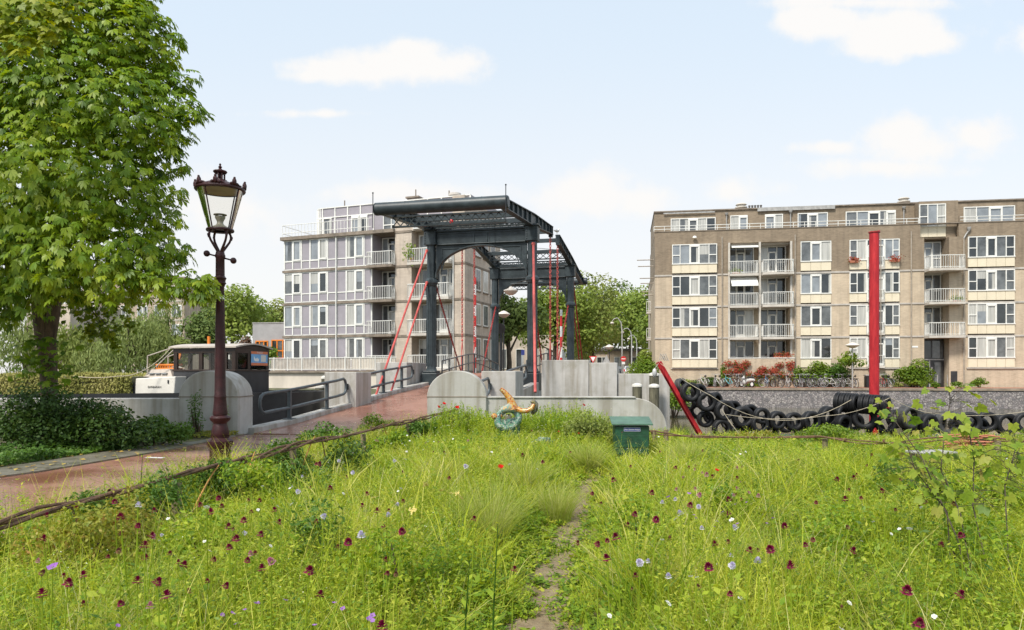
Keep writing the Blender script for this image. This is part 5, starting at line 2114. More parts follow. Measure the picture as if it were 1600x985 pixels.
mb = MB()
mb.lathe([(0.200, zl(358)), (0.375, zl(299))], 32)
g = mb.build('lantern_glass', 'clear', lamp, True)
for k in range(4):
    t = math.pi / 4 + math.pi / 2 * k + 0.5
    mb = MB()
    mb.bar((0.203 * math.cos(t), 0.203 * math.sin(t), zl(358)), (0.38 * math.cos(t), 0.38 * math.sin(t), zl(299)), 0.016, 0.016)
    mb.build('glazing_bar', 'maroon', lamp)
mb = MB()
mb.lathe([(0.001, zl(357.8)), (0.15, zl(357.8)), (0.13, zl(355)), (0.07, zl(352)), (0.05, zl(349)), (0.055, zl(346)), (0.085, zl(341)), (0.085, zl(338.5)), (0.05, zl(338)), (0.001, zl(338))], 20)
mb.lathe([(0.06, zl(337.5)), (0.11, zl(336.5)), (0.11, zl(335.5)), (0.06, zl(335.8))], 20)
mb.build('burner', 'brass', lamp, True)
mb = MB()
mb.lathe([(0.34, zl(299)), (0.405, zl(299.5)), (0.418, zl(298)), (0.415, zl(295.5)), (0.39, zl(294)), (0.33, zl(291)), (0.22, zl(287)), (0.14, zl(284.5)), (0.10, zl(283))], 32)
mb.build('roof', 'maroon', lamp, True)
mb = MB()
mb.lathe([(0.001, zl(297.5)), (0.33, zl(297.8)), (0.335, zl(299.2))], 32)
mb.build('reflector', 'boat_grey', lamp, True)
for k in range(8):                      # the crown: palmettes on the rim joined by scrolls
    t = 2 * math.pi * k / 8 + 0.2
    t2 = 2 * math.pi * (k + 1) / 8 + 0.2
    c_, s_ = math.cos(t), math.sin(t)
    mb = MB()
    mb.ball((0.40 * c_, 0.40 * s_, zl(290)), 0.05, 8, (0.8, 0.8, 1.35))
    mb.ball((0.405 * c_, 0.405 * s_, zl(284)), 0.022, 6)
    for dt in (-0.13, 0.13):
        mb.ball((0.40 * math.cos(t + dt), 0.40 * math.sin(t + dt), zl(293)), 0.03, 6)
    mb.tube([(0.39 * math.cos(t + (t2 - t) * q), 0.39 * math.sin(t + (t2 - t) * q), zl(294.5) + 0.035 * math.sin(math.pi * q * 2.0 + 0.4)) for q in (0.15, 0.32, 0.5, 0.68, 0.85)], 0.015, 6)
    mb.build('crown_ornament', 'maroon', lamp, True)
mb = MB()
mb.lathe([(0.12, zl(283.5)), (0.115, zl(282))], 16)
for k in range(8):
    t = 2 * math.pi * k / 8
    mb.box(0.075 * math.cos(t) - 0.012, 0.075 * math.cos(t) + 0.012, 0.075 * math.sin(t) - 0.012, 0.075 * math.sin(t) + 0.012, zl(283), zl(271))
mb.lathe([(0.045, zl(283)), (0.045, zl(271))], 10)
mb.lathe([(0.001, zl(271.5)), (0.10, zl(271.2)), (0.118, zl(269)), (0.11, zl(267.5)), (0.05, zl(266)), (0.03, zl(264.5)), (0.02, zl(263)), (0.035, zl(261.5)), (0.02, zl(260)), (0.012, zl(258.5)), (0.022, zl(257.5)), (0.001, zl(255))], 16)
mb.build('finial', 'maroon', lamp, True)

# ------------------------------------------------------------------ green box in the meadow
gb = thing('storage_box', 'dark green wooden storage box with a pale sloping lid before the concrete wall', 'box', (2.19, 13.0, -0.02), R(-4))
mb = MB()
mb.box(-0.31, 0.31, -0.25, 0.25, 0.03, 0.58)
mb.build('body', 'green_box', gb, False, 0.006)
for z in (0.06, 0.19, 0.30, 0.41):
    mb = MB()
    mb.box(-0.30, 0.30, -0.268, -0.252, z, z + (0.115 if z < 0.4 else 0.16))
    mb.build('board', 'green_box', gb, False, 0.006)
mb = MB()
mb.add([(-0.37, -0.33, 0.60), (0.37, -0.33, 0.60), (0.37, 0.29, 0.70), (-0.37, 0.29, 0.70), (-0.37, -0.33, 0.625), (0.37, -0.33, 0.625), (0.37, 0.29, 0.725), (-0.37, 0.29, 0.725)],
       [(0, 3, 2, 1), (4, 5, 6, 7), (0, 1, 5, 4), (1, 2, 6, 5), (2, 3, 7, 6), (3, 0, 4, 7)])
mb.build('lid', 'green_lid', gb, False, 0.005)
mb = MB()
mb.box(-0.15, 0.15, -0.275, -0.2695, 0.485, 0.555)
pl_ = mb.build('name_plate', 'blue_plate', gb)
mb = MB()
for (a, b, c, d) in ((-0.146, 0.146, 0.549, 0.552), (-0.146, 0.146, 0.488, 0.491), (-0.146, -0.143, 0.4915, 0.5485), (0.143, 0.146, 0.4915, 0.5485)):
    mb.box(a, b, -0.277, -0.2752, c, d)
mb.build('plate_border', 'sign_white', pl_)
text_obj('lettering', 'Het Groene Bakje', 0.036, 'sign_white', pl_, (0, -0.2765, 0.52), (R(90), 0, 0), 0.0005)

# ------------------------------------------------------------------ mosaic creature in the grass
sc = thing('mosaic_sculpture', 'mosaic creature sculpture with an orange neck and green ring body in the tall grass', 'sculpture', (0, 14.5, 0))
SY = 0.0


def sp3(px, py, dy=0.0):
    p = at(px, py, 14.5)
    return (p.x, dy, p.z)


mb = MB()
c = sp3(794, 655)
mb.torus(0.215, 0.075, c, (1, 0, 0.05), (0.1, 0.35, 1), 28, 12, 1.3)
mb.build('ring_body', 'mosaic_green', sc, True)
mb = MB()
mb.tube([sp3(801, 640), sp3(800, 633), sp3(797, 624), sp3(791, 616), sp3(786, 611), sp3(782, 607.5)], [0.13, 0.10, 0.072, 0.056, 0.05, 0.038], 12)
mb.build('neck', 'mosaic_orange', sc, True)
mb = MB()
mb.tube([sp3(806, 639), sp3(815, 642, -0.05), sp3(824, 642, -0.08), sp3(831, 638, -0.08), sp3(834, 632, -0.06)], [0.07, 0.055, 0.05, 0.048, 0.04], 12)
mb.build('arm', 'mosaic_orange', sc, True)
mb = MB()
mb.tube([sp3(829, 629, -0.05), sp3(833, 627, -0.04), sp3(837, 632, -0.03), sp3(836, 641, -0.02), sp3(831, 647, 0)], [0.025, 0.055, 0.06, 0.06, 0.035], 12)
mb.build('claw', 'mosaic_dark', sc, True)
mb = MB()
mb.tube([sp3(769, 648, -0.06), sp3(771, 650, -0.05), sp3(778, 652), sp3(784, 648)], [0.03, 0.06, 0.06, 0.05], 12)
mb.build('foot', 'mosaic_orange', sc, True)
mb = MB()
mb.tube([sp3(784, 641), sp3(795, 637, -0.05), sp3(808, 640)], [0.06, 0.09, 0.06], 12)
mb.build('shoulder', 'mosaic_white', sc, True)
mb = MB()
mb.tube([sp3(794, 655, 0.10), sp3(796, 668, 0.1), sp3(798, 690, 0.1)], [0.2, 0.22, 0.2], 12)
mb.build('trunk_base', 'mosaic_green', sc, True)
mb = MB()
mb.ball(sp3(794, 656, -0.02), 0.10, 10, (0.8, 0.4, 1.2))
mb.build('face', 'mosaic_dark', sc, True)
tl = thing('mosaic_sculpture', 'low blue green mosaic tail lying in the grass right of the creature', 'sculpture', (0, 13.2, 0))
mb = MB()
p1 = [at(832, 694, 13.2), at(845, 689, 13.2), at(858, 691, 13.2), at(866, 700, 13.2)]
mb.tube([(p.x, 0.1 * i, p.z) for i, p in enumerate(p1)], [0.04, 0.07, 0.07, 0.05], 10)
mb.tube([(p1[0].x - 0.06, -0.15, p1[0].z - 0.1), (p1[1].x, -0.12, p1[1].z - 0.12), (p1[2].x + 0.1, -0.1, p1[2].z - 0.15)], [0.05, 0.06, 0.04], 10)
mb.build('body', 'mosaic_blue', tl, True)


# ------------------------------------------------------------------ twig fences
def twig_fence(label, pts, posts, hoops, post_h=0.5, r=0.017, strands=3):
    base = Vector((pts[0][0], pts[0][1], 0))
    root = thing('woven_fence', label, 'fence', base)
    # dense path
    P = [Vector(p) - base for p in pts]
    path = []
    for i in range(len(P) - 1):
        n = max(3, int((P[i + 1] - P[i]).length / 0.22))
        for k in range(n):
            path.append(P[i].lerp(P[i + 1], k / n))
    path.append(P[-1])
    for s in range(strands):
        mb = MB()
        ph = s * 2.1
        q = []
        for i, p in enumerate(path):
            a = i * 0.75 + ph
            w = r * (1.25 + 0.5 * math.sin(i * 0.31 + s))
            q.append(p + Vector((w * math.cos(a), 0.3 * w * math.sin(a * 0.7), w * math.sin(a) + 0.018 * math.sin(i * 0.5 + s))))
        mb.tube(q, [r * (0.75 + 0.35 * random.random()) for _ in q], 6)
        mb.build('rail_rod', 'willow', root, True)
    for i in range(2, len(path) - 2, 5):
        mb = MB()
        p = path[i + random.randint(-1, 1)]
        d = (path[i + 1] - path[i]).normalized()
        for k in range(3):
            mb.torus(r * 2.3, 0.006, p + d * (0.012 * k), d.cross(Vector((0, 0, 1))), (0, 0, 1), 8, 4)
        mb.build('binding', 'willow', root, True)
    for x, y, z1 in posts:
        mb = MB()
        x, y = x - base.x, y - base.y
        mb.tube([(x + random.uniform(-.02, .02), y, -0.2), (x, y, z1 * 0.5), (x + random.uniform(-.012, .012), y, z1)], [0.052, 0.05, 0.047], 9)
        mb.build('post', 'wood_post', root, True)
    for (a, b, h, m) in hoops:
        a, b = Vector(a) - base, Vector(b) - base
        mb = MB()
        q = []
        for k in range(9):
            t = k / 8
            q.append(a.lerp(b, t) + Vector((0, 0, h * math.sin(math.pi * (0.08 + 0.5 * t)) - 0.05)))
        mb.tube(q, [0.013 - 0.006 * k / 8 for k in range(9)], 6)
        mb.build('hoop', m, root, True)
    return root


fpx = [(-80, 850, 4.7), (60, 802, 5.5), (150, 776, 6.2), (215, 760, 6.6), (275, 746, 7.1), (365, 722, 8.4), (458, 697, 10.0), (520, 685, 11.2), (567, 674, 12.5), (635, 659, 14.8), (690, 647, 16.6), (716, 641, 17.2)]
fp = [at(*p) for p in fpx]
ps = [(at(275, 755, 7.1).x, 7.12, at(275, 752, 7.1).z), (at(458, 703, 10).x, 10.02, at(458, 703, 10).z), (at(567, 680, 12.5).x, 12.52, at(567, 679, 12.5).z),
      (at(637, 664, 14.85).x, 14.87, at(637, 663, 14.85).z), (at(690, 650, 16.6).x, 16.62, at(690, 651, 16.6).z), (at(-30, 830, 5.0).x, 5.02, at(-30, 832, 5.0).z)]


def hp(px, py, Y, z=None):
    p = at(px, py, Y)
    return (p.x, p.y, p.z if z is None else z)


hoops = [(hp(205, 830, 6.6, 0.10), hp(200, 768, 6.3), 0.10, 'willow_orange'), (hp(300, 815, 7.4, 0.05), hp(345, 738, 8.0), 0.16, 'willow_orange'),
         (hp(262, 790, 7.0, 0.12), hp(228, 760, 6.7), 0.10, 'willow'), (hp(395, 780, 8.2, 0.05), hp(372, 722, 8.6), 0.12, 'willow'),
         (hp(380, 760, 8.4, 0.1), hp(398, 716, 8.8), 0.13, 'willow_orange'), (hp(470, 745, 10.2, 0.1), hp(492, 692, 10.6), 0.15, 'willow_orange'),
         (hp(510, 725, 11, 0.1), hp(502, 690, 10.8), 0.12, 'willow'), (hp(610, 700, 13.5, 0.1), hp(598, 668, 13.2), 0.12, 'willow_orange'), (hp(128, 800, 6.0, 0.15), hp(110, 790, 5.9), 0.05, 'willow')]
twig_fence('woven willow rod fence on rough posts between the meadow and the red path', fp, ps, hoops)
fpx = [(1012, 674, 14.0), (1030, 678, 13.9), (1080, 681, 13.6), (1180, 684, 13.2), (1280, 684, 12.8), (1340, 690, 12.4), (1400, 690, 12.1), (1470, 687, 11.8), (1640, 690, 11.2)]
fp = [at(*p) for p in fpx]
ps = [(at(1022, 676, 14).x, 13.97, at(1022, 674, 14).z), (at(1042, 676, 13.8).x, 13.87, at(1042, 672, 13.8).z), (at(1290, 684, 12.8).x, 12.82, at(1290, 686, 12.8).z), (at(1410, 690, 12.1).x, 12.12, at(1410, 691, 12.1).z), (at(1560, 689, 11.4).x, 11.42, at(1560, 690, 11.4).z)]
twig_fence('thin brown twig rail along the water side of the meadow, right of the green box', fp, ps, [], r=0.016, strands=2)
root = thing('reed_panel', 'short reddish brown reed panel on the twig rail at the far right', 'fence', at(1515, 690, 11.5))
mb = MB()
for k in range(26):
    x = -0.30 + 0.6 * random.random()
    z = random.uniform(-0.09, 0.10)
    mb.tube([(x - 0.2, random.uniform(-.03, .03), z), (x, random.uniform(-.03, .03), z + random.uniform(-.02, .02)), (x + 0.2, random.uniform(-.03, .03), z + random.uniform(-.03, .03))], 0.012, 5)
mb.build('rods', 'terracotta', root, True)

# small bench in the meadow
p = at(1455, 705, 9.5)
bench = thing('bench', 'small weathered grey wooden bench half hidden in the meadow on the right', 'bench', (p.x, p.y, 0), R(12))
mb = MB()
for k in range(3):
    mb.box(-0.27, 0.27, -0.16 + 0.11 * k, -0.06 + 0.11 * k, p.z - 0.03, p.z)
mb.build('seat', 'metal_grey', bench, False, 0.006)
for x in (-0.2, 0.2):
    mb = MB()
    mb.box(x - 0.03, x + 0.03, -0.12, 0.12, 0, p.z - 0.031)
    mb.build('leg', 'wood_post', bench)

# ------------------------------------------------------------------ mooring posts
for (px, py, Y, w, lab) in ((995.5, 602, 24.6, 15.5, 'front left wooden mooring post with a white cap'), (1005.5, 594, 27.5, 11, 'thin back mooring post between its three neighbours'), (1022, 585, 26.5, 15.5, 'tallest back right mooring post with a white cap'), (1022, 603, 24.2, 16, 'front right wooden mooring post, beside the red prow'),
                            (500, 604, 25.2, 14, 'front mooring post seen through the left handrail'), (508, 590, 27.2, 12, 'back mooring post beside the left concrete block')):
    p = at(px, py, Y)
    r = w / 2 / FPX * Y
    root = thing('mooring_post', lab, 'post', (p.x, p.y, WATER - 0.6), random.random(), 'wooden mooring posts with white caps')
    h = p.z - WATER + 0.6
    mb = MB()
    mb.tube([(0, 0, 0), (0.01, 0, h * 0.5), (0, 0, h - 0.02)], [r * 1.02, r, r * 0.98], 14)
    mb.build('pile', 'pile', root, True)
    mb = MB()
    mb.lathe([(r * 1.06, h - 0.06), (r * 1.08, h - 0.01), (r * 0.95, h + 0.03), (r * 0.4, h + 0.065), (0.001, h + 0.07)], 14)
    mb.build('cap', 'pile_cap', root, True)

# ------------------------------------------------------------------ barge with the red prow, its mast and the tyres
BY = 20.0
bx0 = at(1112, 700, BY)
barge = thing('barge', 'low dark barge with a raked red steel prow, hung all over with tyres', 'boat', (0, BY, 0))
mb = MB()
pts_ = [(at(1112, 0, BY).x, -0.15), (5.2, -0.55), (6.6, -0.62), (18.5, -0.62)]
mb.add([(5.35, 0.25, WATER - 0.3), (6.6, 0.25, WATER - 0.3), (20, 0.25, WATER - 0.3), (20, 2.4, WATER - 0.3), (6.6, 2.4, WATER - 0.3), (5.35, 0.6, WATER - 0.3),
        (5.25, 0.25, -0.25), (6.6, 0.25, -0.40), (20, 0.25, -0.40), (20, 2.4, -0.40), (6.6, 2.4, -0.40), (5.25, 0.6, -0.25)],
       [(0, 5, 4, 3, 2, 1), (6, 7, 8, 9, 10, 11), (0, 1, 7, 6), (1, 2, 8, 7), (2, 3, 9, 8), (3, 4, 10, 9), (4, 5, 11, 10), (5, 0, 6, 11)])
mb.build('hull', 'hull', barge)
a, b = at(1031, 565, BY), at(1128, 735, BY)
d = Vector((b.x - a.x, 0, b.z - a.z)).normalized()
nrm = Vector((d.z, 0, -d.x))
mb = MB()
A, Bq = Vector((a.x, 0, a.z)), Vector((b.x, 0, b.z))
mb.bar(A, Bq, 0.035, 0.24, up=(0, 1, 0))
for yy_ in (-0.15, 0.15):
    mb.bar(A + Vector((0.0, yy_, 0)) + nrm * 0.04, Bq + Vector((0, yy_, 0)) + nrm * 0.04, 0.10, 0.03, up=(0, 1, 0))
mb.build('prow', 'red_steel', barge)
mb = MB()
c = at(1024, 583, BY)
mb.lathe([(0.001, -0.14), (0.05, -0.10), (0.075, 0), (0.05, 0.10), (0.001, 0.14)], 10, (c.x - 0.02, 0, c.z))
mb.build('prow_lantern', 'rim', barge, True)
mb = MB()
mb.tube([(c.x + 0.0, 0, c.z + 0.13), (A.x, 0, A.z)], 0.01, 5)
c = at(1042, 560, BY)
for k in range(3):
    mb.tube([(A.x + 0.05 * k, 0, A.z + 0.05), (A.x + 0.02 + 0.07 * k, 0.0, A.z + 0.22), (A.x + 0.14 + 0.05 * k, 0, A.z + 0.02)], 0.014, 5)
mb.build('prow_fitting', 'metal_grey', barge, True)
mast = thing('mast', 'tall bright red steel mast standing on the tyre hung barge', 'mast', (at(1366, 0, BY + 0.9).x, BY + 0.9, -0.40))
zt_ = at(0, 364, BY + 0.9).z + 0.40
mb = MB()
mb.tube([(0, 0, 0), (0, 0, zt_ * 0.5), (0, 0, zt_)], 0.138, 24)
mb.build('tube', 'red_steel', mast, True)
mb = MB()
mb.tube([(0, 0, zt_ + 0.001), (0, 0, zt_ + 0.03)], 0.165, 24)
mb.ball((0.13, 0, zt_ + 0.05), 0.035, 6)
mb.build('flange', 'red_dark', mast, True)
mb = MB()
mb.tube([(0.17, -0.05, zt_ * 0.38), (0.17, -0.05, zt_ * 0.98)], 0.014, 6)
for k in range(8):
    mb.tube([(0.12, -0.04, zt_ * (0.4 + 0.08 * k)), (0.175, -0.05, zt_ * (0.4 + 0.08 * k))], 0.008, 5)
mb.build('halyard_rail', 'pipe', mast, True)

TYRE = None
G_TY = 'tyres hung along the barge'


def tyre_mesh():
    mb = MB()
    prof_ = [(0.165, -0.075), (0.19, -0.09), (0.235, -0.095), (0.27, -0.085), (0.287, -0.065), (0.287, -0.025), (0.278, -0.02), (0.278, -0.012), (0.288, -0.008), (0.288, 0.008), (0.278, 0.012), (0.278, 0.02), (0.287, 0.025), (0.287, 0.065), (0.27, 0.085), (0.235, 0.095), (0.19, 0.09), (0.165, 0.075), (0.175, 0.055), (0.225, 0.05), (0.26, 0.03), (0.262, -0.03), (0.225, -0.05), (0.175, -0.055), (0.165, -0.075)]
    mb.lathe(prof_, 36)
    return mb


def tyre(px, py, rpx, Y, label, tilt=0.0, yaw=0.0, dusty=False, group=G_TY):
    global TYRE
    p = at(px, py, Y)
    s = rpx / FPX * Y / 0.288
    if TYRE is None:
        TYRE = tyre_mesh().build('tyre', 'rubber', None, True, auto=35)
        o = TYRE
    else:
        o = TYRE.copy()
        COL.objects.link(o)
    if dusty:
        o.material_slots[0].link = 'OBJECT'
        o.material_slots[0].material = MT['rubber_dusty']
    o.location = p
    o.scale = (s, s, s * 1.3)
    o.rotation_euler = (R(90) + tilt, random.uniform(0, 3), yaw) if False else (R(90) + tilt, 0, yaw)
    return tag(o, label, 'tyre', group)


ORD = ['first', 'second', 'third', 'fourth', 'fifth', 'sixth', 'seventh', 'eighth', 'ninth', 'tenth', 'eleventh', 'twelfth', 'thirteenth', 'fourteenth', 'fifteenth', 'sixteenth', 'seventeenth']
prow_t = [(1078, 613, 15.2, 19.6), (1103.5, 628, 15.2, 19.55), (1131.5, 641.5, 16, 19.5), (1160.5, 652, 16.8, 19.45)]
for i, (x, y, r, Y) in enumerate(prow_t):
    tyre(x, y, r, Y, ORD[i] + ' tyre down from the red prow tip, in the front upper row', random.uniform(-.08, .08), random.uniform(-.12, .12))
for i, (x, y, r, Y) in enumerate([(1102, 655, 13, 19.75), (1127.5, 669.5, 14.5, 19.5), (1152, 680, 14, 19.6), (1187, 663, 13.5, 19.3)]):
    tyre(x, y, r, Y, ORD[i] + ' tyre of the front lower row, counted from the red prow', random.uniform(-.1, .1), random.uniform(-.15, .15))
for i, (x, y, r, Y) in enumerate([(1064, 603, 12, 20.15), (1092, 613, 13, 20.15), (1118, 627, 14, 20.15), (1145, 640, 14, 20.1), (1172, 646, 14, 20.1)]):
    tyre(x, y, r, Y, ORD[i] + ' half hidden tyre behind the front upper row, from the prow', random.uniform(-.2, .2), 0.55 + random.uniform(-.2, .2), dusty=(i == 0))
row = [(1190, 651, 12), (1214, 658, 13.5), (1240, 660, 13.5), (1267, 659, 14.5), (1293, 652, 15), (1318, 649, 14.5), (1317, 663, 13.5), (1350, 654, 17), (1384, 664, 14), (1420, 652, 17.5), (1450, 664, 15), (1482, 662, 18), (1514, 662, 16), (1541, 660, 15), (1572, 664, 16), (1602, 662, 15)]
for i, (x, y, r) in enumerate(row):
    tyre(x, y - 1, r * 1.08, 19.3 + 0.12 * (i % 3), ORD[i] + ' tyre of the long low row, counted from the prow end', random.uniform(-.12, .12), random.uniform(-.45, .45), dusty=(i in (9, 11)))
for i, (x, y, r) in enumerate([(1203, 672, 13), (1254, 672, 13), (1305, 672, 13), (1368, 674, 14), (1403, 672, 14), (1436, 676, 14), (1500, 676, 15), (1530, 668, 14)]):
    tyre(x, y, r, 19.75, ORD[i] + ' tyre of the lowest row at the waterline, counted from the prow end', random.uniform(-.2, .2), random.uniform(-.6, .6))
for i, (x, y, r, Y) in enumerate([(1076, 630, 12.5, 20.3), (1112, 650, 13, 20.3), (1140, 660, 13, 20.3), (1168, 668, 13, 20.25), (1090, 643, 12, 20.5), (1200, 660, 12.5, 20.2), (1228, 664, 12.5, 20.2), (1255, 662, 13, 20.2), (1282, 664, 13, 20.2), (1306, 658, 13, 20.2), (1335, 660, 14, 20.2), (1400, 655, 15, 20.3), (1438, 658, 14, 20.3), (1466, 662, 14, 20.3), (1498, 664, 14, 20.3), (1528, 665, 14, 20.3)]):
    tyre(x, y, r, Y, ORD[i] + ' tyre of the shaded inner row behind the others, from the prow', random.uniform(-.25, .25), random.uniform(-.9, .9))
# the roll of tyres laid on its side
ax = Vector((0.72, -0.70, -0.05)).normalized()
c0 = at(1384, 634, 18.9)
for k in range(9):
    o = TYRE.copy()
    COL.objects.link(o)
    off = 0.145 * k + (0.06 if k > 4 else 0)
    o.location = c0 - ax * off
    o.rotation_euler = ax.to_track_quat('Z', 'Y').to_euler()
    o.scale = (0.96, 0.96, 0.80)
    tag(o, ORD[k] + ' tyre from the open end of the horizontal tyre roll', 'tyre', 'roll of tyres at the mast')
root = thing('bollard', 'red steel bollard inside the open end of the roll of tyres', 'bollard', c0 - ax * 0.02)
mb = MB()
mb.tube([(-0.05, 0, -0.12), (0.0, 0, 0.0), (0.02, 0, 0.10)], 0.03, 8)
mb.tube([(-0.12, 0, -0.06), (0.12, 0, -0.06)], 0.022, 8)
mb.build('post', 'red_steel', root, True)


def rope(label, pts, sag, r=0.007):
    pts = [at(*p) for p in pts]
    o0 = pts[0]
    q = []
    for i in range(len(pts) - 1):
        for k in range(12):
            t = k / 12
            q.append(pts[i].lerp(pts[i + 1], t) - o0 - Vector((0, 0, sag[i] * 4 * t * (1 - t))))
    q.append(pts[-1] - o0)
    mb = MB()
    mb.tube(q, r, 6)
    o = mb.build('rope', 'rope', None, True)
    o.location = o0
    tag(o, label, 'rope', 'mooring ropes')


rope('upper pale rope sagging from the prow tip to the roll of tyres', [(1032, 568, 19.8), (1110, 618, 19.2), (1330, 625, 19.0)], [0.05, 0.62])
rope('lower pale rope running over the low row of tyres', [(1135, 648, 19.1), (1290, 650, 18.9), (1390, 622, 18.6)], [0.1, 0.1])
rope('pale rope from the roll of tyres towards the right edge', [(1392, 622, 18.6), (1450, 645, 18.8), (1620, 640, 19.0)], [0.05, 0.12])
rope('short rope hanging down over the tyres below the prow', [(1128, 640, 19.0), (1150, 672, 18.8), (1172, 700, 18.7)], [0.02, 0.02])

# ------------------------------------------------------------------ the tug left of the ramp
tug = thing('tugboat', 'black tug with a varnished wheelhouse and white deckhouse moored left of the ramp', 'boat', (-9.05, 23.0, 0), BROT)
mb = MB()
deckz = 0.62
out = [(-9, -0.9), (0.6, -0.95), (1.5, -0.85), (2.1, -0.45), (2.35, 0.3), (2.35, 1.3), (2.1, 2.1), (1.5, 2.6), (0.6, 2.75), (-9, 2.7)]
n = len(out)
mb.add([(p[0] * 0.99, p[1], WATER - 0.3) for p in out] + [(p[0], p[1], 0.62) for p in out] + [(p[0] + 0.02, p[1], 0.93 if p[0] > -1 else 0.80) for p in out] + [(p[0] * 0.96, p[1] * 0.93 + 0.06, 0.93 if p[0] > -1 else 0.80) for p in out] + [(p[0] * 0.95, p[1] * 0.92 + 0.07, 0.45) for p in out],
       [tuple(range(n - 1, -1, -1))] + [(k * n + i, k * n + (i + 1) % n, (k + 1) * n + (i + 1) % n, (k + 1) * n + i) for k in range(4) for i in range(n)] + [tuple(range(4 * n, 5 * n))])
mb.build('hull', 'hull', tug, True, auto=30)
mb = MB()
mb.torus(0.13, 0.035, (1.05, -0.98, -0.05), (1, 0, 0), (0, 0, 1), 16, 8)
mb.build('rubbing_ring', 'rope', tug, True)
x0, x1, y0, y1 = -2.32, 0.0, 0.0, 1.98
mb = MB()
mb.box(x0, x1, y0, y1, 0.46, 1.64)
cab = mb.build('wheelhouse', 'cabin_black', tug, False, 0.01)
mb = MB()
# frame of the windows: posts and rails of varnished wood
for (a, b) in ((x0, x0 + 0.14), (-1.36, -1.22), (-0.78, -0.68), (-0.40, -0.30), (x1 - 0.12, x1)):
    mb.box(a, b, y0, y0 + 0.08, 1.66, 2.28)
    mb.box(a, b, y1 - 0.08, y1, 1.66, 2.28)
for (a, b) in ((0.10, 0.16), (0.72, 0.86), (1.82, 1.90)):
    mb.box(x1 - 0.08, x1, a, b, 1.66, 2.28)
    mb.box(x0, x0 + 0.08, a, b, 1.66, 2.28)
mb.box(x0 - 0.03, x1 + 0.03, y0 - 0.03, y1 + 0.03, 1.60, 1.658)
mb.box(x0 - 0.01, x1 + 0.01, y0 - 0.01, y0 + 0.09, 2.20, 2.36)
mb.box(x0 - 0.01, x1 + 0.01, y1 - 0.09, y1 + 0.01, 2.20, 2.36)
mb.box(x1 - 0.09, x1 + 0.012, y0 + 0.091, y1 - 0.091, 2.20, 2.36)
mb.box(x0 - 0.012, x0 + 0.09, y0 + 0.091, y1 - 0.091, 2.20, 2.36)
mb.build('window_frame', 'cabin_wood', tug, False, 0.006)
mb = MB()
mb.box(x0 + 0.141, x1 - 0.121, y0 + 0.035, y0 + 0.042, 1.66, 2.2)
mb.box(x0 + 0.141, x1 - 0.121, y1 - 0.042, y1 - 0.035, 1.66, 2.2)
mb.box(x1 - 0.042, x1 - 0.035, 0.161, 1.819, 1.66, 2.2)
mb.build('pane', 'clear', tug)
mb = MB()
nx_ = 10
vs = []
for i in range(nx_ + 1):
    t = i / nx_
    y = y0 - 0.10 + (y1 - y0 + 0.20) * t
    z = 2.365 + 0.13 * math.sin(math.pi * t)
    vs += [(x0 - 0.12, y, z), (x1 + 0.10, y, z), (x1 + 0.10, y, z + 0.05), (x0 - 0.12, y, z + 0.05)]
fs = []
for i in range(nx_):
    a = i * 4
    fs += [(a + k, a + (k + 1) % 4, a + 4 + (k + 1) % 4, a + 4 + k) for k in range(4)]
fs += [(0, 1, 2, 3), (nx_ * 4 + 3, nx_ * 4 + 2, nx_ * 4 + 1, nx_ * 4)]
mb.add(vs, fs)
mb.build('roof', 'boat_grey', tug, False)
mb = MB()
mb.prism([(y0 + 0.02, 2.362)] + [(y0 + (y1 - y0) * t / 8, 2.362 + 0.10 * math.sin(math.pi * t / 8)) for t in range(1, 8)] + [(y1 - 0.02, 2.362)], 0, 0.05)
mb.v = [Vector((x1 - 0.03 + v.y, v.x, v.z)) for v in mb.v]
mb.build('gable', 'cabin_wood', tug)
mb = MB()
mb.tube([(-1.0, 0.5, 1.64), (-1.0, 0.5, 1.8), (-0.95, 0.5, 1.9), (-0.6, 0.5, 1.85), (-0.45, 0.5, 1.7)], [0.02, 0.16, 0.18, 0.16, 0.1], 8)
mb.build('covered_wheel', 'black', tug, True)
# poster in the aft window: orange bands, blue field
mb = MB()
mb.box(x1 + 0.013, x1 + 0.020, 0.87, 1.86, 1.80, 2.28)
po = mb.build('poster', 'poster_blue', tug)
mb = MB()
mb.box(x1 + 0.0205, x1 + 0.024, 0.87, 1.86, 2.19, 2.28)
mb.build('poster_band', 'poster_orange', po)
mb = MB()
mb.box(x1 + 0.0205, x1 + 0.024, 0.87, 1.86, 1.80, 1.89)
mb.build('poster_band', 'poster_orange', po)
text_obj('lettering', 'TE KOOP', 0.085, 'sign_white', po, (x1 + 0.026, 1.38, 2.236), (R(90), 0, R(90)), 0.0005)
mb = MB()
mb.prism([(1.03, 2.13), (1.03, 1.98), (1.12, 1.94), (1.30, 1.94), (1.34, 2.05), (1.27, 2.02), (1.22, 2.08), (1.16, 2.03), (1.10, 2.04)], 0, 0.002)
mb.v = [Vector((x1 + 0.0215 + v.y, v.x, v.z)) for v in mb.v]
mb.build('poster_emblem', 'sign_white', po)
mb = MB()
mb.box(x1 + 0.0205, x1 + 0.024, 1.45, 1.75, 1.93, 2.16)
mb.build('poster_emblem', 'boat_white', po)
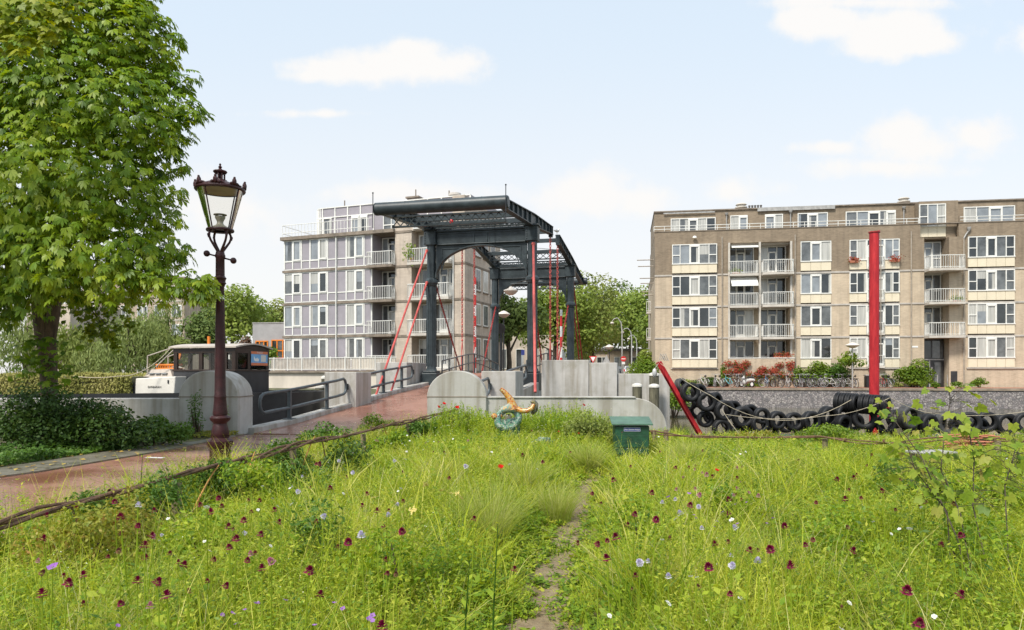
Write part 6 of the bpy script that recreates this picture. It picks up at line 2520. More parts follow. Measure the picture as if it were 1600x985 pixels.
# white deckhouse, hatch, netting
mb = MB()
mb.add([(-3.30, -0.62, 0.4), (-1.85, -0.62, 0.4), (-1.85, -0.03, 0.4), (-3.30, -0.03, 0.4), (-3.30, -0.58, 1.36), (-1.78, -0.58, 1.43), (-1.78, -0.03, 1.43), (-3.30, -0.03, 1.36)], [(0, 3, 2, 1), (4, 5, 6, 7), (0, 1, 5, 4), (1, 2, 6, 5), (2, 3, 7, 6), (3, 0, 4, 7)])
dh = mb.build('deckhouse', 'boat_white', tug, False, 0.03)
mb = MB()
mb.box(-3.42, -3.31, -0.55, -0.1, 0.5, 1.22)
mb.build('doorway', 'black', dh)
text_obj('lettering', 'BARBARAN', 0.10, 'black', dh, (-2.55, -0.607, 1.08), (R(87.6), 0, 0), 0.001)
mb = MB()
mb.box(-2.06, -2.02, -0.612, -0.59, 1.20, 1.31)
mb.build('keyhole', 'black', dh)
mb = MB()
mb.add([(-3.75, 0.1, 1.3), (-2.40, 0.1, 1.3), (-2.40, 1.5, 1.3), (-3.75, 1.5, 1.3), (-3.45, 0.3, 1.66), (-2.7, 0.3, 1.68), (-2.7, 1.3, 1.68), (-3.45, 1.3, 1.66)], [(0, 3, 2, 1), (4, 5, 6, 7), (0, 1, 5, 4), (1, 2, 6, 5), (2, 3, 7, 6), (3, 0, 4, 7)])
hh = mb.build('skylight', 'boat_grey', tug, False, 0.01)
mb = MB()
for k in range(3):
    mb.box(-3.42 + 0.25 * k, -3.22 + 0.25 * k, 0.14, 0.34, 1.50, 1.54)
mb.build('skylight_pane', 'glass_sky', hh)
fl_ = thing('life_raft', 'slatted orange life raft rack on top of the tug deckhouse', 'life raft', Matrix.Rotation(BROT, 3, 'Z') @ Vector((-3.05, 0.7, 0)) + Vector((-9.05, 23.0, 1.67)), BROT)
fl_.scale = (0.66, 0.66, 0.75)
mb = MB()
for z in (0.02, 0.20):
    mb.tube([(-0.55, -0.3, z), (0.55, -0.3, z), (0.6, 0, z), (0.55, 0.3, z), (-0.55, 0.3, z), (-0.6, 0, z), (-0.55, -0.3, z)], 0.045, 8, False)
mb.build('float_rim', 'orange', fl_, True)
mb = MB()
for k in range(9):
    mb.box(-0.52 + 0.13 * k - 0.02, -0.52 + 0.13 * k + 0.02, -0.32, -0.28, 0.0, 0.24)
mb.build('slats', 'orange', fl_)
for (p, q) in (((-3.5, 0.2, 2.12), (-2.38, 0.3, 2.46)), ((-3.5, 0.2, 2.12), (-3.5, 0.2, 1.5)), ((-3.0, 0.0, 1.75), (-2.40, 0.2, 2.38)), ((-3.5, 1.2, 2.12), (-2.4, 1.2, 2.46)), ((-3.5, 1.2, 2.12), (-3.5, 1.2, 1.5))):
    mb = MB()
    mb.tube([p, q], 0.020, 6)
    mb.build('boom_spar', 'boat_grey', tug, True)
mb = MB()
mb.add([(-2.75, 0.6, 2.05), (-2.5, 0.6, 2.0), (-2.42, 0.6, 2.3), (-2.52, 0.65, 2.34)], [(0, 1, 2, 3)])
ob = mb.build('folded_sail', 'orange', tug)
ob.modifiers.new('thick', 'SOLIDIFY').thickness = 0.06
mb = MB()
mb.tube([(-2.15, 1.6, 2.42), (-2.15, 1.6, 2.85)], 0.05, 8)
mb.build('funnel_pole', 'orange', tug, True)
n = 9000
P = np.stack([rng.uniform(-9.2, -3.42, n), rng.normal(-0.62, 0.06, n), 0.72 + 0.80 * rng.random(n) ** 0.9], 1)
P[:, 2] += 0.05 * np.sin(P[:, 0] * 2.2) * (P[:, 2] > 1.2)
top = rng.random(n) < 0.25
P[top, 1] += rng.random(top.sum()) * 2.6
P[top, 2] = 1.45 + 0.08 * rng.random(top.sum())
Nn = rng.normal(size=(n, 3)) * 0.6 + np.array([0, -1, 0.3])
axd = rng.normal(size=(n, 3)) * 0.5 + np.array([0, 0, -1])
V, Q = leaf_quads(P, Nn, rng.uniform(0.06, 0.13, n), 0.045, axd)
nt_ = np_obj('camouflage_net', V, Q, LF['reed'], tug, np.repeat(np.clip(0.5 + 0.3 * np.sin(P[:, 0] * 3.1) * np.sin(P[:, 2] * 4) + rng.normal(0, 0.25, n), 0, 1), 4))
mb = MB()
mb.box(-9.2, -3.46, -0.56, 2.2, 0.5, 1.42)
mb.build('hold_cover', 'shade' if False else 'far_ground', tug)
rope('pale line drooping over the netting to the tug wheelhouse', [(115, 588, 22.6), (185, 588, 22.4), (266, 545, 22.9)], [0.05, 0.25], 0.014)

# ------------------------------------------------------------------ bicycles along the quay
BK = 'bicycles parked along the quay'
PAINT = {'white': mat('bike_white', (0.62, 0.61, 0.58), 0.4), 'black': mat('bike_black', (0.03, 0.03, 0.032), 0.4), 'blue': mat('bike_blue', (0.10, 0.22, 0.40), 0.4),
         'cyan': mat('bike_cyan', (0.10, 0.45, 0.50), 0.4), 'red': mat('bike_red', (0.36, 0.05, 0.05), 0.4), 'grey': mat('bike_grey', (0.28, 0.28, 0.29), 0.4)}


def make_bike():
    root = thing('bicycle', 'bicycle', 'bicycle', (0, 0, 0), 0, BK)
    for x in (-0.53, 0.53):
        mb = MB()
        mb.torus(0.33, 0.022, (x, 0, 0.35), (1, 0, 0), (0, 0, 1), 22, 6)
        w = mb.build('wheel', 'rubber', root, True)
        mb = MB()
        mb.torus(0.305, 0.012, (x, 0, 0.35), (1, 0, 0), (0, 0, 1), 22, 5)
        for k in range(7):
            t = math.pi * k / 7
            mb.bar((x + 0.3 * math.cos(t), 0, 0.35 + 0.3 * math.sin(t)), (x - 0.3 * math.cos(t), 0, 0.35 - 0.3 * math.sin(t)), 0.006)
        mb.build('rim', 'rim', w)
    mb = MB()
    for p, q in (((-0.53, 0, 0.35), (-0.08, 0, 0.30)), ((-0.53, 0, 0.35), (-0.22, 0, 0.78)), ((-0.08, 0, 0.30), (-0.24, 0, 0.86)), ((-0.08, 0, 0.30), (0.36, 0, 0.72)), ((-0.20, 0, 0.72), (0.34, 0, 0.80)), ((0.36, 0, 0.66), (0.33, 0, 0.92)), ((0.38, 0, 0.66), (0.53, 0, 0.35))):
        mb.tube([p, q], 0.019, 7)
    mb.build('frame', PAINT['black'], root, True)
    mb = MB()
    for (a, b) in ((-0.53, 1), (0.53, 1)):
        mb.tube([(a + 0.375 * math.cos(R(t)), 0, 0.35 + 0.375 * math.sin(R(t))) for t in range(20, 165, 18)], 0.016, 5)
    mb.build('mudguard', 'black', root, True)
    mb = MB()
    mb.tube([(-0.38, 0, 0.92), (-0.30, 0, 0.94), (-0.14, 0, 0.92), (-0.06, 0, 0.90)], [0.05, 0.09, 0.05, 0.02], 8)
    mb.tube([(-0.24, 0, 0.84), (-0.24, 0, 0.93)], 0.014, 6)
    mb.build('saddle', 'saddle', root, True)
    mb = MB()
    mb.tube([(0.14, -0.28, 1.06), (0.26, -0.26, 1.10), (0.33, -0.10, 1.09), (0.33, 0.10, 1.09), (0.26, 0.26, 1.10), (0.14, 0.28, 1.06)], 0.013, 6)
    mb.tube([(0.33, 0, 0.9), (0.33, 0, 1.09)], 0.014, 6)
    mb.build('handlebar', 'rim', root, True)
    mb = MB()
    mb.box(-0.80, -0.32, -0.06, 0.06, 0.745, 0.765)
    mb.build('luggage_rack', 'black', root)
    return root


bikes = [(1098, 0.10, 'white', 1.9, 'white bicycle at the left end of the quay, under the first bay window'), (1116, 0.05, 'grey', 1.4, 'grey bicycle, left one of a tight pair under the bay window'), (1123, 0.1, 'white', 1.8, 'pale bicycle, right one of a tight pair under the bay window'),
         (1137, 0.0, 'cyan', 2.0, 'pale turquoise bicycle left of the red flowering climber'), (1152, 0.1, 'black', 1.4, 'black bicycle just left of the moped'), (1158, -0.1, 'grey', 1.75, 'grey bicycle leaning next to the moped'),
         (1181, 0.0, 'black', 2.75, 'dark bicycle right of the moped, turned to the right'), (1197, 0.1, 'blue', 1.45, 'blue bicycle between the two red flowering climbers'), (1215, 0.0, 'black', 1.85, 'black bicycle below the right red flowering climber'),
         (1231, 0.1, 'white', 1.4, 'bicycle with a white bag, right of the red climbers'), (1238, 0.0, 'black', 1.75, 'black bicycle close to the one with the white bag'),
         (1252, 0.1, 'grey', 1.4, 'grey bicycle, first of the group before the green shrubs'), (1259, 0.0, 'black', 1.8, 'black bicycle, second of the group before the green shrubs'), (1266, 0.1, 'black', 2.1, 'black bicycle, third of the group before the green shrubs'), (1277, 0.0, 'grey', 2.5, 'grey bicycle, last of the group before the green shrubs'),
         (1295, 0.1, 'white', 2.55, 'pale bicycle standing free left of the small tree'), (1313, 0.0, 'black', 1.6, 'black bicycle left of the small tree on the quay'), (1322, 0.1, 'white', 2.2, 'white bicycle leaning by the small tree on the quay'), (1335, 0.0, 'grey', 1.5, 'grey bicycle right of the small tree on the quay'),
         (1378, 0.1, 'red', 1.5, 'red bicycle just right of the red mast'), (1385, 0.0, 'grey', 1.8, 'grey bicycle, rightmost on the quay beyond the red mast'), (1036, 0.0, 'cyan', 2.2, 'turquoise bicycle behind the red prow')]
proto = None
for (px, dv, colr, rz, lab) in bikes:
    s = (px - 800) / FPX
    v = -2.5 + dv * 4
    X0, Y0 = 12.6 + 0.1564 * v, 62 + 0.9877 * v
    u = (Y0 * s - X0) / (0.9877 + 0.1564 * s)
    p = (X0 + 0.9877 * u, Y0 - 0.1564 * u, 0.412)
    if proto is None:
        proto = make_bike()
        bk = proto
        bk.location = p
        bk.rotation_euler = (R(random.uniform(-6, 6)), 0, rz)
    else:
        bk = dup(proto, p, rz)
        bk.rotation_euler = (R(random.uniform(-6, 6)), 0, rz)
    bk['label'] = lab
    for ch in bk.children:
        if ch.name.startswith('frame') or (ch.name.startswith('mudguard') and random.random() < 0.5):
            ch.material_slots[0].link = 'OBJECT'
            ch.material_slots[0].material = PAINT[colr]


def qpt(px, v, z=0.412):
    s = (px - 800) / FPX
    X0, Y0 = 12.6 + 0.1564 * v, 62 + 0.9877 * v
    u = (Y0 * s - X0) / (0.9877 + 0.1564 * s)
    return Vector((X0 + 0.9877 * u, Y0 - 0.1564 * u, z))


mp_ = thing('moped', 'white and black moped parked among the bicycles before the red climber', 'moped', qpt(1167, -2.6), 2.0)
for x in (-0.6, 0.6):
    mb = MB()
    mb.torus(0.21, 0.055, (x, 0, 0.265), (1, 0, 0), (0, 0, 1), 20, 8)
    w = mb.build('wheel', 'rubber', mp_, True)
    mb = MB()
    mb.lathe([(0.001, -0.03), (0.16, -0.03), (0.16, 0.03), (0.001, 0.03)], 14)
    mb.v = [Vector((x + v.x, v.z, 0.265 + v.y)) for v in mb.v]
    mb.build('rim', 'sign_white', w, True)
mb = MB()
mb.tube([(-0.85, 0, 0.62), (-0.5, 0, 0.62), (-0.15, 0, 0.55), (0.05, 0, 0.38), (0.3, 0, 0.36), (0.42, 0, 0.6), (0.42, 0, 0.95)], [0.08, 0.17, 0.16, 0.14, 0.13, 0.17, 0.10], 10)
mb.build('body', PAINT['white'], mp_, True)
mb = MB()
mb.tube([(-0.8, 0, 0.80), (-0.5, 0, 0.82), (-0.1, 0, 0.80)], [0.06, 0.13, 0.09], 10)
mb.build('seat', 'saddle', mp_, True)
mb = MB()
mb.tube([(0.35, -0.32, 1.02), (0.42, -0.1, 1.03), (0.42, 0.1, 1.03), (0.35, 0.32, 1.02)], 0.02, 6)
mb.ball((0.5, 0, 0.92), 0.09, 8)
mb.build('handlebar', 'black', mp_, True)
root = thing('waste_bin', 'dark green waste container half hidden behind the red mast', 'bin', qpt(1358, -2.2), R(-9))
mb = MB()
mb.box(-0.3, 0.3, -0.3, 0.3, 0, 0.95)
mb.build('body', 'black', root, False, 0.04)
mb = MB()
mb.box(-0.33, 0.33, -0.33, 0.33, 0.952, 1.05)
mb.build('lid', 'metal_grey', root, False, 0.03)


# ------------------------------------------------------------------ street furniture, far lamps, signs, cars
def mushroom_lamp(loc, h, r, lab, post='metal_grey'):
    root = thing('street_lamp', lab, 'street lamp', loc, 0, 'white shaded street lamps')
    mb = MB()
    mb.tube([(0, 0, 0), (0, 0, h)], [0.06, 0.045], 8)
    mb.build('post', post, root, True)
    mb = MB()
    mb.lathe([(0.001, h + 0.30), (r * 0.35, h + 0.26), (r * 0.95, h + 0.10), (r, h + 0.05), (r * 0.7, h - 0.06), (r * 0.3, h - 0.16), (0.05, h - 0.18)], 18)
    mb.build('shade', 'shade', root, True)


mushroom_lamp(qpt(1332, -3.2), 3.35, 0.55, 'white shaded lamp rising from the small tree on the quay')
p = at(952, 541, 66)
mushroom_lamp((p.x, p.y, 0.4), p.z - 0.55, 0.42, 'small white shaded lamp in the street behind the concrete slabs', 'black')
p = at(787, 488, 46)
mushroom_lamp((p.x, p.y, 0.5), p.z - 0.7, 0.42, 'white capped lamp on a black post seen through the bridge', 'black')
root = thing('bridge_signal', 'round black bridge signal lamp on a dark post, seen through the bridge', 'signal', (at(783, 0, 45).x, 45, 0.5))
mb = MB()
mb.tube([(0, 0, 0), (0, 0, 4.2)], 0.09, 8)
mb.build('post', 'black', root, True)
mb = MB()
mb.tube([(-0.05, -0.35, 3.9), (-0.02, 0, 3.95), (0, 0.2, 3.95)], [0.33, 0.30, 0.12], 14)
mb.build('lamp_hood', 'black', root, True)


def curved_lamp(px, ytop, Y, lab, arm=2.0):
    p = at(px, ytop, Y)
    root = thing('street_lamp', lab, 'street lamp', (p.x, p.y, 0.45), 0, 'grey curved street lamps')
    h = p.z - 0.45
    mb = MB()
    mb.tube([(0, 0, 0), (0, 0, h * 0.8), (-0.12, 0, h * 0.93), (-0.45, 0, h * 0.99), (-arm * 0.5, 0, h), (-arm * 0.8, 0, h * 0.985), (-arm, 0, h * 0.95)], [0.10, 0.07, 0.06, 0.05, 0.05, 0.045, 0.04], 8)
    mb.build('post', 'rim', root, True)
    mb = MB()
    mb.ball((-arm, 0, h * 0.92), 0.22, 8, (1, 1, 0.7))
    mb.build('lantern', 'shade', root, True)


curved_lamp(972, 497, 78, 'tallest curved grey street lamp above the no entry sign', 1.1)
curved_lamp(987, 513, 92, 'middle curved grey street lamp beside the parked car', 1.2)
curved_lamp(995, 524, 104, 'farthest curved grey street lamp at the right kerb', 1.2)


def sign(lab, p, h, kind):
    root = thing('road_sign', lab, 'road sign', (p.x, p.y, 0.45), 0, 'road signs in the street')
    hz = p.z - 0.45
    mb = MB()
    mb.tube([(0, 0.03, 0), (0, 0.03, hz + 0.2)], 0.035, 6)
    mb.build('post', 'rim', root)
    mb = MB()
    if kind == 'no':
        mb.lathe([(0.001, -0.02), (h, -0.02), (h, 0.02), (0.001, 0.02)], 20)
        mb.v = [Vector((v.x, -0.03 + v.z, hz + v.y)) for v in mb.v]
        f = mb.build('disc', 'sign_red', root)
        mb = MB()
        mb.box(-h * 0.7, h * 0.7, -0.065, -0.052, hz - h * 0.16, hz + h * 0.16)
        mb.build('bar', 'sign_white', f)
        mb = MB()
        mb.box(-h * 0.6, h * 0.6, -0.04, -0.02, hz - h * 2.0, hz - h * 1.15)
        mb.build('lower_plate', 'sign_white', root)
    else:
        mb.prism([(-h, h * 0.75), (h, h * 0.75), (0, -h)], -0.03, -0.01)
        mb.v = [v + Vector((0, 0, hz)) for v in mb.v]
        f = mb.build('triangle', 'sign_red', root)
        mb = MB()
        mb.prism([(-h * 0.62, h * 0.55), (h * 0.62, h * 0.55), (0, -h * 0.62)], -0.045, -0.0305)
        mb.v = [v + Vector((0, 0, hz)) for v in mb.v]
        mb.build('field', 'sign_white', f)


sign('round red no entry sign in the street', at(974, 561, 70), 0.27, 'no')
sign('red and white give way triangle behind the concrete slabs', at(926.5, 561.5, 62), 0.35, 'give')
root = thing('blue_sign', 'small blue rectangular sign low between the bridge columns', 'road sign', (at(817, 0, 58).x, 58, 0.4))
mb = MB()
mb.tube([(0, 0.03, 0), (0, 0.03, 2.8)], 0.035, 6)
mb.build('post', 'rim', root)
mb = MB()
mb.box(-0.14, 0.14, -0.02, 0.0, at(0, 555, 58).z - 0.4, at(0, 547, 58).z - 0.4)
mb.build('plate', 'blue_plate', root)
root = thing('grey_sign', 'grey triangular back of a sign beside the small street lamp', 'road sign', (at(946, 0, 60).x, 60, 0.4))
mb = MB()
mb.prism([(-0.33, 1.9), (0.5, 1.9), (0.1, 2.75)], -0.02, 0.0)
mb.build('plate', 'metal_grey', root)
mb = MB()
mb.tube([(0.05, 0.03, 0), (0.05, 0.03, 2.2)], 0.04, 6)
mb.build('post', 'metal_grey', root)

CAR = {'silver': mat('car_silver', (0.55, 0.55, 0.56), 0.3, 0.05, 2, coat=0.6), 'dark': mat('car_dark', (0.035, 0.04, 0.05), 0.3, 0.1, 2, coat=0.6)}


def make_car(lab, loc, rz, paint):
    root = thing('parked_car', lab, 'car', loc, rz, 'cars parked in the street')
    # local x = length, rear at -x
    side = [(-2.0, 0.35), (2.0, 0.35), (2.05, 0.75), (1.0, 0.95), (0.45, 1.42), (-1.35, 1.46), (-1.85, 1.0), (-2.05, 0.8)]
    mb = MB()
    mb.prism(side, -0.82, 0.82)
    mb.v = [Vector((v.x, v.y * (1 - 0.16 * max(0, (v.z - 0.95) / 0.5)), v.z)) for v in mb.v]
    mb.build('body', CAR[paint], root, True, bevel=0.06, auto=25)
    mb = MB()
    mb.add([(-1.90, -0.62, 1.03), (-1.90, 0.62, 1.03), (-1.44, 0.58, 1.40), (-1.44, -0.58, 1.40)], [(0, 1, 2, 3)])
    o = mb.build('rear_window', 'glass_mid', root)
    o.modifiers.new('thick', 'SOLIDIFY').thickness = 0.03
    for s in (-1, 1):
        mb = MB()
        mb.add([(-1.55, 0.80 * s, 1.0), (0.85, 0.80 * s, 1.0), (0.42, 0.735 * s, 1.36), (-1.28, 0.735 * s, 1.38)], [(0, 1, 2, 3)])
        o = mb.build('side_window', 'glass_dark', root)
        o.modifiers.new('thick', 'SOLIDIFY').thickness = 0.03
        mb = MB()
        mb.box(-2.07, -1.98, s * 0.78 - 0.09, s * 0.78 + 0.06, 0.72, 1.02)
        mb.build('tail_light', 'sign_red', root)
        for x in (-1.3, 1.3):
            mb = MB()
            mb.torus(0.23, 0.08, (x, 0.76 * s, 0.31), (1, 0, 0), (0, 0, 1), 18, 8)
            w = mb.build('wheel', 'rubber', root, True)
            mb = MB()
            mb.lathe([(0.001, -0.05), (0.19, -0.05), (0.19, 0.05), (0.001, 0.05)], 14)
            mb.v = [Vector((x + v.x, 0.76 * s + v.z, 0.31 + v.y)) for v in mb.v]
            mb.build('rim', 'rim', w, True)
    mb = MB()
    mb.box(-2.1, -2.03, -0.26, 0.26, 0.55, 0.67)
    mb.build('number_plate', 'yellow_plate' if False else 'cream', root)


p = at(984.5, 580, 98)
make_car('silver hatchback seen from behind in the street', (p.x, p.y, 1.17), R(80), 'silver')
p = at(964, 580, 103)
make_car('dark car parked left of the silver hatchback', (p.x, p.y, 1.21), R(82), 'dark')


# ------------------------------------------------------------------ trees
def palmate(C, A, Nn, L, k, spread, wd, droop, tint, tip=0.64):
    """fans of k leaflets at points C along axis A, facing Nn"""
    n = len(C)
    A = unit(A - Nn * np.sum(A * Nn, axis=1, keepdims=True))
    Bv = np.cross(Nn, A)
    Vs, Ts = [], []
    for j in range(k):
        th = (j / (k - 1) - 0.5) * 2 * spread + rng.normal(0, 0.08, n)
        ln = (L * (1.0 - 0.35 * abs(j / (k - 1) - 0.5) * 2) * rng.uniform(0.85, 1.1, n))[:, None]
        d = A * np.cos(th)[:, None] + Bv * np.sin(th)[:, None]
        side = unit(np.cross(Nn, d))
        dr = np.zeros((n, 3))
        dr[:, 2] = -droop
        V = np.empty((n, 4, 3))
        V[:, 0] = C
        V[:, 1] = C + (d * tip + dr * 0.35) * ln + side * ln * wd * 0.5
        V[:, 2] = C + (d + dr) * ln
        V[:, 3] = C + (d * tip + dr * 0.35) * ln - side * ln * wd * 0.5 + Nn * ln * 0.05
        Vs.append(V)
        Ts.append(np.repeat(tint + rng.normal(0, 0.04, n), 4))
    V = np.concatenate(Vs).reshape(-1, 3)
    return V, np.arange(len(V)).reshape(-1, 4), np.concatenate(Ts)


def px_lumps(lst, base):
    out = []
    for (px, py, r, Y) in lst:
        p = at(px, py, Y)
        q = r / FPX * Y
        out.append((p.x - base.x, p.y - base.y, p.z - base.z, q, q * 1.0, q * 0.92))
    return out


cb = Vector((at(77, 0, 14.4).x, 14.4, 0.0))
ch = thing('chestnut_tree', 'large horse chestnut with broad hanging leaves at the left edge', 'tree', cb)
lum = px_lumps([(120, 20, 105, 13.2), (190, 55, 68, 12.7), (222, 98, 52, 13), (248, 150, 48, 12.9), (262, 205, 40, 12.5), (200, 180, 80, 12.3), (120, 150, 105, 12.6), (60, 110, 120, 13.2), (-40, 150, 140, 13.6),
                (235, 262, 44, 12.7), (180, 300, 82, 12.3), (90, 280, 105, 12.3), (0, 290, 130, 13.2), (242, 335, 36, 12.6), (262, 390, 32, 12.3), (296, 446, 27, 11.9), (220, 405, 55, 12.1), (140, 395, 80, 12.1), (60, 390, 90, 12.4),
                (-40, 400, 110, 12.7), (248, 448, 32, 11.9), (180, 440, 42, 11.9), (100, 435, 45, 12.1), (316, 462, 15, 11.8), (292, 170, 24, 12.6), (306, 182, 14, 12.4), (240, 40, 30, 13), (280, 128, 20, 12.8), (200, 10, 40, 13.1),
                (0, -60, 150, 13.6), (140, -60, 105, 13.3), (258, 90, 22, 12.8), (276, 300, 14, 12.4), (272, 225, 20, 12.3), (318, 176, 9, 12.5), (300, 118, 12, 12.7), (276, 62, 13, 12.9), (262, 35, 12, 13), (290, 398, 16, 12.2), (284, 345, 12, 12.3), (322, 440, 14, 11.8), (330, 456, 10, 11.8), (284, 262, 12, 12.5), (50, 455, 40, 12.2), (-20, 470, 50, 12.4)], cb)
n = 18000
P, d, idx = lump_points(lum, n, 0.62)
off = rng.random(len(lum))
ctr = np.array([0.5, -0.4, 5.0])
out = unit(P - ctr)
Nn = unit(d * 0.50 + out * 0.35 + np.array([0, -0.15, 0.65]) + rng.normal(size=(n, 3)) * 0.42)
Ax = out * np.array([1, 1, 0.2]) + d * np.array([0.6, 0.6, 0]) + np.array([0, 0, -0.45]) + rng.normal(size=(n, 3)) * 0.25
tint = np.clip(0.38 + 0.28 * off[idx] + rng.normal(0, 0.2, n), 0, 1)
V, Q, T = palmate(P, Ax, Nn, rng.uniform(0.095, 0.165, n), 6, 1.55, 0.37, 0.38, tint, 0.68)
np_obj('crown', V, Q, LF['chestnut'], ch, T)
mb = MB()
mb.tube([(0, 0, -0.2), (-0.02, 0, 0.3), (0, 0, 1.2), (-0.03, 0, 1.9), (-0.08, 0, 2.35)], [0.22, 0.17, 0.155, 0.16, 0.18], 12)
mb.tube([(-0.08, 0, 2.2), (-0.20, 0, 2.9), (-0.24, 0, 3.8), (-0.3, 0.2, 5.2), (-0.3, 0.2, 7.5)], [0.19, 0.15, 0.13, 0.11, 0.04], 10)
mb.tube([(-0.02, 0, 2.2), (0.10, 0, 2.8), (0.17, -0.05, 3.5), (0.22, -0.1, 4.2), (0.6, -0.2, 5.6), (0.9, 0, 7.2)], [0.14, 0.12, 0.11, 0.10, 0.08, 0.03], 10)
for k in range(16):
    t = Vector(random.choice(lum)[:3])
    z0 = min(max(t.z * 0.75, 3.0), 6.5)
    p = Vector((-0.1, 0.05, z0 + 0.3))
    mb.tube([p, p.lerp(t, 0.5) + Vector((0, 0, 0.12)), t], [0.06, 0.04, 0.01], 6)
mb.build('trunk', 'bark', ch, True)
# leaves sprouting from the trunk
n = 130
P = rng.normal(size=(n, 3)) * np.array([0.26, 0.15, 0.34]) + np.array([0.05, -0.28, 1.80])
V, Q, T = palmate(P, np.array([[0.6, -0.5, -0.5]]) + rng.normal(size=(n, 3)) * 0.5, unit(np.array([[0.2, -0.4, 0.8]]) + rng.normal(size=(n, 3)) * 0.3), rng.uniform(0.09, 0.15, n), 6, 1.4, 0.46, 0.3, np.clip(rng.normal(0.35, 0.2, n), 0, 1))
np_obj('foliage', V, Q, LF['chestnut'], ch, T)

mbz = Vector((at(-60, 0, 16.5).x, 16.5, 0.0))
mt = thing('maple_tree', 'maple with yellow green lobed leaves hanging behind the chestnut trunk', 'tree', mbz)
lum = px_lumps([(150, 480, 34, 15), (185, 470, 28, 15), (170, 520, 22, 14.8), (140, 515, 20, 15), (205, 505, 14, 14.9), (215, 470, 16, 15), (120, 465, 26, 15), (178, 540, 10, 14.8), (80, 470, 30, 15.5)], mbz)
n = 900
P, d, idx = lump_points(lum, n, 0.9)
V, Q, T = palmate(P, d * np.array([1, 1, 0.2]) + np.array([0.2, -0.2, -0.7]), unit(d * 0.4 + np.array([0, -0.5, 0.7]) + rng.normal(size=(n, 3)) * 0.3), rng.uniform(0.06, 0.11, n), 5, 1.5, 0.62, 0.2, np.clip(rng.normal(0.45, 0.28, n), 0, 1), 0.5)
np_obj('crown', V, Q, LF['maple'], mt, T)
mb = MB()
mb.tube([(0, 0, -0.2), (0.1, 0, 2), (0.3, -0.2, 3.6), (0.5, -0.4, 5)], [0.16, 0.13, 0.10, 0.07], 9)
for l in lum:
    mb.tube([(0.3, -0.2, 3.9), (l[0] * 0.6, l[1] * 0.6, 4.2), (l[0], l[1], l[2] + 0.1)], [0.04, 0.025, 0.006], 5)
mb.build('trunk', 'bark_dark', mt, True)
# a bough of the same maple high up at the left edge
hb = Vector((at(-60, 0, 11.2).x, 11.2, 0.0))
mt2 = thing('maple_tree', 'nearer maple whose bright yellow green leaves hang in at the top left corner', 'tree', hb)
lum = px_lumps([(70, 15, 38, 10), (100, 30, 26, 10), (40, 60, 30, 10), (110, 5, 26, 10), (10, 30, 60, 10.3), (85, 55, 16, 9.9)], hb)
n = 420
P, d, idx = lump_points(lum, n, 0.9)
V, Q, T = palmate(P, d * np.array([1, 1, 0.2]) + np.array([0.2, -0.2, -0.7]), unit(d * 0.4 + np.array([0, -0.5, 0.7]) + rng.normal(size=(n, 3)) * 0.3), rng.uniform(0.09, 0.14, n), 5, 1.5, 0.62, 0.2, np.clip(rng.normal(0.65, 0.25, n), 0, 1), 0.5)
np_obj('crown', V, Q, LF['maple'], mt2, T)
mb = MB()
mb.tube([(-1.5, 0, -0.1), (-1.45, 0, 3), (-1.0, -0.4, 5.2), (0.1, -0.9, 6.3), (0.9, -1.1, 6.7)], [0.2, 0.16, 0.10, 0.05, 0.01], 8)
mb.build('trunk', 'bark_dark', mt2, True)

GT = 'trees on the far banks'


def ptree(px, Y, top, half, leaf, n, L, label, name='broadleaf_tree', droop=0, gz=0.4, bottom=None, k=16, tr=0.25):
    p = at(px, top - (14 if px > 740 else 6), Y)
    r = half / FPX * Y
    h = p.z - gz
    bz = (at(px, bottom, Y).z - gz) if bottom else h * 0.25
    rz = (h - bz) / 2
    tree(name, label, (p.x, Y, gz), h, 0.0, r * 1.12, r * 0.9, bz + rz, rz * 1.12, leaf, n, L, tr, GT, k, 'bark_dark' if leaf != 'pale_tree' else 'bark', droop)


ptree(200, 60, 478, 62, 'willow', 7000, 0.42, 'feathery grey green willow behind the netting of the tug', 'willow_tree', 0.55, 0.9, 585, 18)
ptree(120, 64, 508, 48, 'pale_tree', 4500, 0.42, 'pale green willow left of the feathery one, behind the netting', 'willow_tree', 0.5, 0.9, 590, 14)
ptree(40, 66, 470, 60, 'willow', 4000, 0.45, 'willow at the far left edge behind the chestnut trunk', 'willow_tree', 0.5, 0.9, 590, 14)
ptree(262, 72, 468, 34, 'willow', 3200, 0.40, 'slim pale willow left of the street lamp, reaching higher than its neighbours', 'willow_tree', 0.4, 0.9, 560, 12)
ptree(255, 62, 530, 34, 'pale_tree', 2600, 0.36, 'low bushy tree behind the orange life raft', 'broadleaf_tree', 0, 0.9, 590, 10)
ptree(315, 70, 490, 40, 'dark_tree', 4000, 0.38, 'dark green tree behind the tug wheelhouse, left of the lamp post', 'broadleaf_tree', 0, 0.9, 570, 14)
ptree(362, 92, 450, 56, 'street_tree', 5500, 0.5, 'tall light green tree right of the lamp post above the wheelhouse', 'broadleaf_tree', 0, 0.9, 560, 18)
ptree(418, 108, 467, 42, 'pale_tree', 3600, 0.55, 'grey green tree between the grey school and the lavender building', 'broadleaf_tree', 0, 0.9, 560, 14)
ptree(386, 66, 530, 15, 'bronze', 900, 0.28, 'small bronze leaved tree just above the wheelhouse roof', 'broadleaf_tree', 0, 0.9, 572, 8, 0.1)
ptree(436, 100, 500, 16, 'street_tree', 1200, 0.5, 'slim green tree hugging the left edge of the lavender building', 'broadleaf_tree', 0, 0.9, 575, 8)
ptree(418, 66, 548, 18, 'bright_bush', 900, 0.3, 'light green shrubby tree in front of the grey school', 'broadleaf_tree', 0, 0.9, 578, 8, 0.1)
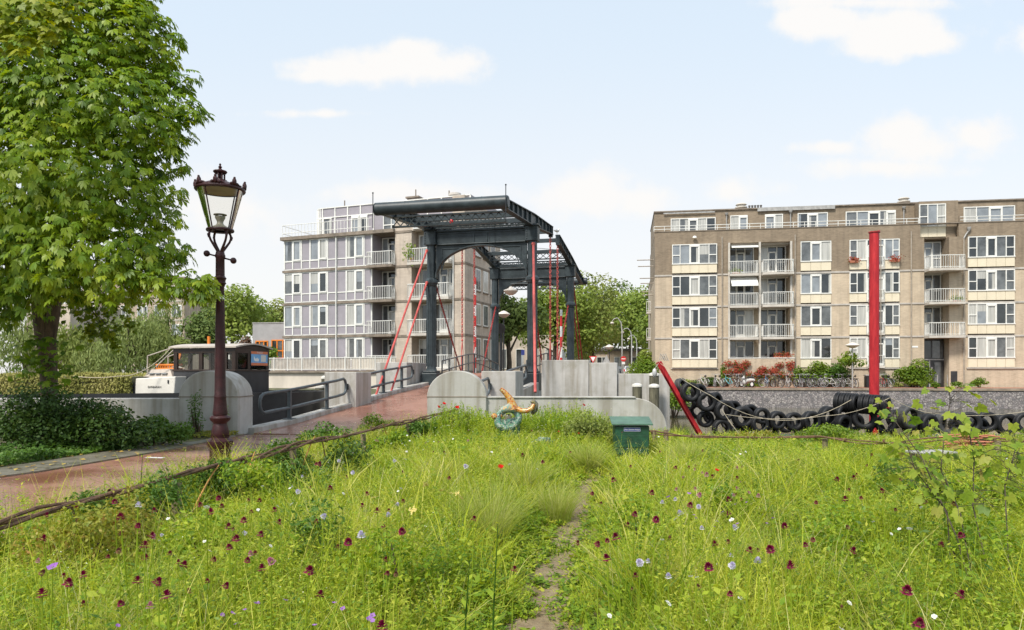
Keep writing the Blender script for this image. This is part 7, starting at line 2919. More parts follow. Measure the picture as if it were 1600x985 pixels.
ptree(795, 62, 462, 46, 'dark_tree', 5200, 0.36, 'dark leaved street tree seen through both bridge portals', 'street_tree', 0, 0.4, 548, 16, 0.30)
ptree(868, 74, 452, 62, 'street_tree', 6500, 0.42, 'wide light green tree to the right of the far bridge portal', 'street_tree', 0, 0.4, 562, 20, 0.3)
ptree(925, 82, 447, 48, 'pale_tree', 5200, 0.42, 'airy tree between the wide one and the end of the street', 'street_tree', 0, 0.4, 570, 16, 0.3)
ptree(985, 112, 456, 52, 'street_tree', 5200, 0.55, 'tree at the end of the street beside the right building', 'street_tree', 0, 0.4, 560, 16, 0.3)
ptree(1030, 100, 480, 30, 'street_tree', 2600, 0.5, 'tree peeping out left of the sand coloured building', 'street_tree', 0, 0.4, 570, 12, 0.3)
ptree(955, 124, 462, 60, 'dark_tree', 4500, 0.6, 'darker tree filling the far end of the street', 'street_tree', 0, 0.4, 575, 16, 0.3)
ptree(850, 110, 500, 70, 'dark_tree', 4500, 0.6, 'row end tree low behind the wide light green one', 'street_tree', 0, 0.4, 580, 16, 0.3)
ptree(745, 130, 520, 70, 'street_tree', 3000, 0.6, 'distant tree hidden mostly by the lavender building', 'street_tree', 0, 0.4, 580, 14, 0.3)

# ------------------------------------------------------------------ bushes on the far quay
GQ = 'bushes along the far quay'


def qbush(px, v, half, hpx, leaf, n, L, label, name='bush', z=0.41, k=10):
    p = qpt(px, v, z)
    r = half / FPX * p.y
    h = hpx / FPX * p.y
    shrub(name, label, p, r, min(r * 0.8, 0.9), h * 0.72, leaf, n, L, GQ, k, 'bush', lift=0.42)


qbush(1427, -1.1, 33, 52, 'bright_bush', 3600, 0.2, 'large bright green bush left of the dark entrance')
qbush(1435, -1.9, 17, 18, 'bright_bush', 900, 0.15, 'small bright bush at the foot of the large one')
qbush(1275, -0.9, 30, 44, 'bright_bush', 2600, 0.2, 'light green bush under the middle ground floor window')
qbush(1312, -0.9, 22, 42, 'cover', 2200, 0.2, 'darker green bush left of the small tree on the quay')
qbush(1247, -0.8, 10, 40, 'bright_bush', 800, 0.18, 'narrow green climber right of the red flowering wall')
qbush(1383, -0.9, 16, 22, 'shrub', 1100, 0.15, 'round clipped dark bush right of the red mast')
qbush(1108, -0.5, 26, 20, 'shrub', 1300, 0.17, 'low dark creeper under the leftmost bay window')
qbush(1130, -0.5, 8, 44, 'bright_bush', 700, 0.17, 'slim climbing bush beside the first downpipe')
qbush(1532, -1.0, 16, 16, 'bright_bush', 900, 0.15, 'low bush at the right edge of the far quay')
qbush(1400, -1.3, 12, 10, 'pale_tree', 500, 0.13, 'small grey green plant between clipped bush and large bush')
qbush(1075, -0.6, 20, 14, 'pale_tree', 800, 0.15, 'low tangle of creeper behind the red prow')
qbush(1172, -1.0, 22, 10, 'bright_bush', 600, 0.13, 'low weeds at the foot of the red flowering wall')
for (px, hp_, hw, lab) in ((1165, 40, 28, 'left red flowering climber on the low terrace wall'), (1213, 38, 29, 'right red flowering climber on the low terrace wall')):
    p = qpt(px, -0.75, 0.42)
    root = thing('climber', lab, 'climber', p, bld.rotation_euler[2], 'red flowering climbers')
    n = 1500
    r = hw / FPX * p.y
    lumc = [(random.uniform(-r, r), 0, random.uniform(0.8, 2.0), 0.45, 0.14, 0.32) for _ in range(12)] + [(random.uniform(-r, r), 0, 0.6, 0.4, 0.14, 0.3) for _ in range(3)]
    P, d, idx = lump_points(lumc, n, 0.8)
    V, Q = leaf_quads(P, d + rng.normal(size=(n, 3)) * 0.4 + np.array([0, -0.8, 0.3]), rng.uniform(0.10, 0.18, n), 0.10)
    redp = np.where(P[:, 2] > 0.95, 0.72, 0.2)
    np_obj('foliage', V, Q, LF['red_flower'], root, np.repeat(np.where(rng.random(n) < redp, rng.uniform(0.35, 1, n), rng.uniform(0, 0.15, n)), 4))
    mb = MB()
    for l in lumc:
        mb.tube([(l[0] * 0.3, 0.05, 0), (l[0] * 0.7, 0.06, l[2] * 0.6), (l[0], 0.03, l[2])], [0.025, 0.015, 0.006], 5)
    mb.build('stems', 'bark_dark', root, True)
p = qpt(1332, -2.6, 0.41)
tree('small_tree', 'small spreading tree with a thin crown on the far quay', p, 3.2, 0, 1.55, 1.2, 2.35, 0.75, 'bright_bush', 900, 0.2, 0.07, GQ, 9)
p = at(1022, 600, 58)
shrub('bush', 'light green bush at the corner of the sand coloured building', (p.x + 0.2, 61.0, 0.4), 1.5, 1.2, 2.6, 'bright_bush', 2200, 0.22, GQ)
p = at(1010, 600, 70)
shrub('bush', 'taller bush behind the corner bush, beside the parked cars', (p.x, 70, 0.4), 1.9, 1.4, 3.4, 'street_tree', 2200, 0.28, GQ)
p = at(1052, 640, 43)
shrub('bush', 'bright green bush growing at the waterline behind the wall end', (p.x, 43, WATER), 1.5, 1.0, 1.75, 'bright_bush', 2200, 0.16, None, k=12, lift=0.5)
mb = MB()
mb.tube([(p.x - 1.6, 43, WATER - 0.05), (p.x + 1.8, 43, WATER - 0.02)], 0.16, 8)
o = mb.build('floating_beam', 'pile', None, True)
tag(o, 'floating timber under the bright waterline bush', 'timber')
for (px, lab) in ((1497, 'grassy tuft hanging over the quay coping below the entrance'), (1462, 'small tuft on the quay coping, left of the larger one')):
    p = qpt(px, -QD - 0.0, 0.40)
    shrub('bush', lab, p, 0.75 if px > 1480 else 0.4, 0.3, 0.5, 'bright_bush', 500, 0.12, GQ, 6)

# ------------------------------------------------------------------ planting beside the left pavement
GL_ = 'shrubs beside the red path'
shrub('shrub', 'large dark green shrub at the foot of the chestnut', (-8.75, 13.7, 0), 1.75, 0.9, 1.02, 'shrub', 15000, 0.075, GL_, 22, stems=14, tint0=0.22)
shrub('shrub', 'dark shrub left of the chestnut trunk', (-11.9, 13.6, 0), 1.7, 1.2, 1.05, 'shrub', 6000, 0.10, GL_, 14)
shrub('shrub', 'lower shrub spreading right of the large dark one before the wall', (-7.45, 14.6, 0), 0.7, 0.6, 0.55, 'cover', 2600, 0.08, GL_, 10)
shrub('weed', 'tall feathery weed against the wall left of the street lamp', (-7.55, 16.9, 0), 0.30, 0.2, 0.95, 'cover', 420, 0.10, GL_, 9, wd=0.25)
shrub('weed', 'short weed at the wall between shrub and drum', (-9.0, 16.9, 0), 0.3, 0.2, 0.42, 'shrub', 500, 0.09, GL_, 6)
shrub('weed', 'feathery weed growing behind the lamp base', (-7.05, 16.95, 0), 0.28, 0.2, 0.75, 'bright_bush', 380, 0.09, GL_, 9, wd=0.25)


def ground_cover(name, label, n, fx, leaf, L, hmax):
    X, Y, H = fx(n)
    P = np.stack([X, Y, H], 1)
    V, Q = leaf_quads(P, rng.normal(size=(len(P), 3)) * 0.5 + np.array([0, -0.3, 1]), rng.uniform(L * 0.7, L * 1.3, len(P)), L * 0.7)
    o = np_obj(name, V, Q, LF[leaf], None, np.repeat(np.clip(0.4 + 0.25 * np.sin(X * 3) * np.sin(Y * 4) + rng.normal(0, 0.2, len(P)), 0, 1), 4))
    tag(o, label, 'ground cover', None, 'stuff')


def fx1(n):
    Y = rng.uniform(10.5, 16.8, n)
    xl = np.interp(Y, [-3, 1, 5, 8, 10.7, 13.6, 15.5, 17.4], [-16, -12.5, -9.6, -8.2, -7.2, -6.75, -6.66, -6.62])
    w = rng.random(n) ** 1.2
    X = xl - 0.95 - w * (1.6 + 0.4 * np.sin(Y * 3))
    return X, Y, 0.03 + rng.random(n) * (0.26 * (0.6 + 0.4 * np.sin(3 * X) * np.sin(2.3 * Y)))


ground_cover('ground_cover', 'bright leafy ground cover along the mossy pavers', 9000, fx1, 'cover', 0.075, 0.3)


def fx2(n):
    X = rng.uniform(-9.5, -6.7, n)
    Y = 17.3 - 0.9 * rng.random(n) ** 1.5
    return X, Y, 0.02 + 0.10 * rng.random(n)


ground_cover('weeds', 'low yellowish weeds along the foot of the left wall', 2600, fx2, 'barberry', 0.05, 0.1)
# fallen leaves on the pavement
n = 90
Y = rng.uniform(9.5, 16, n)
X = np.interp(Y, [8, 10.7, 13.6, 17.4], [-8.2, -7.2, -6.75, -6.62]) + rng.normal(-0.45, 0.5, n)
V, Q = leaf_quads(np.stack([X, Y, np.full(n, 0.05)], 1), np.array([[0, 0, 1.0]]) + rng.normal(size=(n, 3)) * 0.15, 0.10, 0.07)
o = np_obj('fallen_leaves', V, Q, leaf_mat('fallen_leaf', [(0.42, 0.26, 0.05), (0.50, 0.38, 0.10)], 0.1), None, np.repeat(rng.random(n), 4))
tag(o, 'scattered fallen yellow leaves on the wet pavers', 'fallen leaves', None, 'stuff')

# ------------------------------------------------------------------ the meadow
RX = ([p[1] for p in right][::-1], [p[0] for p in right][::-1])
CANOPY = []


def in_bed(X, Y, margin=0.05):
    xr = np.interp(Y, *RX)
    ok = (X > xr + margin) & (Y > 1.2)
    ok &= (np.abs(X) < 0.76 * Y + 2.4)
    ok &= ~((Y > 17.3) & (X < 3.95))
    ok &= Y < np.where(X > 3.95, 15.4, 17.35)
    ok &= ~((np.abs(X - 2.19) < 0.40) & (Y > 12.62) & (Y < 13.35))
    ok &= ~((np.abs(X - LP.x) < 0.24) & (np.abs(Y - LY) < 0.24))
    return ok


def noise2(X, Y, s=0.0):
    return (np.sin(X * 1.9 + 1.3 * Y + s) * np.sin(Y * 1.7 - 0.8 * X + 2 * s) * 0.5 + np.sin(X * 4.3 - Y * 2.9 + 3 * s) * np.sin(Y * 4.9 + X * 2.2 + s) * 0.35 + 0.15 * np.sin(9 * X + s) * np.sin(8.3 * Y))


def mead_h(X, Y):
    h = 0.39 + 0.22 * noise2(X, Y, 0.4)
    dp = np.abs(X - path_x(Y))
    pathy = smoothstep(0.05, 0.75, dp)
    pathy = np.where(Y > 9.5, np.maximum(pathy, smoothstep(9.5, 10.8, Y)), pathy)
    h = h * (0.18 + 0.82 * pathy)
    h = h + 0.16 * smoothstep(14.2, 15.8, Y) * (X < 2.2) * smoothstep(-1.8, -0.9, X)
    h = h * (1 - 0.38 * smoothstep(10.5, 13, Y) * smoothstep(2.2, 3.2, X))
    h = h * (1 - 0.92 * np.exp(-((X - 2.06) / 0.52) ** 4) * np.exp(-((Y - 11.6) / 1.25) ** 4))
    # behind the willow fence the bed is lower
    xf = np.interp(Y, [4.7, 7.1, 10, 12.5, 14.85, 17.2], [-3.8, -3.4, -3.1, -2.65, -2.2, -1.5])
    beh = smoothstep(0.0, 0.5, xf - X)
    h = h * (1 + 0.22 * beh)
    h = h * (1 - 0.68 * np.exp(-((X - xf - 0.22) / 0.48) ** 2) * (Y < 15))
    return np.maximum(h, 0.05)


def sample_bed(n, y0, y1, power=1.0):
    out = []
    tot = 0
    while tot < n:
        Y = y0 + (y1 - y0) * rng.random(n) ** power
        X = (rng.random(n) * 2 - 1) * (0.76 * Y + 2.4)
        keep = rng.random(n) < (0.76 * Y + 2.4) / (0.76 * y1 + 2.4)
        m = in_bed(X, Y) & keep
        dp = np.abs(X - path_x(Y))
        wob = 0.14 + 0.06 * np.sin(Y * 5) + 0.05 * np.sin(Y * 11 + X * 4)
        m &= ~((dp < wob) & (Y < 9.8) & (rng.random(n) > 0.10))
        out.append(np.stack([X[m], Y[m]], 1))
        tot += m.sum()
    return np.concatenate(out)[:n].T


def blades(X, Y, H, width, lean, tint, seg=3, sway=None):
    n = len(X)
    Z = ground_z(X, Y)
    az = rng.uniform(0, 2 * np.pi, n) if sway is None else sway
    ld = np.stack([np.cos(az), np.sin(az), np.zeros(n)], 1)
    fa = rng.uniform(0, np.pi, n)
    sd_ = np.stack([np.cos(fa), np.sin(fa) * 0.5, np.zeros(n)], 1)
    V = np.empty((n, (seg + 1) * 2, 3))
    for i in range(seg + 1):
        t = i / seg
        c = np.stack([X, Y, Z], 1) + ld * (lean * H * t ** 1.9)[:, None]
        c[:, 2] += H * (t - 0.32 * lean * t * t)
        w = (width * (1 - 0.94 * t ** 1.6))[:, None]
        V[:, 2 * i] = c - sd_ * w * 0.5
        V[:, 2 * i + 1] = c + sd_ * w * 0.5
    b = (np.arange(n) * (seg + 1) * 2)[:, None]
    Q = np.concatenate([np.concatenate([b + 2 * i, b + 2 * i + 1, b + 2 * i + 3, b + 2 * i + 2], 1) for i in range(seg)])
    return V.reshape(-1, 3), Q, np.repeat(tint, (seg + 1) * 2)


Vs, Qs, Ts = [], [], []
base = 0
for (nc, kb, y0, y1) in ((2050, 16, 1.5, 4.6), (2500, 18, 4.2, 9.0), (2800, 20, 8.6, 17.3)):
    # clumps: every clump has its own height, hue and spread
    CX, CY = sample_bed(nc, y0, y1)
    nc = len(CX)
    ch_ = mead_h(CX, CY) * np.exp(rng.normal(0.05, 0.40, nc))
    ch_ = np.minimum(ch_, np.where(CY > 10, np.where(CX > 2.6, 0.36, 0.50), 0.75))
    ct = np.clip(0.45 + 0.26 * noise2(CX * 0.7, CY * 0.7, 1.9) + rng.normal(0, 0.24, nc), 0, 1)
    cw = np.exp(rng.normal(0, 0.35, nc))
    cr = rng.uniform(0.03, 0.16, nc)
    X = np.repeat(CX, kb)
    Y = np.repeat(CY, kb)
    n = len(X)
    a_ = rng.uniform(0, 2 * np.pi, n)
    r_ = np.repeat(cr, kb) * np.sqrt(rng.random(n))
    X = X + r_ * np.cos(a_)
    Y = Y + r_ * np.sin(a_)
    H = np.repeat(ch_, kb) * rng.uniform(0.55, 1.2, n)
    wdt = np.maximum(0.0048, 0.00115 * Y) * rng.uniform(0.6, 1.3, n) * np.repeat(cw, kb)
    tint = np.clip(np.repeat(ct, kb) + rng.normal(0, 0.10, n), 0, 1)
    m = in_bed(X, Y, 0.0)
    V, Q, T = blades(X[m], Y[m], H[m], wdt[m], rng.uniform(0.2, 1.05, m.sum()), tint[m], 3, a_[m] + rng.normal(0, 0.7, m.sum()))
    Vs.append(V)
    Qs.append(Q + base)
    Ts.append(T)
    base += len(V)
for (n, y0, y1) in ((9900, 1.5, 4.6), (14500, 4.2, 9.0), (18800, 8.6, 17.3)):
    X, Y = sample_bed(n, y0, y1)
    n = len(X)
    H = mead_h(X, Y) * rng.uniform(0.45, 1.0, n)
    tall = rng.random(n) < 0.10
    H[tall] = H[tall] * 1.3 + 0.12 * rng.random(tall.sum())
    wdt = np.maximum(0.0045, 0.00105 * Y) * rng.uniform(0.6, 1.4, n)
    wdt[tall] *= 0.55
    tint = np.clip(rng.normal(0.42, 0.2, n) + 0.35 * tall, 0, 1)
    V, Q, T = blades(X, Y, H, wdt, rng.uniform(0.1, 0.8, n), tint)
    Vs.append(V)
    Qs.append(Q + base)
    Ts.append(T)
    base += len(V)
o = np_obj('grass', np.concatenate(Vs), np.concatenate(Qs), LF['grass'], None, np.concatenate(Ts))
tag(o, 'tall yellow green meadow grass filling the foreground', 'grass', None, 'stuff')

# leafy herbs between the grass: stems with small leaves
Vs, Qs, Ts = [], [], []
base = 0
for (n, y0, y1, k, L) in ((14000, 1.6, 4.8, 15, 0.042), (17200, 4.4, 9.2, 14, 0.054), (17600, 8.8, 17.3, 12, 0.072)):
    X, Y = sample_bed(n, y0, y1)
    nz = noise2(X * 0.8, Y * 0.8, 4.2)
    keep = rng.random(n) < 0.40 + 0.60 * smoothstep(-0.25, 0.25, nz)
    X, Y = X[keep], Y[keep]
    n = len(X)
    H = mead_h(X, Y) * rng.uniform(0.65, 1.30, n)
    Z = ground_z(X, Y)
    az = rng.uniform(0, 2 * np.pi, n)
    ln = rng.uniform(0, 0.45, n)
    tp = np.clip(0.54 + 0.3 * noise2(X, Y, 7.7) + rng.normal(0, 0.24, n), 0, 1)
    V, Q, T = blades(X, Y, H, np.maximum(0.004, 0.0008 * Y), ln, tp * 0.8, 2, az)
    Vs.append(V)
    Qs.append(Q + base)
    Ts.append(T)
    base += len(V)
    t = (np.arange(k)[None, :] + rng.random((n, k))) / k
    t = 0.12 + 0.88 * t
    a = rng.uniform(0, 2 * np.pi, (n, 1)) + np.arange(k)[None, :] * 2.4
    Lk = L * rng.uniform(0.7, 1.4, (n, 1)) * (1.25 - 0.75 * t)
    px_ = X[:, None] + np.cos(az)[:, None] * (ln * H)[:, None] * t ** 1.9
    py_ = Y[:, None] + np.sin(az)[:, None] * (ln * H)[:, None] * t ** 1.9
    pz_ = Z[:, None] + H[:, None] * (t - 0.32 * ln[:, None] * t * t)
    dirs = np.stack([np.cos(a), np.sin(a), rng.uniform(-0.35, 0.55, (n, k))], -1).reshape(-1, 3)
    dirs = unit(dirs)
    C = np.stack([px_, py_, pz_], -1).reshape(-1, 3) + dirs * (Lk.reshape(-1) * 0.55)[:, None]
    Nn = np.cross(np.cross(dirs, np.array([[0, 0, 1.0]])), dirs) + rng.normal(size=dirs.shape) * 0.25
    V, Q = leaf_quads(C, Nn, Lk.reshape(-1), Lk.reshape(-1) * 0.42, dirs, 0.05)
    Vs.append(V)
    Qs.append(Q + base)
    Ts.append(np.repeat(np.clip(np.repeat(tp, k) + rng.normal(0, 0.08, n * k), 0, 1), 4))
    base += len(V)
o = np_obj('meadow_herbs', np.concatenate(Vs), np.concatenate(Qs), LF['herb'], None, np.concatenate(Ts))
tag(o, 'leafy wild herbs growing through the meadow grass', 'wild herbs', None, 'stuff')

# broad leaved plants in patches
Vs, Qs, Ts = [], [], []
base = 0
for (n, y0, y1, k, L) in ((1450, 1.7, 5.0, 10, 0.085), (1450, 4.6, 9.5, 10, 0.10), (1060, 9.0, 16.5, 9, 0.12)):
    X, Y = sample_bed(n, y0, y1)
    keep = noise2(X * 1.1, Y * 1.1, 11.3) > 0.02
    X, Y = X[keep], Y[keep]
    n = len(X)
    H = mead_h(X, Y) * rng.uniform(0.5, 1.1, n)
    Z = ground_z(X, Y)
    tp = np.clip(0.4 + 0.4 * noise2(X, Y, 3.3) + rng.normal(0, 0.2, n), 0, 1)
    t = 0.35 + 0.65 * (np.arange(k)[None, :] + rng.random((n, k))) / k
    a = rng.uniform(0, 2 * np.pi, (n, 1)) + np.arange(k)[None, :] * 2.4
    Lk = (L * rng.uniform(0.6, 1.3, (n, k)) * (1.2 - 0.5 * t)).reshape(-1)
    dirs = unit(np.stack([np.cos(a), np.sin(a), rng.uniform(-0.5, 0.3, (n, k))], -1).reshape(-1, 3))
    C = np.stack([np.repeat(X, k), np.repeat(Y, k), (Z[:, None] + H[:, None] * t).reshape(-1)], 1) + dirs * (Lk * 0.55)[:, None]
    V, Q = leaf_quads(C, np.cross(np.cross(dirs, np.array([[0, 0, 1.0]])), dirs) + rng.normal(size=dirs.shape) * 0.3, Lk, Lk * 0.5, dirs, 0.08)
    Vs.append(V)
    Qs.append(Q + base)
    Ts.append(np.repeat(np.clip(np.repeat(tp, k) + rng.normal(0, 0.1, n * k), 0, 1), 4))
    base += len(V)
o = np_obj('broad_leaved_herbs', np.concatenate(Vs), np.concatenate(Qs), LF['herb'], None, np.concatenate(Ts))
tag(o, 'patches of broad leaved weeds in the meadow', 'wild herbs', None, 'stuff')

# clouds of tiny pale blossom on wiry stems
n = 9000
X, Y = sample_bed(n, 2.2, 15.5)
keep = noise2(X * 1.3 + 2, Y * 1.3, 6.6) > 0.22
X, Y = X[keep], Y[keep]
n = len(X)
H = mead_h(X, Y) * rng.uniform(0.85, 1.35, n) + 0.02
P = np.stack([X, Y, ground_z(X, Y) + H], 1)
sz = np.maximum(0.007, 0.0011 * Y) * rng.uniform(0.6, 1.3, n)
V, Q = leaf_quads(P, rng.normal(size=(n, 3)) * 0.6 + np.array([0, -0.3, 1]), sz, sz * 0.8)
V2, Q2, T2 = blades(X, Y, H, np.full(n, 0.0022), np.zeros(n), np.full(n, 0.6), 1)
tb = np.where(X > 2.5, 0.85, np.where(np.sin(X * 2 + Y) > 0.4, 0.45, 0.05))
o = np_obj('tiny_blossom', V, Q, LF['tiny'], None, np.repeat(np.clip(tb + rng.normal(0, 0.1, n), 0, 1), 4))
tag(o, 'drifts of tiny white and yellow blossom in the meadow', 'wild flowers', None, 'stuff')
np_obj('stems', V2, Q2, LF['herb'], o, T2)

# tall feathery herbs at the foot of the low wall
n = 900
X = rng.uniform(-1.75, 1.95, n)
Y = rng.uniform(14.6, 17.2, n)
m = in_bed(X, Y, 0.3)
X, Y = X[m], Y[m]
n = len(X)
H = rng.uniform(0.45, 0.95, n) * (0.85 + 0.3 * noise2(X, Y, 2.2))
k = 26
tp = np.clip(0.5 + 0.35 * noise2(X, Y, 5.1) + rng.normal(0, 0.15, n), 0, 1)
az = rng.uniform(0, 2 * np.pi, n)
ln = rng.uniform(0, 0.3, n)
V0, Q0, T0 = blades(X, Y, H, np.full(n, 0.010), ln, tp * 0.8, 2, az)
t = 0.15 + 0.85 * (np.arange(k)[None, :] + rng.random((n, k))) / k
a = rng.uniform(0, 2 * np.pi, (n, k))
Lk = (0.13 * rng.uniform(0.6, 1.3, (n, k)) * (1.2 - 0.8 * t)).reshape(-1)
px_ = X[:, None] + np.cos(az)[:, None] * (ln * H)[:, None] * t ** 1.9
py_ = Y[:, None] + np.sin(az)[:, None] * (ln * H)[:, None] * t ** 1.9
pz_ = H[:, None] * (t - 0.32 * ln[:, None] * t * t)
dirs = unit(np.stack([np.cos(a), np.sin(a), rng.uniform(0.1, 1.2, (n, k))], -1).reshape(-1, 3))
C = np.stack([px_, py_, pz_], -1).reshape(-1, 3) + dirs * (Lk * 0.5)[:, None]
V1_, Q1_ = leaf_quads(C, np.cross(np.cross(dirs, np.array([[0, 0, 1.0]])), dirs) + rng.normal(size=dirs.shape) * 0.3, Lk, 0.022, dirs, 0.05)
o = np_obj('feathery_herbs', np.concatenate([V0, V1_]), np.concatenate([Q0, Q1_ + len(V0)]), LF['herb'], None, np.concatenate([T0, np.repeat(np.repeat(tp, k), 4)]))
tag(o, 'tall feathery green herbs growing in front of the low concrete wall', 'wild herbs', None, 'stuff')

# short weeds creeping over the trodden path
n = 9000
Y = rng.uniform(1.6, 10, n)
X = path_x(Y) + rng.normal(0, 0.28, n)
m = (np.sin(X * 9 + Y * 4) * np.sin(Y * 6.5 - X * 5) + 0.8 * np.abs(X - path_x(Y))) > 0.10
X, Y = X[m], Y[m]
P = np.stack([X, Y, ground_z(X, Y) + 0.03 + 0.05 * rng.random(len(X))], 1)
V, Q = leaf_quads(P, rng.normal(size=(len(X), 3)) * 0.5 + np.array([0, 0, 1]), rng.uniform(0.02, 0.05, len(X)), 0.02)
o = np_obj('weeds', V, Q, LF['herb'], None, np.repeat(np.clip(rng.normal(0.45, 0.2, len(X)), 0, 1), 4))
tag(o, 'small creeping weeds on the trodden path', 'weeds', None, 'stuff')

# feather grass tufts
GF = 'feather grass tufts'
for (px, Y, h, n, lab) in ((762, 6.0, 0.62, 900, 'largest soft feather grass tuft left of the trodden path'), (918, 10.4, 0.5, 800, 'feather grass tuft before the green box, left side'), (1075, 11.0, 0.5, 900, 'feather grass tuft right of the green box'),
                           (820, 8.4, 0.5, 900, 'feather grass tuft at the left edge of the trodden path'), (870, 7.2, 0.42, 800, 'low feather grass tuft leaning over the trodden path'), (700, 8.6, 0.45, 800, 'feather grass tuft in the middle of the left meadow'),
                           (1250, 9.5, 0.45, 800, 'feather grass tuft in the middle of the right meadow'), (560, 5.2, 0.4, 700, 'feather grass tuft in the lower left meadow'), (1190, 5.0, 0.42, 700, 'feather grass tuft in the lower right meadow')):
    x = at(px, 0, Y).x
    a = rng.uniform(0, 2 * np.pi, n)
    n = int(n * 0.75)
    a = a[:n]
    r_ = 0.14 * np.sqrt(rng.random(n))
    Xb, Yb = r_ * np.cos(a), r_ * np.sin(a)
    n_ = n
    H = h * rng.uniform(0.7, 1.3, n)
    Vb, Qb, Tb = blades(Xb + x, Yb + Y, H, np.full(n, max(0.0032, 0.0009 * Y)), rng.uniform(0.15, 0.95, n), np.clip(rng.normal(0.5, 0.25, n), 0, 1), 5, a + rng.normal(0, 0.5, n))
    g0 = float(ground_z(np.array([x]), np.array([Y]))[0])
    Vb = Vb - np.array([x, Y, g0])
    o = np_obj('feather_grass', Vb, Qb, LF['feather'], None, Tb)
    o.location = (x, Y, g0)
    tag(o, lab, 'ornamental grass', GF)

# shrubs within the meadow and along the fence
GM = 'low bushes in the meadow'
for (px, py, z, rx, rz, leaf, n, L, lab) in ((120, 868, 0.22, 0.52, 0.40, 'barberry', 3200, 0.035, 'yellow green bush with orange flowers below the left end of the fence'),
                                            (205, 830, 0.25, 0.35, 0.42, 'barberry', 1800, 0.035, 'smaller yellow green bush beside the first fence post'),
                                            (350, 762, 0.2, 0.55, 0.36, 'cover', 3000, 0.045, 'mid green bush behind the willow fence, below the street lamp'),
                                            (160, 806, 0.2, 0.45, 0.30, 'cover', 2000, 0.045, 'mid green bush behind the left end of the fence'),
                                            (435, 725, 0.2, 0.55, 0.42, 'cover', 2600, 0.05, 'bush between the street lamp and the second fence post'),
                                            (508, 695, 0.2, 0.6, 0.46, 'cover', 2600, 0.06, 'leafy bush behind the fence in the middle of the ramp foot'),
                                            (592, 674, 0.2, 0.5, 0.42, 'bright_bush', 2200, 0.06, 'light green bush behind the fence near the ramp'),
                                            (545, 735, 0.2, 0.55, 0.42, 'shrub', 2400, 0.055, 'dark green bush just inside the fence'),
                                            (915, 685, 0.25, 0.6, 0.52, 'pale_tree', 3000, 0.06, 'grey green feathery bush in front of the low wall, left of the green box'),
                                            (712, 672, 0.25, 0.45, 0.46, 'pale_tree', 3000, 0.06, 'grey green feathery bush left of the mosaic creature'),
                                            (1180, 690, 0.12, 0.7, 0.26, 'barberry', 1800, 0.06, 'yellow flowering bush before the tyres, left part'),
                                            (1290, 688, 0.15, 0.9, 0.32, 'bright_bush', 2200, 0.06, 'light green bush before the long row of tyres')):
    Y = min(16.3, max(3.0, (EYE - z) * FPX / (py - 585)))
    p = at(px, py, Y)
    shrub('bush', lab, (p.x, Y, 0.0), rx, rx * 0.7, rz * 1.25, leaf, n, L, GM, 12, 'bush', stems=6)

for i, (px, py, z, leaf) in enumerate(((250, 800, 0.2, 'cover'), (400, 770, 0.2, 'herb'), (470, 760, 0.2, 'cover'), (620, 700, 0.2, 'herb'), (660, 680, 0.2, 'cover'), (330, 850, 0.25, 'herb'), (700, 720, 0.2, 'herb'), (1150, 800, 0.25, 'herb'), (1010, 850, 0.2, 'herb'), (1320, 860, 0.25, 'herb'), (520, 860, 0.25, 'cover'), (640, 900, 0.28, 'herb'), (1470, 790, 0.3, 'herb'), (1535, 860, 0.35, 'herb'), (1405, 770, 0.25, 'cover'), (1550, 770, 0.3, 'herb'))):
    Y = min(16.0, max(2.8, (EYE - z) * FPX / (py - 585)))
    p = at(px, py, Y)
    where = ['below the first fence post', 'between the first two fence posts', 'below the second fence post', 'near the ramp end of the fence', 'beside the last fence post', 'in the lower left meadow', 'left of the mosaic creature tail', 'in the middle of the right meadow', 'at the right edge of the trodden path', 'in the lower right meadow', 'in the lower left meadow, nearer the path', 'left of the tall leafy weed stalk', 'around the stems of the leaning sapling', 'in front of the leaning sapling, at the right edge', 'left of the leaning sapling', 'behind the leaning sapling, at the right edge'][i]
    shrub('herb_clump', ('mid green' if leaf == 'cover' else 'yellow green') + ' leafy herb clump ' + where, (p.x, Y, 0.0), 0.42, 0.36, 0.50, leaf, 1500, 0.03 + 0.003 * Y, 'leafy herb clumps', 9, 'herb', stems=5, wd=0.42)

# sapling with big lobed leaves at the right
sp0 = Vector((at(1500, 0, 4.7).x, 4.7, 0))
sg = thing('sapling', 'leaning sapling with large lobed yellow green leaves and dark stems at the right', 'plant', sp0)
mb = MB()
stems = []
for pts in ([(1530, 905, 4.4), (1495, 840, 4.5), (1462, 765, 4.7), (1440, 715, 4.8), (1400, 660, 5.0), (1385, 628, 5.0)], [(1530, 905, 4.4), (1500, 800, 4.6), (1470, 735, 4.8), (1478, 660, 5.0), (1487, 620, 5.0)],
            [(1490, 900, 4.5), (1480, 800, 4.7), (1430, 735, 4.9), (1415, 690, 5.0)], [(1560, 900, 4.4), (1520, 790, 4.7), (1522, 720, 4.9), (1512, 665, 5.0)], [(1580, 900, 4.4), (1570, 760, 4.8), (1590, 690, 4.9)]):
    q = [at(*p) - sp0 for p in pts]
    q[0].z = -0.02
    stems.append(q)
    mb.tube(q, [0.005 - 0.0035 * i / len(q) for i in range(len(q))], 6)
C, A = [], []
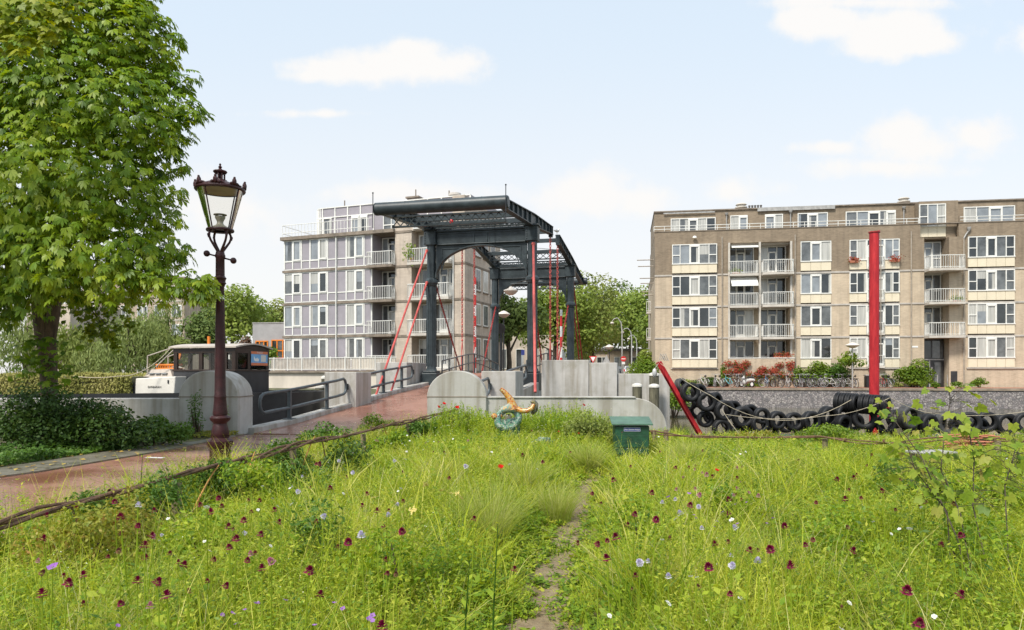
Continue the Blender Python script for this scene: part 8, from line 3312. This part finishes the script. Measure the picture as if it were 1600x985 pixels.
for q in stems:
    for k in range(44):
        i = random.randint(1, len(q) - 2)
        t = random.random()
        c = q[i].lerp(q[i + 1], t)
        if c.z < 0.62:
            continue
        off_ = Vector((random.gauss(0, 0.12), random.gauss(0, 0.12), random.gauss(0.0, 0.07)))
        C.append(c + off_)
        A.append(Vector((off_.x * 4, off_.y * 4, -0.4)))
        mb.tube([c, c + off_ * 0.6 + Vector((0, 0, 0.02)), c + off_], [0.002, 0.0016, 0.0012], 4)
mb.build('stems', 'bark_dark', sg, True)
C = np.array([tuple(c) for c in C])
A = np.array([tuple(c) for c in A]) + rng.normal(size=(len(A), 3)) * 0.2
V, Q, T = palmate(C, A, unit(rng.normal(size=C.shape) * 0.45 + np.array([0, -0.55, 0.7])), rng.uniform(0.036, 0.070, len(C)), 5, 1.75, 0.75, 0.15, np.clip(rng.normal(0.45, 0.24, len(C)), 0, 1), 0.52)
np_obj('leaves', V, Q, LF['vine'], sg, T)

# tall leafy weeds standing out of the grass
for (px, Y, h, lab) in ((768, 3.3, 0.80, 'tall leafy weed stalk in the centre foreground'), (725, 3.6, 0.55, 'shorter leafy weed stalk left of the tall one'), (420, 9.4, 0.75, 'leafy shoot rising above the fence right of the street lamp'), (218, 6.9, 0.72, 'single leafy shoot above the fence in front of the red path')):
    x = at(px, 0, Y).x
    root = thing('weed', lab, 'weed', (x, Y, 0), 0, 'tall weed stalks')
    mb = MB()
    mb.tube([(0, 0, -0.02), (0.01, 0, h * 0.5), (0.03, 0, h)], [0.006, 0.005, 0.002], 6)
    mb.build('stem', LF['herb'], root, True)
    k = 16
    t = np.linspace(0.25, 1, k)
    a = np.arange(k) * 2.4
    dirs = unit(np.stack([np.cos(a), np.sin(a), np.full(k, 0.35)], 1))
    Lk = 0.13 * (1.15 - 0.75 * t)
    Cc = np.stack([0.03 * t * t, 0 * t, h * t], 1) + dirs * (Lk * 0.5)[:, None]
    V, Q = leaf_quads(Cc, np.cross(np.cross(dirs, np.array([[0, 0, 1.0]])), dirs), Lk, Lk * 0.3, dirs, 0.05)
    np_obj('leaves', V, Q, LF['herb'], root, np.repeat(rng.uniform(0.3, 0.8, k), 4))

# ------------------------------------------------------------------ flowers
ST = LF['herb']


def head_mesh(kind):
    Vs, Qs, Ts = [], [], []

    def ring(n, r0, r1, z0, z1, w, t0, tj=0.15):
        a = np.arange(n) * 2 * np.pi / n + rng.normal(0, 0.12, n)
        d = np.stack([np.cos(a), np.sin(a), np.zeros(n)], 1)
        s = np.stack([-np.sin(a), np.cos(a), np.zeros(n)], 1)
        rr = (r1 * rng.uniform(0.85, 1.15, n))[:, None]
        zz = rng.normal(0, 0.12 * abs(r1), n)
        V = np.empty((n, 4, 3))
        V[:, 0] = d * r0
        V[:, 0, 2] += z0
        V[:, 1] = d * (r0 + (rr - r0) * 0.6) + s * w / 2
        V[:, 1, 2] += z0 + (z1 - z0) * 0.7
        V[:, 2] = d * rr
        V[:, 2, 2] += z1 + zz
        V[:, 3] = d * (r0 + (rr - r0) * 0.6) - s * w / 2
        V[:, 3, 2] += z0 + (z1 - z0) * 0.7
        Vs.append(V.reshape(-1, 3))
        Ts.append(np.repeat(np.clip(rng.normal(t0, tj, n), 0, 1), 4))
    if kind in ('knautia', 'lilac', 'pink', 'brown_head'):
        R0 = {'knautia': 0.0185, 'lilac': 0.018, 'pink': 0.016, 'brown_head': 0.013}[kind]
        ring(20, 0.004, R0, -0.002, -0.005, R0 * 0.34, 0.75)
        ring(20, 0.003, R0 * 0.86, 0.002, 0.006, R0 * 0.30, 0.55)
        ring(17, 0.002, R0 * 0.68, 0.005, 0.013, R0 * 0.27, 0.35)
        ring(14, 0.001, R0 * 0.48, 0.008, 0.018, R0 * 0.24, 0.25)
        ring(9, 0.001, R0 * 0.25, 0.010, 0.020, R0 * 0.22, 0.15)
    elif kind in ('purple',):
        ring(5, 0.002, 0.020, 0.0, 0.008, 0.020, 0.5)
    elif kind == 'poppy':
        ring(5, 0.004, 0.026, 0.0, 0.018, 0.036, 0.4)
        ring(4, 0.003, 0.020, 0.002, 0.022, 0.028, 0.7)
    elif kind == 'daisy':
        ring(14, 0.003, 0.012, 0.0, 0.001, 0.008, 0.6)
        ring(8, 0.0, 0.004, 0.003, 0.003, 0.006, 0.2)
    elif kind == 'yellow':
        for _ in range(26):
            c = rng.normal(0, 0.013, 2)
            V0 = len(Vs)
            ring(6, 0.0, 0.007, 0.0, 0.003, 0.006, 0.6)
            Vs[-1] = Vs[-1] + np.array([c[0], c[1], 0.004 * rng.random()])
    V = np.concatenate(Vs)
    return V, np.arange(len(V)).reshape(-1, 4), np.concatenate(Ts)


KIND = {'knautia': ('scabious', 'dark red scabious flower on a thin stem in the meadow', 'dark red scabious flowers'),
        'brown_head': ('seed_head', 'faded brown seed head on a thin stem in the meadow', 'faded seed heads'),
        'lilac': ('scabious', 'pale lilac scabious flower on a thin stem in the meadow', 'pale lilac scabious flowers'),
        'purple': ('cranesbill', 'small purple cranesbill flower low in the meadow', 'purple cranesbill flowers'),
        'pink': ('clover', 'dusty pink flower head in the meadow', 'dusty pink flowers'),
        'poppy': ('poppy', 'bright red poppy in the far part of the meadow', 'red poppies'),
        'daisy': ('daisy', 'small white daisy in the meadow', 'white daisies'),
        'yellow': ('yarrow', 'pale yellow flat flower cluster in the left meadow', 'pale yellow flower clusters')}
PROTO = {}
HP = 0.6
for kind in KIND:
    PROTO[kind] = []
    for v in range(3):
        root = thing(KIND[kind][0], KIND[kind][1], 'flower', (0, 0, -50), 0, KIND[kind][2])
        bx_, by_ = rng.normal(0, 0.05, 2)
        mb = MB()
        mb.tube([(-bx_ * 1.2, -by_ * 1.2, 0), (-bx_ * 0.3, -by_ * 0.3, HP * 0.5), (0, 0, HP - 0.004)], [0.0036, 0.0030, 0.0022], 5, False)
        so_ = mb.build('stem', ST, root, True)
        at_ = so_.data.attributes.new('tint', 'FLOAT', 'POINT')
        at_.data.foreach_set('value', np.full(len(so_.data.vertices), 0.55, np.float32))
        V, Q, T = head_mesh(kind)
        tl_, az_ = rng.uniform(0.1, 0.9), rng.uniform(0, 6.28)
        M3 = np.array(Matrix.Rotation(tl_, 3, Vector((math.cos(az_), math.sin(az_), 0))))
        V = V @ M3.T + np.array([0, 0, HP])
        np_obj('flower_head', V, Q, LF[kind], root, T)
        PROTO[kind].append(root)

Z1 = [(465, 507), (330, 600), (525, 680), (700, 703), (475, 793), (330, 880), (600, 830), (675, 790), (865, 678), (888, 603), (720, 457), (690, 515), (395, 790), (182, 880), (100, 768), (183, 765), (17, 620), (15, 843), (560, 714), (580, 725), (763, 655), (760, 573), (748, 808), (893, 740), (430, 697), (450, 607), (835, 708), (118, 798), (850, 512), (820, 547), (945, 505), (960, 553), (840, 465), (648, 484), (733, 490), (790, 620), (515, 848), (30, 525), (305, 473), (425, 648), (690, 505), (150, 495)]
Z2 = [(70, 350), (160, 352), (325, 378), (303, 430), (97, 500), (240, 595), (65, 723), (115, 828), (370, 455), (420, 452), (485, 410), (690, 307), (800, 490), (833, 120), (775, 95), (980, 715), (480, 545), (390, 975), (1060, 95), (1020, 205), (1105, 235), (595, 130)]
Z3 = [(258, 338), (300, 386), (540, 335), (560, 462), (460, 437), (425, 488), (187, 573), (330, 562), (372, 547), (283, 578), (327, 648), (465, 727), (905, 367), (722, 395), (905, 433), (840, 578), (903, 568), (1003, 607), (1103, 605), (828, 258), (653, 215), (580, 140), (440, 210), (360, 275), (155, 142), (25, 190), (945, 265), (780, 135), (605, 60), (330, 47), (400, 47), (965, 367), (1170, 493), (1195, 683), (810, 690)]
Z4 = [(345, 377), (275, 383), (373, 457), (310, 463), (192, 475), (457, 430), (323, 425), (630, 473), (622, 447), (743, 480), (825, 467), (150, 645), (180, 625), (65, 570), (90, 730), (773, 608), (768, 843), (555, 830), (605, 958), (338, 668), (707, 412), (415, 285), (490, 230), (755, 235), (10, 665)]


def zz(lst, x0, y0, s):
    return [(x0 + x / s, y0 + y / s) for x, y in lst]


spots = {'knautia': zz(Z1, 60, 600, 2.5575) + zz(Z2, 460, 640, 2.855) + zz(Z3, 840, 660, 3.03) + zz(Z4, 1200, 600, 2.559),
         'lilac': zz([(652, 367), (677, 432), (763, 400), (778, 503), (938, 500), (485, 665), (522, 660), (1043, 657), (920, 678), (620, 732)], 840, 660, 3.03) + zz([(198, 230), (260, 282), (35, 300), (447, 230), (128, 478), (298, 563), (765, 255), (420, 470)], 460, 640, 2.855) + zz([(400, 487), (825, 597)], 60, 600, 2.5575),
         'purple': zz([(735, 925), (825, 905), (985, 865), (790, 960), (875, 877), (775, 918), (317, 968)], 60, 600, 2.5575) + zz([(178, 865), (347, 920), (215, 890), (90, 965)], 460, 640, 2.855) + zz([(850, 470), (835, 495), (1085, 480), (1115, 455), (750, 455), (935, 390), (990, 380), (878, 425), (740, 440)], 840, 660, 3.03),
         'poppy': [(873, 675), (904, 678), (912, 634), (694, 632), (685, 637), (782, 731), (1120, 736), (714, 638)],
         'daisy': zz([(492, 160), (500, 188), (575, 180), (495, 222), (1083, 266), (475, 353), (960, 245), (880, 190)], 460, 640, 2.855) + zz([(395, 487), (878, 503), (686, 668), (928, 648), (1012, 480)], 60, 600, 2.5575) + zz([(525, 580), (565, 580), (665, 930), (300, 985)], 1200, 600, 2.559) + zz([(930, 130), (960, 150), (985, 140), (620, 858), (340, 915), (725, 730)], 840, 660, 3.03),
         'yellow': zz([(588, 338), (655, 362), (698, 375), (455, 420), (530, 450)], 460, 640, 2.855),
         'brown_head': [], 'pink': zz([(515, 848)], 60, 600, 2.5575) + zz([(627, 150), (640, 155)], 460, 640, 2.855) + zz([(780, 240), (800, 250), (765, 345), (1045, 350)], 840, 660, 3.03)}
NEED = {'knautia': 140, 'brown_head': 70, 'lilac': 26, 'purple': 30, 'pink': 30, 'poppy': 8, 'daisy': 70, 'yellow': 8}
used = {k: 0 for k in KIND}


def put(kind, x, y, hz):
    g = float(ground_z(np.array([x]), np.array([y]))[0])
    s = max(0.25, (hz - g) / HP)
    i = used[kind]
    used[kind] += 1
    pr = PROTO[kind][i % 3]
    rz = random.uniform(0, 6.28)
    if i < 3:
        o = pr
        o.location = (x, y, g)
        o.rotation_euler = (0, 0, rz)
    else:
        o = dup(pr, (x, y, g), rz)
    o.scale = (s, s, s)


for kind in KIND:
    for (px, py) in spots[kind]:
        if py < 700:
            Y = random.uniform(11.5, 15.5)
            z = EYE + (585 - py) / FPX * Y
            z = min(max(z, 0.35), 0.95)
            Y = (EYE - z) * FPX / (py - 585)
        else:
            z = random.uniform(0.50, 0.74)
            Y = (EYE - z) * FPX / (py - 585)
        if kind in ('purple',):
            z = 0.40
            Y = (EYE - z) * FPX / (py - 585)
        x = (px - 800) / FPX * Y
        put(kind, x, Y, z)
    while used[kind] < NEED[kind]:
        if spots[kind] and random.random() < 0.9:
            qx, qy = random.choice(spots[kind])
            Y = 1.0 * FPX / max(70, qy - 585) + random.gauss(0, 0.35)
            X = (qx - 800) / FPX * Y + random.gauss(0, 0.35)
        else:
            Y = random.uniform(3, 15)
            X = random.uniform(-0.72, 0.72) * Y
        if not in_bed(np.array([X]), np.array([Y]), 0.3)[0] or abs(X - float(path_x(Y))) < 0.35:
            continue
        if kind in ('knautia',) and random.random() < 0.5 and Y > 8:
            continue
        h = float(mead_h(np.array([X]), np.array([Y]))[0])
        put(kind, X, Y, h * random.uniform(1.1, 1.5) + 0.05)
